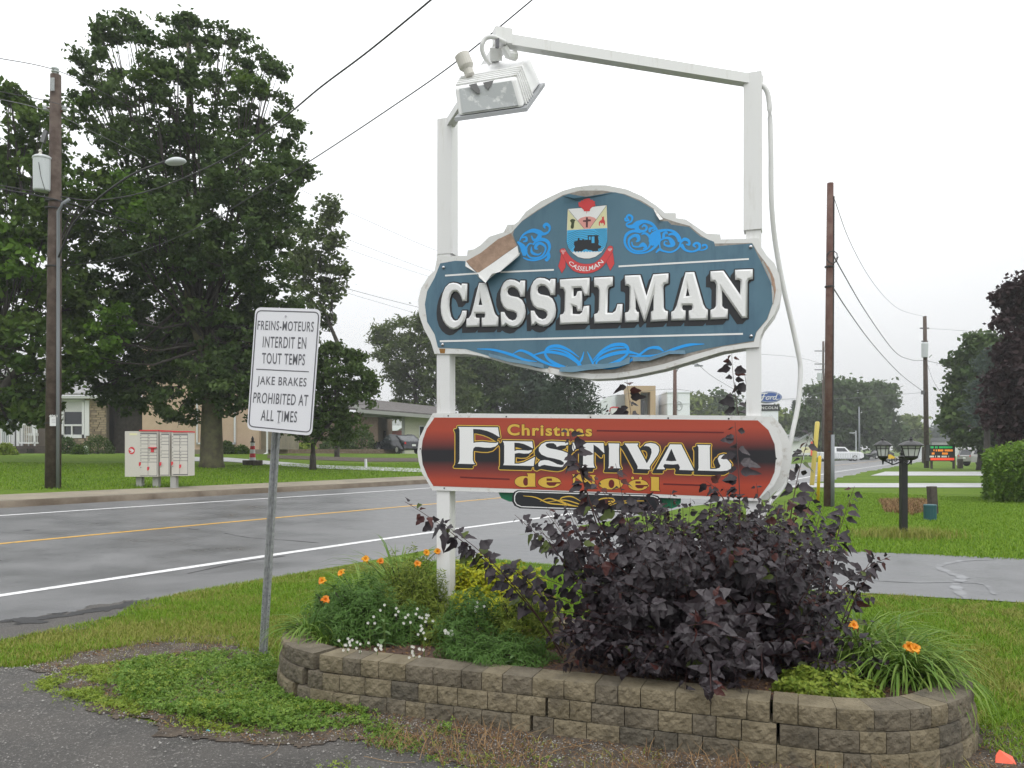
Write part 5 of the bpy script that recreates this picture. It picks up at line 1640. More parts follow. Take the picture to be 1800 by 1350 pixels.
def white_cluster(px, py, Y, n, label, sp_=.03):
    c = pt(px, py, Y); t = thing('white_flowers', label, 'flowers', tuple(c), 'white flower clusters in the left bed')
    mb0 = MB(); mb0.tube([c, np.array([c[0], c[1] + .02, .24])], .0025, n=4); build('flower_stem', mb0, 'strap_stem', t)
    for k in range(int(n * .62) + 1):
        p = c + rng.normal(0, sp_, 3) * [1, .5, .8]
        mb = MB()
        for j in range(5):
            a = j * 1.2566; d = np.array([math.cos(a), -.25, math.sin(a)]); s_ = np.array([-math.sin(a), 0, math.cos(a)])
            mb.add([p, p + d * .007 + s_ * .0035, p + d * .0095, p + d * .006 - s_ * .0035], [(0, 1, 2, 3)])
        build('flower', mb, 'petal_white', t)
for q in ((610, 1130, 4.72, 16, 'tall cluster of white flowers against the wall, leftmost in the bed', .028), (633, 1140, 4.70, 7, 'few white flowers resting on the wall top', .02), (663, 1138, 4.68, 12, 'white cluster beside the broad pale leaves', .02),
          (728, 1147, 4.62, 16, 'white cluster lowest at the wall before the post', .026), (745, 1118, 4.7, 8, 'pair of white heads left of the post foot', .022), (722, 1092, 4.8, 16, 'wide scatter of white flowers left of the post', .045),
          (792, 1111, 4.75, 16, 'white cluster just right of the post foot', .026), (745, 1085, 4.85, 8, 'small white heads near the middle of the olive plant', .03), (676, 1073, 4.85, 5, 'small white blooms high in the left bed', .04), (650, 1098, 4.8, 4, 'tiny white blooms over the dark fern', .03),
          (835, 1064, 4.9, 6, 'small white blooms over the upright broad leaves', .03), (850, 1068, 4.88, 3, 'last small white bloom toward the purple shrub', .02)):
    white_cluster(*q)
ln_ = rng.normal(0, 1, (160, 3))
# mulch chips
q = scatter(soil_loop, 5000)
V, Fq = leaf_quads(np.stack([q[:, 0], q[:, 1], np.array([soil_z(*p) for p in q]) + .012], 1), .012, up=2.5, asp=.35)
o = build('mulch_chips', (V, Fq), 'straw', attr=rng.uniform(0, .4, len(q))); tag(o, 'loose bark chips and dry litter over the bed', 'mulch', kind='stuff')

# ------------------------------------------------------------------ grass, weeds, litter on the ground
def wall_out(q, m=.03):
    """True outside the planter"""
    d = q - (PF + PV * PR)
    u = d @ PU; v = d @ PV
    uc = np.clip(u, 0, PLEN)
    return np.hypot(u - uc, v) > PR + .03 + m
stripA = px_poly([(-30, 1136), (51, 1118), (133, 1102), (204, 1086), (238, 1063), (333, 1042), (500, 1014), (640, 992), (760, 990), (860, 985), (960, 995), (1440, 1050), (1440, 1120)]) + \
    [tuple(PF + PU * 2.6 + PV * 1.6), tuple(PF + PU * .2 + PV * 1.6), tuple(PF - PU * .8 + PV * .5)] + px_poly([(480, 1150), (392, 1136), (275, 1132), (220, 1140), (137, 1150), (110, 1166), (-30, 1178)])
q = scatter(stripA, 190000); q = q[wall_out(q)]
dens = vnoise(q, 2.2, 1)
thin = (q[:, 0] < -99)
q = q[~thin]
dry = (vnoise(q, 1.1, 2) * .6 + vnoise(q, 4.7, 21) * .4 + rng.normal(0, .16, len(q)) > .50) & (q[:, 0] < -1.2)
blades(on_ground(q[~dry]), .042, lean=.7, w=.0028, name='verge_grass', material='blade', label='short green grass between the planter and the road', cat='grass')
blades(on_ground(q[dry]), .035, lean=.8, w=.0028, name='dry_verge_grass', material='blade_dry', label='yellowish thin grass at the left of the verge', cat='grass')
right = [(2.45, 3.75), (2.75, 3.45), (3.4, 3.25), (4.6, 2.8), (7.5, 2.5), (7.5, 6.4), (4.95, 7.65), (3.4, 8.25), (1.4, 8.9), (.9, 6.4), (1.6, 5.6)]
q = scatter(right, 230000); q = q[wall_out(q)]
patch = (vnoise(q, 1.6, 5) * .5 + vnoise(q, 5.1, 25) * .5 + rng.normal(0, .14, len(q)) > .68)
q = q + rng.normal(0, .03, q.shape)
blades(on_ground(q[~patch]), .036, lean=.9, w=.0026, name='lawn_grass', material='blade', label='green lawn right of the planter', cat='grass')
blades(on_ground(q[patch]), .045, lean=.7, w=.0032, name='pale_lawn_grass', material='blade_dry', label='paler tufts in the right lawn', cat='grass')
mid = px_poly([(1430, 971), (1560, 974), (1860, 990), (1860, 880), (1480, 866), (1400, 866)])
q = scatter(mid, 90000)
blades(on_ground(q), .05, lean=.8, w=.006, name='far_lawn_grass', material='blade', label='lawn beyond the driveway around the lamp post', cat='grass')
q = scatter([(-22, 19.5), (-17, 15.9), (-9.0, 20.5), (-4, 29), (1.5, 40), (-4, 42), (-12, 32), (-24, 26)], 60000)
nn_, ss_ = road_ns(q[:, 0], q[:, 1]); q = q[nn_ > CURB + 1.6]
blades(on_ground(q), .05, lean=.8, w=.008, name='far_side_grass', material='blade', label='mown lawn under the big maple across the road', cat='grass')
# ragged tufts round the lamp post foot and edges of asphalt
lp_ = gp(1588, 945)
q = rng.normal(0, .32, (1600, 2)) * [1.3, .8] + [lp_.x, lp_.y]
blades(on_ground(q), .16, w=.005, lean=.6, name='tall_grass', material='blade_dry', label='taller unmown grass around the garden lamp post', cat='grass')
# leafy weeds
T3 = []; F3 = []
for k in range(3):
    a = k * 2.094
    d = np.array([math.cos(a), math.sin(a)]); s_ = np.array([-d[1], d[0]])
    o3 = len(T3)
    for p, z in ((d * .05, 0), (d * .55 + s_ * .38, .12), (d * 1.0, .02), (d * .55 - s_ * .38, .12)): T3.append((p[0], p[1], z))
    F3.append((o3, o3 + 1, o3 + 2, o3 + 3))
T3 = np.array(T3)
def weeds(poly, n, h, size, name, label, material='weed', holes=None, cat='weeds'):
    q = scatter(poly, n); q = q + rng.normal(0, .045, q.shape) * (rng.random((len(q), 1)) < .5); q = q[wall_out(q, .0)]
    if holes is not None: q = q[vnoise(q, *holes[:2]) + rng.normal(0, .07, len(q)) > holes[2]]
    hump = vnoise(q, 3.0, 11)
    P = on_ground(q); P[:, 2] += h * (.15 + 1.3 * hump ** 1.5) * rng.uniform(.15, 1.1, len(q))
    N = rand_dirs(len(q), 1.6); A = unit(np.cross(N, rand_dirs(len(q)))); B_ = np.cross(N, A)
    S = size * rng.uniform(.6, 1.3, len(q))
    V, Fs, m = template_join(T3, F3, P, A, B_, N, S)
    o = build(name, (V, Fs), material, attr=np.tile(rng.uniform(0, 1, m), 3)); tag(o, label, cat, kind='stuff')
W1 = W1_ = px_poly([(210, 1180), (240, 1160), (330, 1150), (420, 1152), (470, 1162), (488, 1195), (545, 1222), (600, 1240), (648, 1252), (640, 1275), (560, 1288), (480, 1290), (400, 1278), (330, 1268), (250, 1250), (210, 1225)])
weeds(W1, 17000, .08, .017, 'low_weeds', 'mat of leafy green weeds between the brake sign and the asphalt', holes=(4.5, 3, .10))
weeds(W1, 5000, .085, .015, 'pale_weeds', 'paler weed leaves mixed through the mat by the brake sign', 'lime', holes=(3.5, 33, .5))
W2 = px_poly([(60, 1204), (130, 1178), (230, 1160), (240, 1225), (290, 1262), (400, 1285), (480, 1294), (400, 1292), (260, 1268), (160, 1238), (90, 1220)])
weeds(W2, 7500, .03, .014, 'sparse_weeds', 'thin yellow green weeds creeping over the asphalt edge', 'lime', holes=(5, 4, .38))
W3 = px_poly([(470, 1140), (520, 1215), (600, 1225), (655, 1240), (600, 1250), (500, 1215), (460, 1165)])
weeds(W3, 1800, .05, .016, 'wall_weeds', 'weeds against the left foot of the wall')
W4 = px_poly([(640, 1262), (700, 1270), (790, 1280), (800, 1330), (745, 1345), (700, 1325), (640, 1300)])
weeds(W4, 2600, .04, .013, 'creeping_weeds', 'moss green weeds before the middle of the wall', 'weed', holes=(6, 6, .42))
W5 = [(-.9, 3.7), (.6, 3.45), (2.2, 3.05), (3.0, 3.3), (1.7, 3.35), (.2, 3.85), (-.7, 4.2)]
weeds(W5, 2600, .03, .012, 'scattered_weeds', 'scattered small weeds and moss in the bare soil', 'lime', holes=(5, 8, .55))
q = scatter([(-.75, 4.0), (.3, 3.35), (1.9, 2.75), (2.75, 3.1), (2.55, 3.5), (1.35, 3.66), (0, 4.15), (-.6, 4.35)], 2600); q = q[wall_out(q, .0)]
q = q[vnoise(q, 4, 9) > .4]
blades(on_ground(q), .07, lean=1.8, w=.0016, name='dry_stalks', material='straw', label='dead reddish straw lying along the foot of the wall', cat='dead grass')
# long dead stalks
for a, b, c, lb_ in (((950, 1340), (985, 1322), (1040, 1312), 'longest dry stalk on the soil right of the white rock'), ((990, 1308), (1030, 1322), (1062, 1332), 'dry stalk crossing just below the white rock'), ((460, 1340), (485, 1325), (492, 1310), 'tan stalk on the asphalt below the weed mat'), ((640, 1335), (690, 1345), (730, 1346), 'flat dry stalk on the asphalt at the bottom, left of the moss'), ((780, 1262), (800, 1268), (815, 1262), 'short dry stalk at the foot of the wall, middle')):
    mb = MB(); mb.tube([gp(*p, .016) for k, p in enumerate(smooth_line([a, b, c], 5))], .0016, n=4)
    o = build('dead_stalk', mb, 'wood_straw'); tag(o, lb_, 'stalk', 'dry stalks on the ground')
# gravel
q = np.concatenate([scatter(lot, 60000), scatter(dirt, 9000), scatter(px_poly([(-20, 1180), (900, 1345), (1700, 1349), (600, 1250), (100, 1165)]), 2500)])
q = q[(q[:, 1] > 3.0) & (q[:, 1] < 6.5) & (abs(q[:, 0]) < 4.2)]
q = q[wall_out(q)]
P = on_ground(q, .012)
s_ = rng.uniform(.0015, .0055, len(q)) * (1 + .8 * (rng.random(len(q)) < .06))
octv = np.array([(1, 0, 0), (0, 1, 0), (-1, 0, 0), (0, -1, 0), (0, 0, .8)]) ; octf = [(0, 1, 4), (1, 2, 4), (2, 3, 4), (3, 0, 4)]
A = unit(np.concatenate([rng.normal(0, 1, (len(q), 2)), np.zeros((len(q), 1))], 1)); N = np.tile([0, 0, 1.0], (len(q), 1)); B_ = np.cross(N, A)
V, Fs, m = template_join(octv, octf, P, A, B_, N, s_)
o = build('gravel', (V, Fs), 'pebble'); tag(o, 'small loose stones on the parking lot and soil', 'gravel', kind='stuff')
q = scatter(dirt, 16000); q = q[wall_out(q, .0)]; q = q[vnoise(q, 5, 41) > .3]
V, Fq = leaf_quads(on_ground(q, .016), .011, up=2.0, asp=.22)
o = build('dry_debris', (V, Fq), 'straw', attr=rng.uniform(0, 1, len(q)) ** 2); tag(o, 'dry leaf crumbs and straw bits over the bare soil', 'debris', kind='stuff')
q = scatter(dirt, 5000); q = q[wall_out(q, .0)]; q = q[vnoise(q, 6, 43) > .55]
blades(on_ground(q), .035, lean=1.3, w=.002, name='thin_grass', material='blade_dry', label='thin sparse grass sprouting in the bare soil', cat='grass')
# litter
def crumple(name, label, cat, px, py, r, material, n=26, flat=.5):
    c = gp(px, py); pts_ = []
    mb = MB()
    V = rng.normal(0, 1, (n, 3)); V = unit(V) * rng.uniform(.6, 1, (n, 1)) * r; V[:, 2] = abs(V[:, 2]) * flat
    import bmesh
    bm = bmesh.new()
    for v in V: bm.verts.new(tuple(np.array(c) + v))
    bmesh.ops.convex_hull(bm, input=bm.verts)
    me = bpy.data.meshes.new(name); 
    bmesh.ops.delete(bm, geom=[v for v in bm.verts if not v.link_faces], context='VERTS')
    for v in bm.verts: v.co -= c
    bm.to_mesh(me); me.materials.append(MATS[material])
    o = bpy.data.objects.new(name, me); link(o); o.location = c; tag(o, label, cat)
crumple('litter', 'crumpled cyan wrapper on the asphalt edge', 'wrapper', 365, 1288, .045, 'litter_cyan', flat=.3)
crumple('litter', 'pale crumpled plastic on the ground left of the weeds', 'wrapper', 103, 1158, .05, 'litter_white', flat=.25)
crumple('litter', 'small white scrap beside the pale plastic', 'wrapper', 86, 1163, .03, 'litter_white', flat=.2)
crumple('rock', 'white and grey rock in the soil before the wall gap', 'rock', 992, 1294, .035, 'litter_white', flat=.9)
mb = MB(); c = Vector((2.58, 3.86, 0)); c = gp(1768, 1345)
mb.add([c + Vector(v) for v in ((-.05, 0, .012), (.04, -.02, .01), (.05, .03, .03), (.0, .05, .055), (-.03, .03, .035), (.0, .01, .045))], [(0, 1, 5), (1, 2, 5), (2, 3, 5), (3, 4, 5), (4, 0, 5)])
o = build('marker_flag', mb, 'flag_red'); tag(o, 'orange red utility flag lying at the lot corner', 'flag')
for k, (px_, py_) in enumerate(((1252, 1276), (1455, 1335), (620, 1224))):
    c = np.array(gp(px_, py_)); c = c + [0, -.02, .03]
    t = thing('wall_seedling', ['bright green seedling in the wall joint under the purple shrub', 'small seedling low on the wall under the lime mound', 'tiny seedling at the foot of the wall, left part'][k], 'seedling', tuple(c))
    V, Fq = leaf_quads(c + rng.normal(0, .022, (26, 3)) * [1, .4, 1], .016, up=.4, asp=.6, nrm=np.tile([0, -1., .5], (26, 1)))
    build('leaf', (V, Fq), 'weed', t, attr=rng.uniform(0, 1, 26))

# ------------------------------------------------------------------ trees
def tree(name, label, base, blobs, material, zfork=None, leaf=.12, dens=1.0, trunk=.3, barkm='bark_dark', clumps=1.0, depth=1.0, group=None, extra=(), limbs=True, lean=0, cat='tree', asp=.6, split=None):
    """blobs: (px, py, r_px, dY) outlines of leaf masses; base: foot of the trunk (world)"""
    b = Vector(base); Y0 = b.y
    t = thing(name, label, cat, tuple(b), group)
    parts = {}
    mb = MB()
    cents = []
    for bl_ in blobs:
        px_, py_, r_ = bl_[:3]; dY = bl_[3] if len(bl_) > 3 else random.uniform(-1, 1) * depth * r_ / F * Y0
        m_ = bl_[4] if len(bl_) > 4 else material
        Y = Y0 + dY
        c = np.array(at(px_, py_, Y)); Rm = r_ / F * Y
        cents.append((c, Rm, m_))
        lr = leaf
        nC = max(8, int(60 * clumps * (Rm / 1.6) ** 2 * (.62 if py_ < 260 and b.y < 45 else 1)))
        d = rand_dirs(nC, .15)
        cc = c + d * (rng.uniform(.45, 1.12, (nC, 1)) ** .7) * Rm * np.array([1, 1, .9])
        per_c = max(10, int(52 * dens * 1.0))
        sg = max(.115 * Rm, leaf * 1.7)
        off = rng.normal(0, 1, (nC, per_c, 3)) * np.array([1, 1, .62]) * sg * rng.uniform(.55, 1.1, (nC, 1, 1))
        wide = (rng.random((nC, per_c, 1)) < .05) * .6 + 1
        P = (cc[:, None, :] + off * wide).reshape(-1, 3)
        tone = np.repeat(rng.uniform(0, .55, nC), per_c) + rng.uniform(0, .45, len(P))
        parts.setdefault(m_, []).append((P, tone))
    for m_, lst in parts.items():
        P = np.concatenate([q[0] for q in lst]); tone = np.concatenate([q[1] for q in lst])
        V, Fq = leaf_quads(P, leaf, up=.8, asp=asp)
        o = build('crown', (V, Fq), m_, t, attr=tone); tag(o, kind='stuff')
    if trunk:
        topc = max(cents, key=lambda q: q[0][2])[0]
        low = sum(q[0] for q in cents) / len(cents)
        z_fork = b.z + max(.8, (min(q[0][2] - q[1] * .3 for q in cents) - b.z) * .9)
        z_fork = min(z_fork, low[2])
        if zfork: z_fork = EYE + (HOR - zfork) / F * b.y
        fork = Vector((b.x + lean, b.y, z_fork))
        fl = [(b - Vector((0, 0, .15)), trunk * 1.35), (b + Vector((0, 0, .25)), trunk * 1.08), (b.lerp(fork, .55), trunk * .92), (fork, trunk * .85), (Vector((low[0], low[1], (fork.z + low[2]) / 2)), trunk * .38), (Vector((low[0], low[1], low[2])), trunk * .22),
              (Vector(topc) - Vector((0, 0, .3)), trunk * .1)]
        mb.tube([p for p, _ in fl], [r for _, r in fl], n=14)
        build('trunk', mb, barkm, t, smooth=True)
        if limbs:
            mb = MB()
            for c, Rm, m_ in cents:
                f = random.uniform(.1, .6)
                s0 = fork.lerp(Vector((low[0], low[1], low[2])), f)
                md = s0.lerp(Vector(c), .5) + Vector((0, 0, -.1 * (Vector(c) - s0).length))
                mb.tube([s0, md, Vector(c)], [trunk * .2, trunk * .10, trunk * .03], n=6)
                for k in range(4):
                    e = c + rand_dirs(1, .2)[0] * Rm * .9
                    mb.tube([md.lerp(Vector(c), .5), Vector(e)], [trunk * .08, trunk * .02], n=4)
            build('branch', mb, 'bark_dark', t)
    return t

mb_ = gp(372, 822)
tree('maple_tree', 'big dark green maple with a thick mossy trunk behind the mailboxes', mb_,
     [(205, 92, 52), (190, 60, 26), (222, 45, 20), (300, 90, 55), (335, 60, 30), (330, 38, 16), (400, 108, 55), (385, 70, 30), (445, 100, 35), (160, 110, 30), (160, 160, 40), (190, 200, 55), (260, 180, 75), (350, 190, 80), (440, 190, 60), (478, 130, 22), (480, 225, 45), (515, 240, 26), (240, 300, 80), (340, 300, 90), (440, 310, 75),
      (495, 300, 40), (535, 300, 14), (210, 400, 70), (300, 410, 90), (400, 410, 85), (480, 380, 55), (200, 500, 75), (290, 520, 85), (390, 510, 85), (460, 470, 55), (180, 590, 65), (260, 620, 75), (350, 610, 80), (430, 590, 65), (480, 560, 50),
      (200, 660, 50), (250, 690, 38), (300, 700, 34), (225, 700, 30), (320, 730, 26), (430, 670, 55), (480, 680, 45), (405, 700, 35), (455, 720, 30), (500, 640, 45), (150, 640, 38), (350, 660, 45), (390, 660, 40), (300, 650, 50), (420, 620, 50), (370, 690, 26), (180, 690, 26), (520, 600, 36),
      (215, 340, 36, -2.2, 'leaf_bright'), (250, 375, 34, -2.4, 'leaf_bright'), (178, 345, 26, -2.4, 'leaf_bright'), (180, 595, 34, -2.4, 'leaf_bright'), (205, 560, 30, -2.4, 'leaf_bright'), (165, 635, 24, -2.4, 'leaf_bright'), (440, 150, 24, -1.5, 'leaf_left'), (260, 140, 22, -2, 'leaf_left')],
     'leaf_maple', leaf=.095, dens=1.2, zfork=650, trunk=.40, barkm='bark', clumps=1.1, depth=1.3)
l0 = gp(-60, 818)
tree('leafy_tree', 'lighter green tree at the left edge behind the utility pole', (l0.x - .8, l0.y + 1.5, l0.z),
     [(20, 165, 16), (38, 200, 32), (15, 245, 40), (75, 215, 34), (130, 200, 36), (40, 300, 55), (110, 290, 45), (20, 380, 60), (100, 370, 50), (140, 330, 35), (50, 450, 60), (120, 440, 45), (20, 520, 60), (90, 530, 55), (140, 510, 40), (30, 600, 55),
      (100, 610, 45), (140, 590, 30), (10, 660, 45), (75, 665, 40), (130, 650, 30), (40, 705, 30), (-30, 300, 60), (-40, 450, 70), (-30, 600, 60), (35, 470, 30, -1.5, 'leaf_bright'), (15, 420, 26, -1.5, 'leaf_bright'), (50, 722, 24), (100, 692, 30), (10, 738, 22), (75, 728, 18), (-10, 700, 34), (35, 705, 26)],
     'leaf_left', leaf=.12, dens=.9, trunk=.28, clumps=.85, depth=1.2)
tree('slim_tree', 'slender grey green tree showing at the right of the big maple', gp(545, 810) + Vector((0, 6, 0)),
     [(575, 362, 20), (588, 378, 14), (565, 400, 26), (590, 420, 16), (555, 430, 30), (580, 460, 24), (545, 480, 38), (590, 500, 20), (575, 525, 24), (530, 540, 34), (602, 478, 8), (550, 570, 34), (520, 470, 34), (515, 420, 30)],
     'leaf_willow', leaf=.14, dens=.6, trunk=.14, clumps=.8)
sb = gp(550, 826)
tree('small_tree', 'small round crowned tree standing right of the brake sign', sb,
     [(580, 640, 30), (610, 655, 34), (635, 668, 24), (555, 655, 34), (560, 700, 42), (600, 700, 40), (636, 700, 24), (535, 720, 36), (580, 745, 34), (618, 738, 26), (545, 765, 20), (570, 618, 12), (588, 612, 9), (628, 628, 9), (606, 622, 8), (650, 680, 12), (510, 740, 28), (600, 770, 16)],
     'leaf_small', leaf=.09, dens=.9, trunk=.12, clumps=1.5)
def far_base(px, Y, z=None):
    X = (px - 900) / F * Y
    return Vector((X, Y, g(X, Y) if z is None else z))
tree('willow_tree', 'tall feathery tree rising behind the left post of the sign', far_base(735, 78),
     [(705, 585, 24), (740, 572, 20), (680, 600, 18), (668, 625, 12), (700, 625, 30), (745, 615, 36), (790, 610, 36), (690, 655, 20), (730, 665, 36), (780, 665, 40), (715, 700, 26), (765, 715, 34), (700, 725, 14), (745, 560, 10), (820, 600, 30), (810, 700, 26), (672, 582, 10), (662, 600, 6)],
     'leaf_willow', leaf=.26, dens=.8, trunk=.4, clumps=.42, asp=.35)
tree('dark_tree', 'dark leafy tree showing between the boards of the sign', far_base(850, 88),
     [(850, 640, 34), (890, 660, 36), (835, 680, 36), (880, 705, 36), (920, 690, 30), (845, 725, 26), (930, 720, 26), (815, 640, 30), (905, 735, 20)], 'leaf_small', leaf=.28, dens=.8, trunk=.4, clumps=.4)
def spruce(name, label, px, Y, py_top, py_bot, w_px, material='leaf_dark', leaf=.16, n=9000):
    b = far_base(px, Y); X = b.x
    zt = EYE + (HOR - py_top) / F * Y; zb = EYE + (HOR - py_bot) / F * Y
    t = thing(name, label, 'tree', tuple(b)); Wd = w_px / F * Y
    mb = MB(); mb.tube([b - Vector((0, 0, .2)), (X, Y, zt)], [.25, .03], n=8); build('trunk', mb, 'bark_dark', t)
    P = []; br = MB()
    nb = 150
    for k in range(nb):
        f = (k + .5) / nb; z = zb + (zt - zb) * f ** .9; L_ = Wd * (1 - f) ** .8 * random.uniform(.75, 1.15) + .15
        a = k * 2.4
        m_ = int(n / nb * (1 - f * .6)); tt = rng.uniform(.15, 1, m_) ** .7
        dr = np.stack([math.cos(a) * L_ * tt, math.sin(a) * L_ * tt, -.28 * L_ * tt + .10 * L_ * tt ** 3], 1)
        P.append(np.array([X, Y, z]) + dr + rng.normal(0, 1, (m_, 3)) * [.10 * L_ + .05, .10 * L_ + .05, .06 * L_ + .03])
        br.tube([(X, Y, z), (X + math.cos(a) * L_ * .8, Y + math.sin(a) * L_ * .8, z - .2 * L_)], [.03, .01], n=4, cap=False)
    P = np.concatenate(P)
    V, Fq = leaf_quads(P, leaf, up=.3, asp=.28)
    o = build('crown', (V, Fq), material, t, attr=rng.uniform(0, 1, len(P))); tag(o, kind='stuff')
    build('branch', br, 'bark_dark', t)
spruce('spruce_tree', 'dark spruce with drooping boughs under the blue board', 1000, 62, 610, 800, 88, leaf=.2, n=15000)
tree('dark_tree', 'dark tree mass left of the spruce behind the red board', far_base(945, 84), [(950, 690, 26), (960, 720, 26), (935, 665, 22), (975, 735, 22)], 'leaf_dark', leaf=.26, dens=.8, trunk=.3, clumps=.5)
spruce('conifer_tree', 'small conifer right of the dealership sign, left one', 1396, 165, 704, 800, 22, leaf=.4, n=2500)
spruce('conifer_tree', 'small conifer right of the dealership sign, nearer the pole', 1424, 170, 712, 800, 20, leaf=.4, n=2500)
tree('pale_tree', 'hazy round tree behind the dealership, left one', far_base(1220, 150), [(1205, 722, 18), (1225, 712, 18), (1240, 735, 20), (1215, 745, 18), (1190, 735, 12)], 'leaf_yellow', leaf=.55, dens=.7, trunk=.3, clumps=.12)
tree('pale_tree', 'taller hazy tree behind the dealership, right one', far_base(1262, 155), [(1262, 708, 18), (1278, 712, 16), (1255, 735, 20), (1290, 735, 18), (1275, 750, 18), (1305, 725, 14)], 'leaf_far', leaf=.55, dens=.7, trunk=.3, clumps=.12)
tree('pale_tree', 'light green tree between the dealership pylon and the conifers', far_base(1372, 160), [(1368, 735, 16), (1378, 755, 18), (1360, 765, 16), (1395, 765, 16), (1350, 745, 12)], 'leaf_yellow', leaf=.55, dens=.7, trunk=.3, clumps=.12)
tree('broad_tree', 'broad green tree past the near right utility pole', far_base(1480, 128),
     [(1440, 700, 22), (1470, 688, 24), (1500, 690, 22), (1430, 735, 26), (1470, 730, 32), (1510, 725, 30), (1450, 765, 26), (1500, 762, 28), (1535, 750, 18), (1415, 760, 18), (1425, 780, 16), (1480, 785, 16)], 'leaf_far', leaf=.42, dens=.9, trunk=.5, clumps=.22)
tree('broad_tree', 'darker green tree right of the broad one, above the car on the road', far_base(1545, 140),
     [(1545, 688, 22), (1558, 705, 16), (1540, 715, 24), (1555, 740, 20), (1560, 765, 20), (1575, 755, 12), (1535, 775, 18), (1585, 775, 14), (1525, 700, 18)], 'leaf_far', leaf=.42, dens=.9, trunk=.5, clumps=.22)
tree('yellowing_tree', 'yellow green tree left of the farther right pole', far_base(1605, 175), [(1592, 745, 14), (1608, 740, 12), (1600, 765, 16), (1618, 755, 12), (1618, 775, 12), (1590, 780, 14)], 'leaf_yellow', leaf=.5, dens=.8, trunk=.4, clumps=.14)
tree('hazy_tree', 'grey hazy trees far down the road behind the message board', far_base(1662, 250), [(1650, 765, 14), (1665, 758, 12), (1680, 768, 14), (1655, 785, 14), (1675, 785, 14), (1640, 780, 10)], 'leaf_blue', leaf=.9, dens=.6, trunk=.4, clumps=.06)
tree('right_tree', 'dark green tree at the right above the silver car', far_base(1725, 58),
     [(1690, 640, 24), (1720, 612, 24), (1745, 605, 20), (1680, 670, 20), (1715, 660, 34), (1755, 650, 34), (1690, 705, 30), (1735, 710, 40), (1680, 735, 22), (1715, 755, 30), (1758, 750, 34), (1700, 775, 18), (1664, 738, 9), (1672, 756, 10), (1790, 700, 40), (1740, 785, 18)],
     'leaf_maple', leaf=.2, dens=.9, trunk=.3, clumps=.75)
tree('blue_spruce', 'greyish blue conifer mass before the right tree', far_base(1735, 50), [(1725, 650, 20), (1735, 690, 26), (1722, 720, 24), (1745, 735, 26), (1742, 620, 14)], 'leaf_blue', leaf=.16, dens=.9, trunk=.2, clumps=1.0, asp=.3)
tree('purple_maple', 'purple leaved maple at the right edge above the hedge', far_base(1830, 33),
     [(1785, 520, 26), (1800, 505, 26), (1760, 525, 10), (1770, 560, 22), (1800, 560, 40), (1775, 610, 30), (1805, 620, 40), (1790, 670, 36), (1768, 700, 26), (1800, 720, 40), (1760, 745, 24), (1790, 765, 30), (1840, 600, 50), (1840, 700, 50), (1850, 520, 40), (1742, 720, 14), (1755, 670, 14)],
     'leaf_purple', leaf=.12, dens=1.0, trunk=.25, clumps=1.4)
# clipped hedge
hb = far_base(1790, 23)
hd = thing('hedge', 'bright green clipped hedge at the right edge of the lawn', 'hedge', tuple(hb))
x0, x1 = at(1745, 800, 22).x, at(1745, 800, 22).x + 6
n = 42000
q = rng.uniform(0, 1, (n, 3))
which = rng.integers(0, 4, n)
C = np.stack([x0 + q[:, 0] * 6, 22 + q[:, 1] * 3.2, q[:, 2] * 1.52], 1)
C[:, 0] = x0 + q[:, 0] * 6
C[which == 0, 1] = 22 + rng.normal(0, .06, (which == 0).sum()); C[which == 1, 0] = x0 + rng.normal(0, .06, (which == 1).sum()); C[which == 2, 2] = 1.5 + rng.normal(0, .05, (which == 2).sum())
C += (.18 * np.sin(C * 3.1 + 1.3)[:, [1, 2, 0]] * [1, 1, .6]); C += rng.normal(0, .05, C.shape)
C[:, 0] += (C[:, 1] - 22) * .62
C[:, 0] += .45 * np.clip((C[:, 2] - 1.0), 0, 1) ** 1.5 * (C[:, 0] < x0 + 1) * 0
V, Fq = leaf_quads(C, .055, up=.7, asp=.5)
o = build('foliage', (V, Fq), 'leaf_hedge', hd, attr=rng.uniform(0, 1, n)); tag(o, kind='stuff')
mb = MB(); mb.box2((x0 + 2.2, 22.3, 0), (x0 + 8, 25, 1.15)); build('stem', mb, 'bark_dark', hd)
# shrubs by the houses
def shrub(px, py, w, h, label, material='leaf_small', Y=None, leaf=.07, n=1500, name='shrub', fl=None):
    b = gp(px, py) if Y is None else far_base(px, Y); k = b.y / F
    t = thing(name, label, 'shrub', tuple(b))
    d = rand_dirs(n, .4); d[:, 2] = abs(d[:, 2])
    C = np.array(b) + d * rng.uniform(.75, 1.05, (n, 1)) * [w * k / 2, w * k / 2.6, h * k] + rng.normal(0, .04, (n, 3))
    V, Fq = leaf_quads(C, leaf, up=.6)
    o = build('foliage', (V, Fq), material, t, attr=rng.uniform(0, 1, n)); tag(o, kind='stuff')
    mb = MB(); mb.tube([b, b + Vector((0, 0, h * k * .6))], [.06, .03], n=6); build('stem', mb, 'bark_dark', t)
    if fl:
        d = rand_dirs(60, .5); d[:, 2] = abs(d[:, 2])
        V, Fq = leaf_quads(np.array(b) + d * 1.03 * [w * k / 2, w * k / 2.6, h * k], .05, up=.6, asp=.8); o = build('blossom', (V, Fq), fl, t); tag(o, kind='stuff')
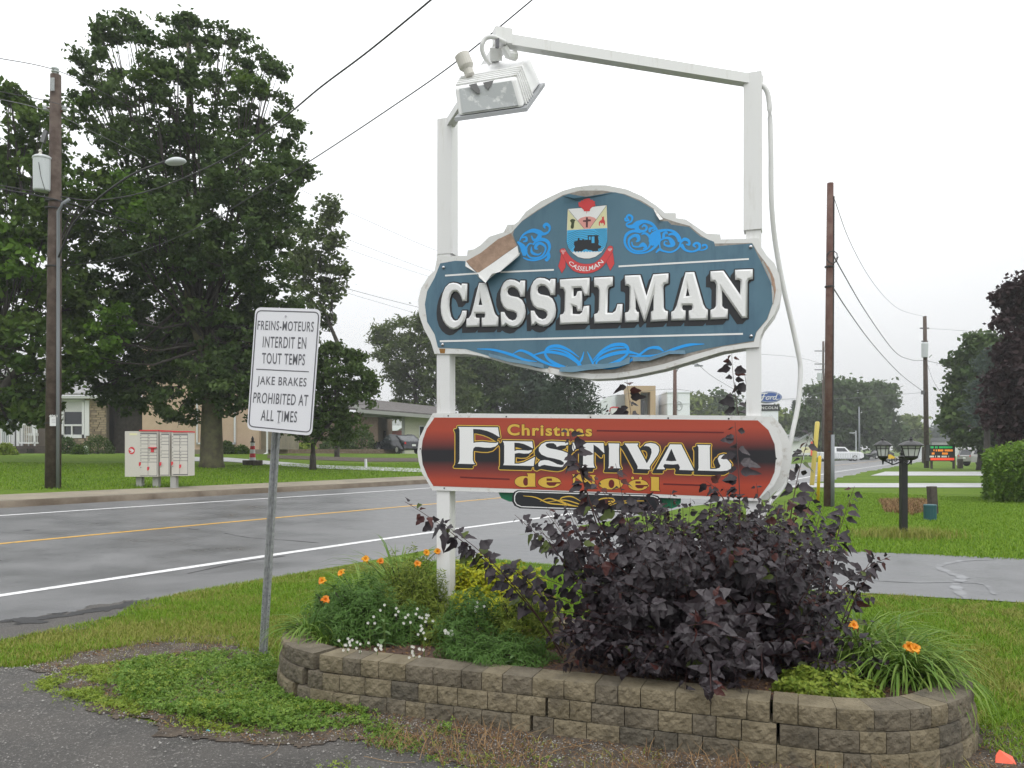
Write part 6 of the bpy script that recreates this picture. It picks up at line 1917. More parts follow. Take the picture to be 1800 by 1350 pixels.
# ------------------------------------------------------------------ utility poles, wires, lamps
def wood_pole(name, label, px_b, py_b, px_t, py_t, r, material='wood_pole', Y=None, group=None):
    b = gp(px_b, py_b) if Y is None else far_base(px_b, Y)
    tp = at(px_t, py_t, b.y)
    t = thing(name, label, 'utility pole', tuple(b), group)
    mb = MB(); mb.tube([b - Vector((0, 0, .3)), b.lerp(tp, .5), tp], [r * 1.08, r * .95, r * .72], n=14)
    build('pole', mb, material, t, smooth=True)
    return t, b, tp
up, ub, ut = wood_pole('utility_pole', 'weathered wooden utility pole with grey transformer left of the mailboxes', 93, 858, 98, 132, .17)
UY = ub.y
def ua(px, py, dy=0.0): return at(px, py, UY + dy)
mb = MB(); mb.lathe(ua(97, 132), [(.05, 0), (.05, .06), (.09, .07), (.09, .10), (.05, .11), (.085, .14), (.085, .17), (.03, .2)], 10); build('insulator', mb, 'transformer', up)
mb = MB(); c = ua(75, 337, -.12); mb.lathe(c, [(.0, 0), (.19, 0), (.21, .03), (.215, .78), (.23, .80), (.23, .83), (.18, .87), (0, .89)], 18); tr_ = build('transformer', mb, 'transformer', up, smooth=False)
mb = MB(); c = ua(71, 274, -.12); mb.lathe(c, [(.035, 0), (.05, .04), (.03, .08), (.05, .12), (.02, .16)], 8); build('bushing', mb, 'mailbox', tr_)
mb = MB(); mb.tube([ua(68, 285, -.36), ua(72, 310, -.37), ua(79, 334, -.33)], .008, n=5); build('ground_wire', mb, 'wire', tr_)
mb = MB(); mb.box(ua(90, 290, -.02), (.18, .06, .07)); mb.box(ua(90, 322, -.02), (.18, .06, .07)); build('bracket', mb, 'transformer', tr_)
mb = MB(); mb.box(ua(78, 240, -.12), (.10, .08, .3), ry=.3); mb.tube([ua(72, 262, -.1), ua(80, 235, -.1), ua(94, 232, -.05)], .01, n=5); build('fuse_cutout', mb, 'wire_grey', up)
mb = MB(); mb.tube([ua(82, 190), ua(112, 190)], .02, n=6); mb.box(ua(106, 196), (.16, .04, .04), ry=-.5); build('insulator_arm', mb, 'wood_red', up)
for x in (80, 113):
    mb = MB(); mb.lathe(ua(x, 195), [(.03, 0), (.07, .03), (.04, .06), (.07, .09), (.03, .13)], 8); build('insulator', mb, 'transformer', up)
mb = MB(); mb.box(ua(92, 148, -.16), (.10, .02, .32)); build('metal_plate', mb, 'galv', up)
mb = MB(); mb.tube([ua(101.5, 858, -.15), ua(102, 600, -.13), ua(102.5, 372, -.12), ua(110, 358, -.12), ua(122, 350, -.12)], .040, n=10); build('riser_conduit', mb, 'conduit_grey', up, smooth=True)
mb = MB(); mb.tube([ua(86, 858, -.1), ua(87, 500, -.1), ua(88, 250, -.08)], .012, n=5); build('ground_wire', mb, 'conduit_grey', up)
for y in (745, 470, 355, 368):
    mb = MB(); mb.lathe(ua(94, y), [(.19, 0), (.19, .03)], 14); build('strap', mb, 'wire', up)
mb = MB(); mb.box(ua(93, 741, -.19), (.15, .01, .22)); nt = build('notice', mb, 'trim_white', up)
def flatplane(Y):
    return lambda px, py, off=0.0: at(px, py, Y - off)
text_on('number_tag', '4061', [(86, 729), (101, 729), (101, 733.5), (86, 733.5)], 'trim_white', 0, up, plane=flatplane(UY - .20), bold=.03)
mb = MB()
for k in range(3): mb.box(ua(94, 737 + 3 * k, -.198), (.09, .002, .006))
build('notice_print', mb, 'sign_grey', nt)
sa = MB(); sa.tube([ua(x, y, dy) for x, y, dy in smooth_line([(103, 452, -.15), (112, 430, -.3), (130, 392, -.6), (165, 356, -1.0), (200, 328, -1.3), (240, 303, -1.6), (292, 283, -1.8)], 5)], .024, n=8)
build('lamp_arm', sa, 'wire', up, smooth=True)
mb = MB(); c = ua(309, 283, -1.95)
mb.lathe((0, 0, 0), [(.0, -.06), (.12, -.055), (.15, -.02), (.13, .02), (.07, .055), (0, .06)], 14)
mb.v = [(c.x + v[0] * 1.6, c.y + v[1] * 1.0, c.z + v[2] * 1.15 + v[0] * .16) for v in mb.v]
build('lamp_head', mb, 'transformer', up, smooth=True)
mb = MB()
for s_, (x, y) in enumerate(((118, 368), (125, 380), (132, 372))): mb.tube([ua(106, 356, -.1), ua(x - 4, y - 8, -.15), ua(x + 8, y, -.1)], .012, n=5)
build('cable_loop', mb, 'wire', up)

p1, p1b, p1t = wood_pole('utility_pole', 'reddish brown utility pole with yellow guards close behind the sign conduit', 1456, 892, 1459.5, 322, .11, 'wood_red')
PY1 = p1b.y
mb = MB(); mb.tube([at(1463.5, 890, PY1 - .12), at(1463.5, 764, PY1 - .1)], .05, n=10); build('riser_conduit', mb, 'conduit_grey', p1, smooth=True)
mb = MB(); mb.tube([at(1464, 764, PY1 - .1), at(1465, 560, PY1 - .08), at(1466, 345, PY1 - .06)], .018, n=8); build('cable', mb, 'wire', p1)
mb = MB(); mb.tube([at(1463 + 1.5 * math.sin(k * .9) + 9 * (math.cos(k * .7)), 452 + 11 * math.sin(k * .7), PY1 - .15) for k in range(20)], .010, n=5); build('cable_coil', mb, 'wire', p1)
for y in (760, 470, 505): 
    mb = MB(); mb.lathe(at(1458, y, PY1), [(.12, 0), (.12, .03)], 12); build('strap', mb, 'wire', p1)
for (xa, ya, xb, yb, r_, m_, lb) in ((1427, 852, 1437, 741, .062, 'yellow_pale', 'tall pale yellow guy wire guard leaning beside the red brown pole'), (1437.5, 882, 1441, 801, .045, 'yellow_plastic', 'short bright yellow guy wire guard at the foot of the pole')):
    Yg = gp(xa, ya).y if ya > 860 else 24.5
    b = gp(xa, ya) if ya > 860 else Vector(at(xa, ya, 33)); 
    b.z = g(b.x, b.y); tp = at(xb, yb, b.y)
    t = thing('guy_guard', lb, 'wire guard', tuple(b))
    mb = MB(); mb.tube([b, b.lerp(tp, .98), tp], [r_ * b.y / 22 , r_ * b.y / 22, r_ * b.y / 22 * .7], n=10); build('guard', mb, m_, t, smooth=True)
    mb = MB(); mb.tube([tp, at(1458, 520, PY1)], .006, n=4); build('guy_wire', mb, 'wire_grey', t)
p2, p2b, p2t = wood_pole('utility_pole', 'second brown utility pole on the right beside the message board', 1629, 822.5, 1625.5, 556, .19, 'wood_pole')
P2Y = p2b.y
mb = MB(); mb.lathe(at(1625.5, 628, P2Y - .25), [(0, 0), (.24, 0), (.26, 1.1), (.2, 1.2), (0, 1.22)], 12); build('transformer', mb, 'transformer', p2)
for q_ in ((1625.5, 600, (.5, .1, .1)), (1625, 577, (.7, .1, .1)), (1623, 690, (.3, .2, .3))):
    mb = MB(); mb.box(at(q_[0], q_[1], P2Y), q_[2]); build('insulator_arm', mb, 'wire_grey', p2)
p3, p3b, p3t = wood_pole('utility_pole', 'dark utility pole half hidden left of the right tree', 1674, 816, 1674, 700, .2, 'wood_pole', Y=95)
p4, p4b, p4t = wood_pole('utility_pole', 'dark metal street pole standing between the boards of the sign', 1186, 800, 1186.5, 610, .24, 'wood_red', Y=90)
mb = MB(); mb.tube([at(x, y, 90) for x, y in smooth_line([(1188, 655), (1195, 645), (1208, 641), (1222, 640), (1230, 642)], 4)], .06, n=6); mb.box(at(1228, 643, 90), (.9, .3, .15)); build('lamp_arm', mb, 'conduit_grey', p4)
p5, p5b, p5t = wood_pole('utility_pole', 'thin utility pole with crossarms just left of the red brown pole', 1447, 800, 1447, 600, .16, 'wood_pole', Y=105)
for y in (617, 640, 650):
    mb = MB(); mb.box(at(1442, y, 104.8), (1.5, .12, .12)); build('insulator_arm', mb, 'wire_grey', p5)
mb = MB(); mb.lathe(at(1441, 668, 104.6), [(0, 0), (.35, 0), (.35, .9), (0, .95)], 10); build('transformer', mb, 'transformer', p5)
p6, p6b, p6t = wood_pole('utility_pole', 'far thin grey pole before the broad green trees', 1511, 800, 1510, 715, .14, 'conduit_grey', Y=120)
sp_b = far_base(1505, 110)
t = thing('parking_light', 'pale steel light pole with a side arm by the dealership fence', 'light pole', tuple(sp_b))
mb = MB(); mb.tube([sp_b, at(1504.5, 757, 110)], .07, n=8); mb.box(at(1499, 761, 110), (.9, .1, .1)); build('pole', mb, 'transformer', t)
_ = [mb := MB(), mb.box(sp_b + Vector((0, 0, .3)), (.6, .6, .6))]; build('foot', mb, 'concrete_pale', t)

def wire(name, label, pts, r, m='wire'):
    """pts: (px, py, distance)"""
    P = []
    for x, y, Y in pts: P.append((x, y, 1 / Y))
    P = smooth_line(P, 8)
    mb = MB(); mb.tube([at(p[0], p[1], 1 / p[2]) for p in P], r, n=5)
    o = build(name, mb, m); tag(o, label, 'wire')
wire('overhead_wire', 'thick black service cable curving from the pole up over the road', [(-20, 322, 19), (104, 345, UY), (168, 352, 19.5), (250, 339, 18.5), (330, 310, 17), (420, 265, 15.5), (500, 206, 14), (565, 152, 13), (650, 88, 12), (757, 0, 11), (800, -40, 10.5)], .014)
wire('overhead_wire', 'straight cable rising from the pole foot strap to the top of the photo', [(107, 469, UY), (225, 449, 18.5), (340, 404, 16), (440, 347, 14), (545, 283, 12.5), (680, 194, 11), (800, 110, 10), (935, 0, 9), (980, -40, 8.6)], .008)
wire('overhead_wire', 'topmost line over the utility pole running down to the right', [(-20, 99, 17), (97, 123, UY), (200, 172, 24), (330, 237, 30), (500, 320, 40), (640, 385, 52), (772, 442, 66), (900, 480, 90)], .009)
wire('overhead_wire', 'second line from the pole insulators, upper of the pair', [(-20, 157, 17), (113, 186, UY), (220, 238, 25), (340, 303, 31), (500, 375, 42), (640, 432, 55), (760, 477, 68), (900, 520, 90)], .009)
wire('overhead_wire', 'second line from the pole insulators, lower of the pair', [(-20, 170, 17), (80, 194, UY), (180, 240, 24), (340, 320, 32), (500, 395, 43), (640, 448, 56), (760, 488, 68), (900, 530, 90)], .009, 'wire_grey')
wire('overhead_wire', 'telephone line leaving the pole below the transformer', [(-20, 328, 18), (104, 352, UY), (200, 380, 25), (340, 424, 32), (500, 474, 44), (620, 510, 56), (735, 540, 68), (900, 580, 90)], .016)
wire('overhead_wire', 'lower telephone line just under the first one', [(106, 372, UY), (240, 410, 27), (400, 458, 37), (560, 500, 50), (640, 524, 58), (735, 552, 68)], .010)
wire('overhead_wire', 'uppermost line between the two right poles', [(1465, 345, PY1), (1492, 420, 27), (1530, 490, 37), (1575, 540, 50), (1625, 557, P2Y)], .009, 'wire_grey')
wire('overhead_wire', 'heavy sagging line between the two right poles', [(1464, 447, PY1), (1482, 480, 27), (1520, 545, 37), (1570, 615, 50), (1600, 632, 58), (1626, 634, P2Y)], .018)
wire('overhead_wire', 'lowest line between the two right poles', [(1464, 505, PY1), (1490, 545, 27), (1530, 600, 37), (1580, 655, 50), (1625, 690, P2Y)], .016)
wire('overhead_wire', 'line from the second right pole toward the purple maple', [(1627, 577, P2Y), (1700, 582, 45), (1820, 593, 33)], .009, 'wire_grey')
wire('overhead_wire', 'cable from the second right pole to the right tree', [(1629, 634, P2Y), (1690, 648, 58)], .016)
wire('overhead_wire', 'slack cable dropping from the second right pole into the right tree', [(1630, 640, P2Y), (1640, 668, 62), (1655, 690, 60), (1672, 697, 58)], .014, 'wire_grey')
wire('overhead_wire', 'thin line crossing behind the dealership sign', [(1050, 700, 90), (1180, 684, 90), (1280, 700, 95), (1447, 702, 105), (1625, 690, 100)], .02, 'wire_grey')
wire('overhead_wire', 'slanting line from the street pole up behind the blue board', [(1216, 630, 88), (1250, 660, 92), (1300, 690, 100)], .025, 'wire_grey')
wire('overhead_wire', 'faint line above the dealership oval', [(1340, 702, 100), (1400, 700, 100), (1445, 690, 103)], .02, 'wire_grey')
wire('overhead_wire', 'faint high line right of the conduit', [(1330, 622, 90), (1400, 628, 95), (1447, 640, 104)], .018, 'wire_grey')

# ---- garden lamp post with two lanterns
lb = gp(1588, 945); LY = lb.y
lamp2 = thing('garden_lamp', 'black garden lamp post with two lanterns on the right lawn', 'lamp post', tuple(lb))
k = LY / F
mb = MB(); mb.box2((lb.x - 5.2 * k, lb.y - .05, 0), (lb.x + 5.2 * k, lb.y + .05, EYE + (HOR - 805) * k)); build('post', mb, 'black_iron', lamp2)
mb = MB(); mb.lathe(at(1586, 805, LY), [(.055, 0), (.07, .02), (.03, .05), (.035, .08), (.02, .11), (.03, .13), (.0, .15)], 10); build('finial', mb, 'black_iron', lamp2)
def lantern(px, py_top, py_bot, w_px, dy, lab):
    c = at(px, py_bot, LY + dy); h = (py_bot - py_top) * (LY + dy) / F; w = w_px * (LY + dy) / F / 2
    l = MB(); l.lathe(c, [(.015, -.10), (.02, -.06), (w * .35, -.05), (w * .62, -.02), (w * .66, .0), (w * .66, .015)], 8); la = build('lantern', l, 'black_iron', lamp2)
    g1 = MB(); g1.lathe(c, [(w * .58, .015), (w * .84, h * .52)], 8); build('glass', g1, 'frosted', la)
    r_ = MB(); r_.lathe(c, [(w * 1.15, h * .52), (w * 1.2, h * .56), (w * 1.0, h * .64), (w * .6, h * .74), (w * .22, h * .78), (w * .12, h * .84), (w * .2, h * .88), (w * .1, h * .93), (w * .12, h * .96), (.0, h)], 12); build('roof', r_, 'black_iron', la)
    b_ = MB()
    for q in range(8):
        a = q * math.pi / 4
        b_.tube([Vector(c) + Vector((math.cos(a) * w * .62, math.sin(a) * w * .62, .01)), Vector(c) + Vector((math.cos(a) * w * .9, math.sin(a) * w * .9, h * .53))], .006, n=4)
    ringp = [Vector(c) + Vector((math.cos(a * .785) * w * .84, math.sin(a * .785) * w * .84, h * .40)) for a in range(9)]
    b_.tube(ringp, .005, n=4); build('cage', b_, 'black_iron', la)
    s = MB(); s.tube([Vector(c) + Vector((0, 0, -.05)), Vector(c) + Vector((0, 0, -.13))], .012, n=6); build('drop', s, 'black_iron', la)
lantern(1552, 767, 803, 26, 0, '')
lantern(1601.5, 767, 803, 36, -.35, '')
mb = MB()
mb.tube([at(x, y, LY) for x, y in smooth_line([(1583, 812), (1570, 816), (1560, 812), (1552, 808), (1552, 803)], 5)], .012, n=6)
mb.tube([at(1583, 808, LY), at(1552, 809, LY)], .010, n=6)
mb.tube([at(x, y, LY - .2) for x, y in smooth_line([(1589, 812), (1596, 816), (1601, 810), (1601.5, 803)], 5)], .012, n=6)
for cx_, cy_ in ((1566, 812), (1574, 808), (1594, 810)): mb.tube([at(cx_ + 3 * math.cos(a * .8), cy_ + 3 * math.sin(a * .8), LY) for a in range(9)], .006, n=4)
build('scroll_bracket', mb, 'black_iron', lamp2)
b = far_base(1568, 75); t = thing('yellow_marker', 'yellow cap on a thin rod standing behind the garden lamp', 'marker', tuple(b))
mb = MB(); mb.tube([b, at(1568, 806, 75)], .06, n=6); build('rod', mb, 'wire', t)
mb = MB(); mb.prism([at(x, y, 75) for x, y in ((1563.5, 799), (1566, 799), (1574, 804), (1575.5, 806), (1564, 806.5))], (0, .3, 0)); build('cap', mb, 'yellow_plastic', t)
# leaning wooden stub and teal box
b = gp(1645, 905); t = thing('wood_stub', 'short dark leaning wooden post on the right lawn', 'post', tuple(b))
mb = MB(); beam(mb, b + Vector((0, .1, -.05)), at(1637.5, 855, b.y + .1), .20, .14); build('stub', mb, 'old_wood', t)
b = gp(1635, 915); t = thing('utility_box', 'small teal green utility pedestal before the wooden stub', 'utility box', tuple(b))
mb = MB(); k = b.y / F; mb.lathe(b, [(10.5 * k, 0), (10.5 * k, 24 * k), (11 * k, 24 * k), (11 * k, 27 * k), (9.5 * k, 28.5 * k), (0, 28.5 * k)], 12); build('box', mb, 'teal_box', t)

# ---- community mailboxes
mbx = gp(275, 857); MY = mbx.y; kk = MY / F
mail = thing('mailbox_cluster', 'pale grey community mailbox cluster with red trimmed tops across the road', 'mailboxes', tuple(mbx))
def mod(x0, x1, y0, y1, doors_x, rows, side=None, lab=None, dy=0.0):
    m = MB(); a = at(x0, y1, MY + dy); b = at(x1, y0, MY + dy)
    m.box2((a.x, MY + dy, a.z), (b.x, MY + dy + .42, b.z)); md = build('cabinet', m, 'mailbox', mail)
    if doors_x:
        m = MB(); m.box2((at(doors_x[0][0], 0, MY).x + .005, MY + dy - .003, a.z + .02), (b.x - .01, MY + dy - .001, b.z - .05)); build('door_gap_shade', m, 'sign_grey', md)  # dark sheet behind the doors, painting the shade in the gaps between them
    if doors_x:
        m = MB(); m.box2((at(doors_x[0][0], 0, MY).x, MY + dy - .03, b.z), (b.x + .01, MY + dy + .44, b.z + .035)); build('red_trim', m, 'mail_red', md)
    for (d0, d1) in doors_x:
        yy = y0 + 5
        for r_, h_ in enumerate(rows):
            m = MB(); p = at(d0 + .35, yy + h_ - .45, MY + dy); q = at(d1 - .35, yy + .35, MY + dy)
            m.box2((p.x, MY + dy - .012, p.z), (q.x, MY + dy - .001, q.z)); dd = build('door', m, 'mailbox', md)
            if r_ < 12:
                m = MB(); c = at(d0 + 2.0, yy + h_ * .4, MY + dy); m.box((c.x, MY + dy - .014, c.z), (.018, .006, .022)); build('lock', m, 'sign_grey', dd)
            yy += h_
    return md
R12 = [6.2, 6.0, 6.0, 6.4, 7.8, 6.0, 6.0, 6.0, 26]
m1 = mod(219.5, 277, 758, 838, [(246, 260.5), (260.5, 276)], [5.9, 5.8, 5.8, 8.6, 5.8, 5.8, 5.8, 5.8, 24])
m2 = mod(281, 298, 759, 837, [(281.5, 297)], [5.9, 5.8, 5.8, 11, 5.8, 5.8, 31], dy=.05)
m3 = mod(301.5, 331, 760, 836.5, [(302, 316), (316, 330)], [5.9, 5.6, 5.6, 11, 5.6, 5.6, 5.6, 24], dy=.08)
for x in (246, 275, 306):
    m = MB(); a = at(x - 4.5, 858, MY + .2); b = at(x + 5, 837, MY + .2); m.box2((a.x, MY + .12, a.z - .05), (b.x, MY + .3, b.z)); m.box2((a.x - .04, MY + .05, a.z - .02), (b.x + .04, MY + .36, a.z + .02)); build('leg', m, 'mailbox_shade', mail)
mp = flatplane(MY)
print_on('postal_emblem', [[ell((231.5, 792), 5.6, 6.6, 24)]], 'mail_red', .003, m1, plane=mp)
print_on('postal_emblem', [[[(227.5, 789.5), (231.5, 791.2), (228, 788), (233, 789.5), (236, 792.6), (232.5, 795.5), (228.2, 795.6), (231.5, 793.2), (227.5, 791.2)]]], 'trim_white', .005, m1, plane=mp)
print_on('label', [[[(227.5, 761.5), (241, 761.5), (241, 765), (227.5, 765)]]], 'crest_yellow', .003, m1, plane=mp)
m = MB(); a = at(262.5, 788, MY); b = at(276, 786, MY); m.box2((a.x, MY - .06, a.z), (b.x, MY - .012, b.z)); a = at(266, 795, MY); b = at(271, 788, MY); m.box2((a.x, MY - .03, a.z), (b.x, MY - .013, b.z)); build('mail_slot', m, 'mail_red', m1)
for x, y in ((246, 816), (260.5, 824), (282, 816), (302.5, 815), (316.8, 820)):
    print_on('key_label', [[[(x - 2, y - 3.4), (x + 2, y - 3.6), (x + 1.6, y + 1), (x - .4, y + 3.4), (x - 2, y + 3)]]], 'mail_red', .014 if x < 280 else -.03, m1 if x < 280 else m3, plane=mp if x < 280 else flatplane(MY - .045 + 0.0))

# ------------------------------------------------------------------ houses across the road
HY = gp(140, 797).y + 1.0; hz = g(at(140, 797, HY).x, HY)
hk = HY / F
house = thing('stone_house', 'low stone faced bungalow with grey shingles and white porch rails at the left', 'house', (at(100, 797, HY).x, HY, hz))
def hx(px): return (px - 900) * HY / F
def hzv(py): return EYE + (HOR - py) * HY / F
def wallbox(mb, x0, x1, y0, y1, d0=0.0, d1=.3, Yb=None):
    Yb = Yb or HY
    kx = Yb / F
    mb.box2(((x0 - 900) * kx, Yb + d0, EYE + (HOR - y1) * kx), ((x1 - 900) * kx, Yb + d1, EYE + (HOR - y0) * kx))
m = MB(); wallbox(m, -140, 24, 697, 800); wallbox(m, 24, 40, 697, 733); wallbox(m, 42, 112, 697, 800); wallbox(m, 112, 150, 697, 704); wallbox(m, 112, 150, 766, 800); wallbox(m, 150, 188, 697, 800)
w_ = build('wall', m, 'mortar', house)
m = MB(); wallbox(m, 188, 262, 702, 802, 1.0, 5); build('dark_siding', m, 'bark_dark', house)
m = MB(); wallbox(m, -140, 262, 690, 800, 5, 5.2); build('back_wall', m, 'mortar', house)
# stones
smesh = []
for k in range(10):
    wv = random.uniform(.28, .62); hv = .135
    v = [(x * wv / 2 + random.uniform(-.012, .012), y * .03, z * hv / 2 + random.uniform(-.008, .008)) for x in (-1, 1) for y in (-1, 1) for z in (-1, 1)]
    me = bpy.data.meshes.new('stone'); me.from_pydata(v, [], [(0, 1, 3, 2), (4, 6, 7, 5), (0, 4, 5, 1), (2, 3, 7, 6), (0, 2, 6, 4), (1, 5, 7, 3)]); me.materials.append(MATS['stone' if k < 7 else 'stone_dark']); smesh.append((me, wv))
def stones(x0, x1, y0, y1):
    z = hzv(y1) + .08; zt = hzv(y0)
    while z < zt:
        x = hx(x0)
        while x < hx(x1) - .12:
            me, wv = random.choice(smesh)
            s_ = 1.0
            if x + wv > hx(x1): s_ = max(.2, (hx(x1) - x) / wv)
            o = bpy.data.objects.new('stone', me); o.location = Vector((x + wv * s_ / 2, HY - .012 - random.random() * .015, z)) - parent_loc(w_); o.scale = (s_ * .95, 1, 1)
            link(o, w_); x += wv * s_ + .02
        z += .16
stones(151, 187, 700, 796); stones(112, 150, 768, 796); stones(43, 56, 732, 782); stones(-5, 24, 700, 730)
m = MB()
for (x0, x1, y0, y1) in ((109, 113, 704, 770), (145, 149, 704, 770), (109, 149, 702, 706), (109, 152, 764, 770), (112, 146, 746, 749), (126, 128, 749, 764)): wallbox(m, x0, x1, y0, y1, -.08, .05)
wallbox(m, 150, 158, 704, 766, -.10, -.02)
wf = build('window', m, 'trim_white', house)
m = MB(); wallbox(m, 113, 146, 705, 766, .05, .08); build('glass', m, 'dark_glass', wf)
m = MB(); wallbox(m, 113, 146, 706, 724, .02, .04); build('blind', m, 'frosted', wf)
m = MB(); wallbox(m, 112, 190, 697, 701, -.5, -.2); wallbox(m, 186, 262, 699, 703, -.2, .2); wallbox(m, -140, 60, 690, 694, -.9, -.6); build('gutter', m, 'trim_white', house)
m = MB(); wallbox(m, 5, 24, 733, 790, -.05, .05); dr_ = build('door', m, 'door_teal', house)
m = MB(); wallbox(m, 21, 27, 731, 790, -.1, 0); wallbox(m, 30, 36, 731, 790, -.1, 0); wallbox(m, 38, 41, 731, 790, -.1, 0); wallbox(m, 2, 5, 731, 790, -.1, 0); build('door_frame', m, 'trim_white', dr_)
# roof
m = MB(); e = -.6
y_e = HY - .6; zr0 = hzv(697) + .05; zr1 = hzv(616)
m.prism([Vector((hx(-160), y_e, zr0)), Vector((hx(270), y_e, zr0)), Vector((hx(262), HY + 6, zr0 + 2.5)), Vector((hx(-160), HY + 6, zr0 + 2.5))], (0, 0, .08)); rf = build('roof', m, 'shingle', house)
mb = MB()
for r_ in range(16):
    f = r_ / 16; y_ = y_e + 6.6 * f; z_ = zr0 + 2.5 * f + .085
    x = hx(-155) + (r_ % 2) * .15
    mb.box(((hx(-155) + hx(262)) / 2, y_ + .2, z_ + .09), (hx(262) - hx(-155), .42, .025), rx=math.atan2(2.5, 6.6))
o = build('shingle_courses', mb, 'shingle', rf); tag(o, kind='stuff')
# front gable over the porch
gm = MB(); gp_ = [at(-70, 688, HY - 1.2), at(75, 688, HY - 1.2), at(56, 655, HY - 1.2), at(48, 634, HY - 1.2)]
gm.prism([at(-10, 686, HY - 1.2), at(86, 686, HY - 1.2), at(44, 634, HY - 1.2)], (0, .15, 0)); build('gable', gm, 'siding_grey', house)
gm = MB(); beam(gm, at(-16, 678, HY - 1.25), at(44, 632, HY - 1.25), .12, .16); beam(gm, at(44, 632, HY - 1.25), at(92, 672, HY - 1.25), .12, .16); wallbox(gm, -40, 92, 686, 691, -1.3, -1.1); build('gable_trim', gm, 'trim_white', house)
gm = MB(); gm.add([at(-22, 680, HY - 1.4), at(44, 629, HY - 1.4), at(44, 629, HY - 1.4) + Vector((0, 4, 0)), at(-22, 680, HY - 1.4) + Vector((0, 4, 0)), at(96, 672, HY - 1.4), at(96, 672, HY - 1.4) + Vector((0, 4, 0))], [(0, 1, 2, 3), (1, 4, 5, 2)]); build('gable_roof', gm, 'shingle', house)
# porch and rails
pz = hzv(784)
m = MB(); m.box2((hx(-60), HY - 1.6, hz - .1), (hx(112), HY, pz)); build('porch', m, 'old_wood', house)
m = MB(); m.box2((hx(20), HY - 2.4, hz - .1), (hx(85), HY - 1.6, pz - .18)); build('step', m, 'bark_dark', house)
m = MB()
for x in (2, 41, 56, 84): wallbox(m, x - 1.2, x + 1.2, 744, 784, -1.5, -1.42)
for x0, x1 in ((-60, 41), (56, 90)): wallbox(m, x0, x1, 746, 748.5, -1.5, -1.42); wallbox(m, x0, x1, 778, 780, -1.5, -1.42)
rl = build('railing', m, 'trim_white', house)
bal = bpy.data.meshes.new('baluster'); mm = MB(); mm.box((0, 0, 0), (.035, .035, 31 * hk)); bal.from_pydata(mm.v, [], mm.f); bal.materials.append(MATS['trim_white'])
for x in [4 + 3 * k for k in range(13)] + [58 + 3 * k for k in range(11)] + [-2 - 3 * k for k in range(8)]:
    o = bpy.data.objects.new('baluster', bal); o.location = Vector((hx(x), HY - 1.46, hzv(763))) - parent_loc(rl); link(o, rl)
t = thing('lawn_chair', 'white plastic chair on the porch behind the pole', 'chair', (hx(70), HY - .8, pz))
m = MB(); wallbox(m, 64, 77, 762, 766, -1.0, -.6); build('seat', m, 'trim_white', t)
m = MB(); wallbox(m, 65, 74, 748, 762, -.62, -.58); build('backrest', m, 'trim_white', t)
m = MB()
for x in (65, 75): wallbox(m, x, x + 1.5, 766, 784, -1.0, -.95)
build('leg', m, 'trim_white', t)
m = MB(); a = gp(150, 803); m.box2((hx(140), HY - 1.9, hz - .1), (hx(216), HY - 1.7, hz + .16)); o = build('timber_edging', m, 'old_wood', loc=(a.x, HY - 1.8, hz)); tag(o, 'dark timber edging along the front of the stone house bed', 'edging')
shrub(172, 798, 56, 32, 'rounded olive shrub under the stone pier', 'leaf_small', leaf=.06)
shrub(118, 798, 34, 30, 'dark shrub below the picture window', 'leaf_maple', leaf=.06)
shrub(140, 799, 26, 16, 'low brownish shrub between the two window shrubs', 'leaf_left', leaf=.05)
shrub(150, 799, 10, 14, 'pale flowering plant at the window corner', 'broad', leaf=.04, n=400, fl='petal_white')
shrub(8, 800, 40, 20, 'lime green low shrub at the porch corner', 'lime', leaf=.06)

# tan house
TY = gp(430, 800).y + 3; tz = g((430 - 900) / F * TY, TY); tk = TY / F
tan_h = thing('tan_house', 'plain tan stucco house with white downspout behind the big maple', 'house', ((430 - 900) * tk, TY, tz))
m = MB(); wallbox(m, 250, 455, 600, 798, 0, 6, TY); build('wall', m, 'stucco', tan_h)
m = MB(); wallbox(m, 455, 476, 640, 790, .4, 6, TY); wallbox(m, 250, 470, 790, 800, -.1, 0, TY); build('foundation', m, 'concrete', tan_h)
m = MB(); wallbox(m, 346, 348.5, 700, 780, -.1, -.02, TY); wallbox(m, 346, 415, 778, 781, -.1, -.02, TY); wallbox(m, 412, 415, 700, 780, -.1, -.02, TY); build('trim', m, 'trim_white', tan_h)
m = MB(); wallbox(m, 349, 411, 704, 777, -.04, -.02, TY); build('garage_door', m, 'stucco', tan_h)
m = MB(); wallbox(m, 469, 471.5, 640, 798, -.12, -.02, TY); m.tube([at(470, 796, TY - .07), at(458, 802, TY - .5)], .05, n=6); build('downspout', m, 'trim_white', tan_h)
m = MB(); m.prism([at(240, 602, TY - .6), at(490, 602, TY - .6), at(480, 560, TY + 4), at(250, 560, TY + 4)], (0, 0, .1)); build('roof', m, 'shingle_dark', tan_h)
m = MB(); wallbox(m, 240, 490, 600, 604, -.7, -.5, TY); build('gutter', m, 'trim_white', tan_h)
shrub(455 - 60, 800, 40, 22, 'green shrub right of the maple trunk', 'leaf_small', Y=TY - 1, leaf=.08)
shrub(425, 800, 26, 14, 'yellowish low shrub at the tan wall', 'leaf_left', Y=TY - 1, leaf=.07)
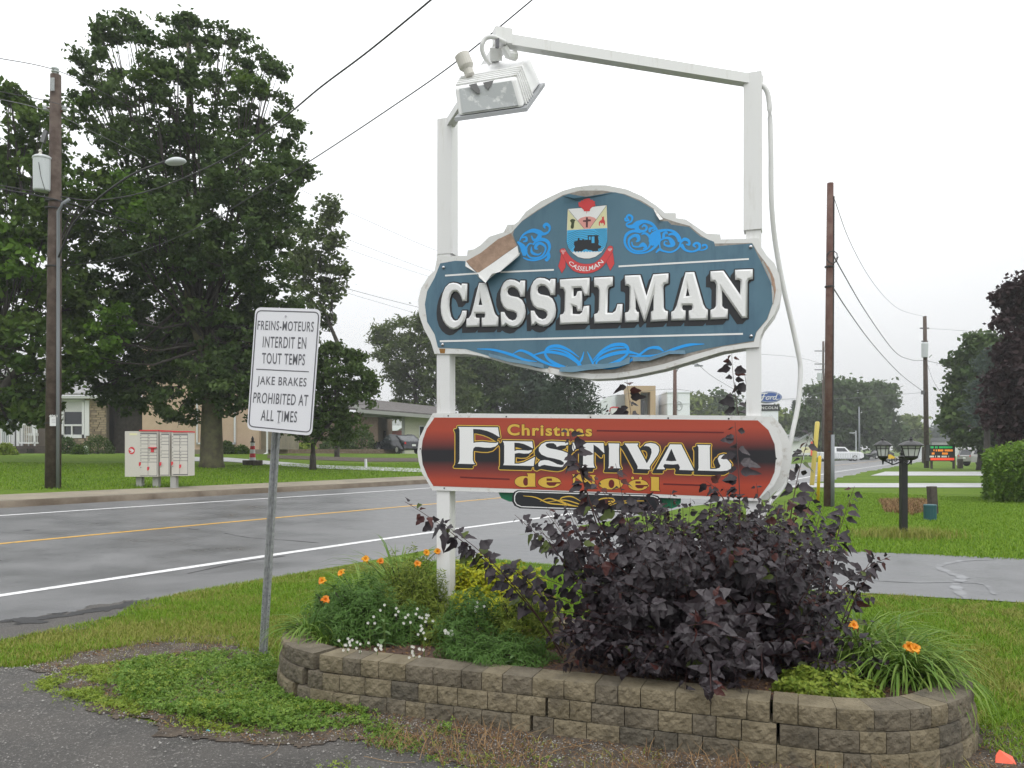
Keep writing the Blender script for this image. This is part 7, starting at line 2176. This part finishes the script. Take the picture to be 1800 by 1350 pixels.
# bungalow with carport
BY = 66.0; bz = g((690 - 900) / F * BY, BY); bk = BY / F
bung = thing('carport_house', 'low brown brick bungalow with an open carport and cream sided end', 'house', ((640 - 900) * bk, BY, bz))
m = MB(); wallbox(m, 480, 664, 726, 800, 0, 8, BY); build('wall', m, 'brick_brown', bung)
m = MB(); wallbox(m, 706, 711, 728, 797, 0, .3, BY); build('carport_post', m, 'siding_grey', bung)
m = MB()
for r_ in range(12): wallbox(m, 711, 775, 731 + r_ * 5.6, 731 + r_ * 5.6 + 5.3, .1 + (.012 if r_ % 2 else 0), 7, BY)
wallbox(m, 711, 775, 730, 798, .16, 6.9, BY); build('siding', m, 'siding_cream', bung)
m = MB(); wallbox(m, 738, 745, 750, 766, .0, .09, BY); wb = build('window', m, 'dark_glass', bung)
m = MB()
for q in ((736.5, 738, 748, 768), (745, 746.5, 748, 768), (736.5, 746.5, 748, 750), (736.5, 746.5, 765.5, 768)): wallbox(m, *q, -.02, .09, BY)
build('window_frame', m, 'trim_white', wb)
m = MB(); m.prism([at(628, 720, BY - .9), at(790, 733, BY - .9), at(770, 718, BY + 4), at(660, 706, BY + 4)], (0, 0, .15))
m.prism([at(500, 712, BY - .9), at(640, 722, BY - .9), at(662, 705, BY + 4), at(520, 700, BY + 4)], (0, 0, .15)); build('roof', m, 'shingle_dark', bung)
m = MB(); beam(m, at(626, 722, BY - .95), at(790, 735, BY - .95), .1, .28); beam(m, at(624, 712, BY - .9), at(634, 722, BY - .9), .1, .3); build('fascia', m, 'siding_grey', bung)
m = MB(); wallbox(m, 640, 785, 726, 733, -.2, 5, BY); build('soffit', m, 'siding_grey', bung)
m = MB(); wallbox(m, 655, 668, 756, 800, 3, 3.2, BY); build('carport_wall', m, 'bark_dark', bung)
for (x, w, h, l_, mt) in ((505, 50, 26, 'dark round shrub before the brick wall, leftmost', 'leaf_small'), (535, 46, 18, 'yellow green perennial border plant by the brick wall', 'lime'), (590, 60, 30, 'dark shrub in the middle of the brick wall', 'leaf_maple'), (635, 56, 46, 'tall rounded shrub at the carport corner', 'leaf_small'),
                       (610, 40, 22, 'brown green shrub between the two bigger ones', 'leaf_left'), (682, 36, 22, 'grey pink flowering shrub under the carport', 'leaf_blue')):
    shrub(x, 800, w, h, l_, mt, Y=62, leaf=.12, n=1100, fl='crest_pink' if 'pink' in l_ else None)
m = MB(); a = far_base(560, 61.2); 
for r_ in range(2):
    for c in range(46):
        m.box(((480 + c * 5 + (r_ % 2) * 2.5 - 900) * 61 / F, 61, a.z + .08 + r_ * .17), (.205, .2, .155))
o = build('garden_border', m, 'brick_brown', loc=tuple(a)); tag(o, 'low red brick border along the bungalow flower bed', 'border')
o['kind'] = 'stuff'
# barn-like buildings beyond the carport
bb = far_base(690, 110)
t = thing('white_roof_building', 'red walled building with a bright white roof seen through the carport', 'building', tuple(bb))
m = MB(); wallbox(m, 640, 712, 757, 790, 0, 10, 110); build('wall', m, 'red_wall', t)
m = MB(); m.prism([at(650, 757, 109), at(698, 757, 109), at(712, 748, 109), at(650, 748, 109)], (0, 4, 0)); build('roof', m, 'dealer_white', t)
t = thing('grey_building', 'pale grey building behind the carport opening', 'building', tuple(far_base(690, 125)))
m = MB(); wallbox(m, 650, 730, 722, 790, 0, 8, 125); build('wall', m, 'transformer', t)
# lighthouse ornament
b = gp(444, 818); k = b.y / F
lh = thing('lighthouse_ornament', 'small red and white striped lighthouse ornament on a dark round base', 'garden ornament', tuple(b))
m = MB(); m.lathe(b, [(17 * k, 0), (17 * k, 9 * k), (0, 9 * k)], 16); build('base', m, 'old_wood', lh)
for j, (z0, z1, mt) in enumerate(((9, 14, 'trim_white'), (14, 21, 'mail_red'), (21, 28, 'trim_white'), (28, 34, 'mail_red'), (34, 40, 'trim_white'))):
    m = MB(); r0 = (6.2 - z0 * .07) * k; r1 = (6.2 - z1 * .07) * k; m.lathe(b, [(r0, z0 * k), (r1, z1 * k)], 14); build('band', m, mt, lh)
m = MB(); m.lathe(b, [(4.2 * k, 40 * k), (4.2 * k, 42 * k), (2.2 * k, 42 * k), (2.2 * k, 46 * k), (3 * k, 46 * k), (1 * k, 50 * k), (0, 52 * k)], 12); build('lantern_top', m, 'black_iron', lh)
b = gp(643, 824); t = thing('marker_post', 'small white marker post beside the concrete path', 'post', tuple(b)); m = MB(); m.tube([b, b + Vector((0, 0, .42))], [.07, .05], n=8); build('post', m, 'trim_white', t)

# ------------------------------------------------------------------ cars
def car(name, label, px, py_base, Y, length, height, width, heading, paint, profile, glass, wheels, cat='car', group=None):
    """profile: side outline (x 0..1, z 0..1); heading: direction of the car's nose"""
    b = far_base(px, Y); t = thing(name, label, cat, tuple(b))
    c, s_ = math.cos(heading), math.sin(heading)
    def W(x, y, z): 
        lx = (x - .5) * length
        return Vector((b.x + lx * c - y * s_, b.y + lx * s_ + y * c, b.z + z * height))
    m = MB(); n = len(profile)
    def half(z): return width / 2 * (1.0 if z < .55 else 1 - (z - .55) * .42)
    for sgn in (-1, 1):
        m.v += [tuple(W(x, sgn * half(z), z)) for x, z in profile]
    m.f.append(tuple(range(n))); m.f.append(tuple(range(n, 2 * n))[::-1])
    for i in range(n): j = (i + 1) % n; m.f.append((i, j, j + n, i + n))
    bo = build('body', m, paint, t); bvv = bo.modifiers.new('bevel', 'BEVEL'); bvv.width = .05; bvv.segments = 2; bvv.limit_method = 'ANGLE'; bvv.angle_limit = R(20)
    for gl in glass:
        m = MB()
        for sgn in (-1, 1):
            m.add([W(x, sgn * (half(z) + .012), z) for x, z in gl], [tuple(range(len(gl)))])
        build('window', m, 'dark_glass', t)
    (xa, za), (xb, zb) = profile_rear(profile), profile_rear2(profile)
    m = MB(); m.add([W(xa - .006, -half(za) * .85, za), W(xa - .006, half(za) * .85, za), W(xb - .004, half(zb) * .8, zb), W(xb - .004, -half(zb) * .8, zb)], [(0, 1, 2, 3)]); build('rear_window', m, 'dark_glass', t)
    for wx in wheels:
        for sgn in (-1, 1):
            r_ = height * .215
            cc = W(wx, sgn * (width / 2 - .06), 0) + Vector((0, 0, r_)); ax = Vector((-s_, c, 0)) * sgn
            m = MB(); m.tube([cc - ax * .1, cc + ax * .075, cc + ax * .09], [r_, r_, r_ * .9], n=20); w__ = build('wheel', m, 'rubber', t)
            m = MB(); m.tube([cc + ax * .088, cc + ax * .1], [r_ * .62, r_ * .55], n=14); build('rim', m, 'rim', w__)
    for sgn in (-1, 1):
        m = MB(); m.box(W(.012, sgn * width * .40, .56), (.12, .12, .16), rz=heading); build('tail_light', m, 'light_red', t)
    m = MB(); m.box(W(-.004, 0, .45), (.02, .32, .14), rz=heading); build('licence_plate', m, 'trim_white', t)
    return t
def profile_rear(p): return p[-3]
def profile_rear2(p): return p[-2]
sedan = [(0, .22), (.10, .2), (.9, .2), (1, .26), (.99, .48), (.93, .56), (.74, .62), (.62, .95), (.48, 1.0), (.28, .97), (.10, .68), (.01, .62)]
sedan = [(.0, .25), (.92, .2), (1, .28), (.99, .48), (.92, .57), (.72, .64), (.60, .93), (.48, 1.0), (.32, .99), (.25, .95), (.11, .70), (.015, .66)]
suv = [(.0, .25), (.92, .2), (1, .28), (.99, .50), (.93, .60), (.75, .66), (.64, .94), (.52, 1.0), (.12, .98), (.06, .93), (.015, .62), (.0, .58)]
def order_for_rear(p): return p
car('parked_car', 'black sedan parked nose in under the carport', 700, 799, 61, 4.6, 1.45, 1.8, R(128), 'car_black', sedan, [[(.14, .70), (.70, .66), (.59, .91), (.47, .96), (.30, .94)]], (.2, .8))
car('parked_car', 'silver grey wagon parked on grass at the right behind the hedge', 1735, 822, 72, 4.5, 1.62, 1.8, R(8), 'car_silver', suv, [[(.05, .66), (.72, .68), (.62, .93), (.12, .92)]], (.19, .8))
car('pickup_truck', 'white pickup truck standing at the dealership fence', 1476, 800, 104, 5.4, 1.8, 1.9, R(-6), 'car_white', [(.0, .25), (.95, .22), (1, .3), (.99, .55), (.93, .62), (.68, .66), (.58, .98), (.35, 1.0), (.33, .64), (.2, .62), (.02, .62), (.0, .6)],
    [[(.38, .68), (.64, .68), (.57, .93), (.38, .94)]], (.18, .8), cat='pickup truck')
car('moving_car', 'dark car on the road under the trees, left of the lantern', 1545, 806, 128, 4.5, 1.4, 1.8, R(200), 'car_black', sedan, [[(.14, .70), (.70, .66), (.59, .91), (.47, .96), (.30, .94)]], (.2, .8))

# ------------------------------------------------------------------ dealership and signs down the road
DY = 118.0
dl = thing('dealership', 'white car dealership with a tan entrance arch and a white tower', 'building', tuple(far_base(1140, DY)))
m = MB(); wallbox(m, 1076, 1160, 694, 800, 1, 20, DY); build('wall', m, 'dealer_white', dl)
m = MB(); wallbox(m, 1084, 1099, 694, 800, -.2, 1, DY); build('grey_panel', m, 'dealer_grey', dl)
m = MB()
wallbox(m, 1098, 1120, 681, 800, -3, 1, DY); wallbox(m, 1120, 1146, 681, 692, -3, 1, DY); wallbox(m, 1137, 1146, 692, 800, -3, 1, DY); build('entrance_arch', m, 'dealer_tan', dl)
m = MB(); wallbox(m, 1120, 1137, 692, 800, -.5, 0, DY); build('glass_front', m, 'dealer_grey', dl)
m = MB(); wallbox(m, 1126, 1131, 704, 740, -.7, -.52, DY); build('window', m, 'dark_glass', dl)
m = MB(); wallbox(m, 1164, 1202, 691, 800, -4, 4, DY); tw = build('tower', m, 'dealer_white', dl)
m = MB(); wallbox(m, 1163, 1203, 693, 694, -4.1, 4, DY); wallbox(m, 1163, 1203, 712, 712.6, -4.06, 4, DY); wallbox(m, 1181, 1181.8, 694, 740, -4.06, -4, DY); build('panel_joint', m, 'transformer', tw)
dp = flatplane(DY - 4.0)
print_on('round_emblem', ribbon_prims(ell((1193.5, 714), 5.6, 7.8, 24) + [(1193.5 + 5.6, 714)], 1.1), 'dealer_grey', .05, tw, plane=dp)
print_on('round_emblem', ribbon_prims(smooth_line([(1190, 717), (1191, 710), (1194, 712), (1196, 709), (1197, 716)], 4), .9), 'dealer_grey', .05, tw, plane=dp)
GY = 92.0
py_ = thing('dealer_pylon', 'tall white dealership pylon topped by a blue oval FORD sign', 'sign', tuple(far_base(1352, GY)))
m = MB(); wallbox(m, 1325, 1368, 722, 800, 0, 1.2, GY); build('column', m, 'dealer_white', py_)
m = MB(); wallbox(m, 1325, 1370, 711, 722, -.1, 1.3, GY); pn = build('black_panel', m, 'brand_black', py_)
gpn = flatplane(GY)
def ellboard(cx, cy, rx, ry, d0, d1, mt, nm, par):
    m = MB(); lp = [at(x, y, GY + d0) for x, y in ell((cx, cy), rx, ry, 40)]; m.prism(lp, (0, d1 - d0, 0)); return build(nm, m, mt, par)
ov1 = ellboard(1352, 698, 23.5, 10.6, -.2, .8, 'trim_white', 'oval_rim', py_)
ellboard(1352, 698, 22.2, 9.6, -.26, -.1, 'brand_blue', 'oval_face', py_)
print_on('oval_line', ribbon_prims(ell((1352, 698), 20.6, 8.4, 40) + [(1372.6, 698)], .5), 'trim_white', .3, py_, plane=gpn)
script = []
for l, w in (([(1336.5, 693.5), (1340, 691.3), (1347, 691.6), (1350, 690.6)], [1, 2, 1.6, .6]), ([(1344, 692), (1342, 697), (1340, 702), (1336, 704.5), (1333.5, 702.8)], [1, 2, 2, 1.2, .8]), ([(1338.5, 697.8), (1342, 696.8), (1346, 697)], [.8, 1.3, .8]),
             ([(1351.3, 696.6), (1347.6, 698.2), (1346.8, 701.4), (1349.6, 702.2), (1352, 699.6), (1351.4, 696.8), (1354, 697.4)], [1.1, 1.5, 1.5, 1.4, 1.2, 1, .7]), ([(1355, 696.4), (1354.8, 699), (1353.6, 702.4)], [1, 1.5, 1]), ([(1355.4, 698.6), (1357.6, 696.6), (1359.4, 697.4)], [.9, 1.3, 1]),
             ([(1364, 697), (1361, 697.2), (1358.8, 700), (1360.4, 702.2), (1363.6, 700)], [1, 1.4, 1.5, 1.3, 1]), ([(1367.6, 690.6), (1365.4, 695), (1363.6, 701), (1366.4, 702.2), (1368.6, 700.6)], [1, 1.6, 1.7, 1.1, .6])):
    script += ribbon_prims(smooth_line(l, 4), w)
print_on('script_lettering', script, 'trim_white', .32, py_, plane=gpn)
text_on('lettering', 'LINCOLN', [(1331, 714.3), (1367, 714.5), (1367, 719.3), (1331, 719.1)], 'trim_white', .15, pn, plane=gpn, bold=.015, spacing=1.15)
print_on('small_number', ribbon_prims([(1353, 730), (1354.5, 733.5)], .5) + ribbon_prims([(1356.5, 730), (1358, 733.5)], .5), 'dealer_grey', .05, py_, plane=gpn)
# red hoop sign
t = thing('red_canopy', 'rounded red and white awning glimpsed above the red board', 'awning', tuple(far_base(1084, 80)))
m = MB()
ar = smooth_line([(1072, 722), (1074, 716), (1079, 714.5), (1088, 715.5)], 4)
m.prism([at(x, y, 80) for x, y in ar] + [at(x, y + 2.2, 80) for x, y in ar[::-1]], (0, .6, 0)); build('arch', m, 'mail_red', t)
m = MB(); m.prism([at(x, y + 2.4, 80.05) for x, y in ar] + [at(1088, 760, 80.05), at(1072, 760, 80.05)], (0, .5, 0)); build('cover', m, 'trim_white', t)
# message board
EY = 58.0
eb = thing('message_board', 'black roadside message board lit with green and orange lines of text', 'sign', tuple(far_base(1656, EY)))
m = MB(); wallbox(m, 1633, 1679, 782, 810.5, 0, .4, EY); cb = build('cabinet', m, 'led_black', eb)
for x in (1640, 1679):
    m = MB(); wallbox(m, x - 1, x + 1, 808, 824, .1, .3, EY); build('leg', m, 'old_wood', eb)
ep = flatplane(EY)
def leds(x0, x1, y0, y1, mt, gaps=.25):
    pr = []; x = x0
    while x < x1 - .6 or not pr:
        w = random.uniform(1.1, 2.1)
        if not pr or random.random() > gaps * .5:
            pr.append([[(x, y0), (min(x + w, x1), y0), (min(x + w, x1), y1), (x, y1)]])
            pr.append([[(x + w * .3, y0 - .2), (x + w * .5, y0 - .2), (x + w * .5, y1), (x + w * .3, y1)]])
        x += w + .45
    print_on('lit_text', pr, mt, .012, cb, plane=ep)
leds(1636, 1641, 784.5, 788, 'led_green'); leds(1644, 1674, 784.5, 788, 'led_green'); leds(1641, 1642.5, 790, 793, 'led_orange'); leds(1645, 1677, 790, 793.5, 'led_orange')
leds(1638, 1642.5, 795.5, 799, 'led_orange'); leds(1656, 1667, 795.5, 799, 'led_orange'); leds(1634, 1645, 801, 804, 'led_white'); leds(1648, 1668, 801, 804, 'led_white'); leds(1636, 1677, 805, 809, 'led_red', .1)
# small roadside things
def simple(name, label, cat, px, Y, boxes, loc=None):
    t = thing(name, label, cat, tuple(far_base(px, Y)))
    for nm, x0, x1, y0, y1, d0, d1, mt in boxes:
        m = MB(); wallbox(m, x0, x1, y0, y1, d0, d1, Y); build(nm, m, mt, t)
simple('dark_bollard', 'dark tall bin with a pale top right of the message board', 'bollard', 1689.5, 62, [('body', 1686.3, 1693, 807, 823.5, 0, .3, 'old_wood')])
simple('blue_sign', 'white pillar with a small blue sign behind the dark bollard', 'sign', 1689, 75, [('pillar', 1685.5, 1694, 782, 818, 0, .4, 'trim_white'), ('panel', 1687, 1691.5, 790, 800, -.1, -.02, 'brand_blue')])
simple('orange_barrel', 'orange and white object beside the silver car', 'barrel', 1701, 78, [('body', 1698, 1706, 797, 818, 0, .6, 'dealer_tan'), ('top', 1699.5, 1704.5, 794, 799, -.1, .4, 'flag_red')])
simple('white_house', 'distant white house glimpsed left of the right tree', 'house', 1682, 130, [('wall', 1672, 1690, 775, 802, 0, 6, 'trim_white'), ('roof', 1670, 1692, 769, 776, -.4, 6, 'dealer_grey')])
simple('side_sign', 'narrow dark sign post beside the second right pole', 'post', 1624.5, 66, [('post', 1622.5, 1626.5, 786, 814, 0, .2, 'old_wood')])
simple('pale_kiosk', 'pale grey kiosk behind the lanterns', 'kiosk', 1617, 120, [('wall', 1612, 1621, 785, 806, 0, .3, 'transformer')])
t = thing('grey_house', 'grey roofed house with a white gable left of the near pole', 'house', tuple(far_base(1410, 125)))
m = MB(); wallbox(m, 1384, 1430, 775, 800, 0, 8, 125); m.prism([at(1405, 775, 125), at(1430, 775, 125), at(1428, 761, 125)], (0, 8, 0)); build('wall', m, 'trim_white', t)
m = MB(); m.prism([at(1382, 776, 124.5), at(1405, 776, 124.5), at(1405, 767, 130), at(1382, 767, 130)], (0, 0, .3)); beam(m, at(1404, 773, 124.6), at(1428, 760, 124.6), .3, .3); build('roof', m, 'dealer_grey', t)
simple('yellow_sign', 'square yellow sign right of the red board end', 'sign', 1418, 80, [('panel', 1409, 1424, 786, 796, 0, .1, 'crest_yellow'), ('post', 1412.5, 1413.5, 796, 808, .02, .1, 'transformer')])
simple('orange_post', 'thin orange and dark red post left of the yellow guards', 'post', 1427, 85, [('post', 1426, 1428.5, 776, 801, 0, .2, 'flag_red'), ('back', 1428.5, 1431, 786, 801, .02, .3, 'maroon')])
fb = far_base(1480, 100)
t = thing('metal_fence', 'low grey metal fence before the white pickup', 'fence', tuple(fb))
m = MB(); wallbox(m, 1438, 1510, 797, 797.8, 0, .1, 100); wallbox(m, 1438, 1510, 806, 806.8, 0, .1, 100); build('rail', m, 'transformer', t)
for k in range(25):
    m = MB(); x = 1438 + 3 * k; wallbox(m, x, x + 1.1, 797.4, 807.5, .02, .08, 100); build('baluster', m, 'transformer', t)
shrub(1480, 800, 40, 16, 'lime hedge behind the white pickup', 'leaf_yellow', Y=112, leaf=.3, n=700)
shrub(1500, 800, 50, 12, 'dark hedge right of the white pickup', 'leaf_dark', Y=115, leaf=.3, n=700)
# low rust-brown patch by the lamp
q = scatter(px_poly([(1545, 882), (1625, 880), (1640, 900), (1600, 908), (1555, 902)]), 3000)
blades(on_ground(q), .12, w=.008, lean=.8, name='brown_weeds', material='straw', label='brownish dead weeds behind the garden lamp', cat='weeds')

# ------------------------------------------------------------------ damp air
hz_ = MB(); hz_.box2((-420, -30, -1.0), (420, 420, 40.0))
me = bpy.data.meshes.new('haze'); me.from_pydata(hz_.v, [], hz_.f)
hm = bpy.data.materials.new('haze'); hm.use_nodes = True; t = hm.node_tree; t.nodes.clear()
ho = t.nodes.new("ShaderNodeOutputMaterial"); pv = t.nodes.new("ShaderNodeVolumePrincipled")
pv.inputs['Color'].default_value = (.93, .95, .97, 1); pv.inputs['Density'].default_value = .0008
t.links.new(pv.outputs[0], ho.inputs['Volume'])
me.materials.append(hm); o = bpy.data.objects.new('haze', me); link(o); tag(o, 'thin grey drizzle haze over the whole scene', 'haze', kind='stuff')
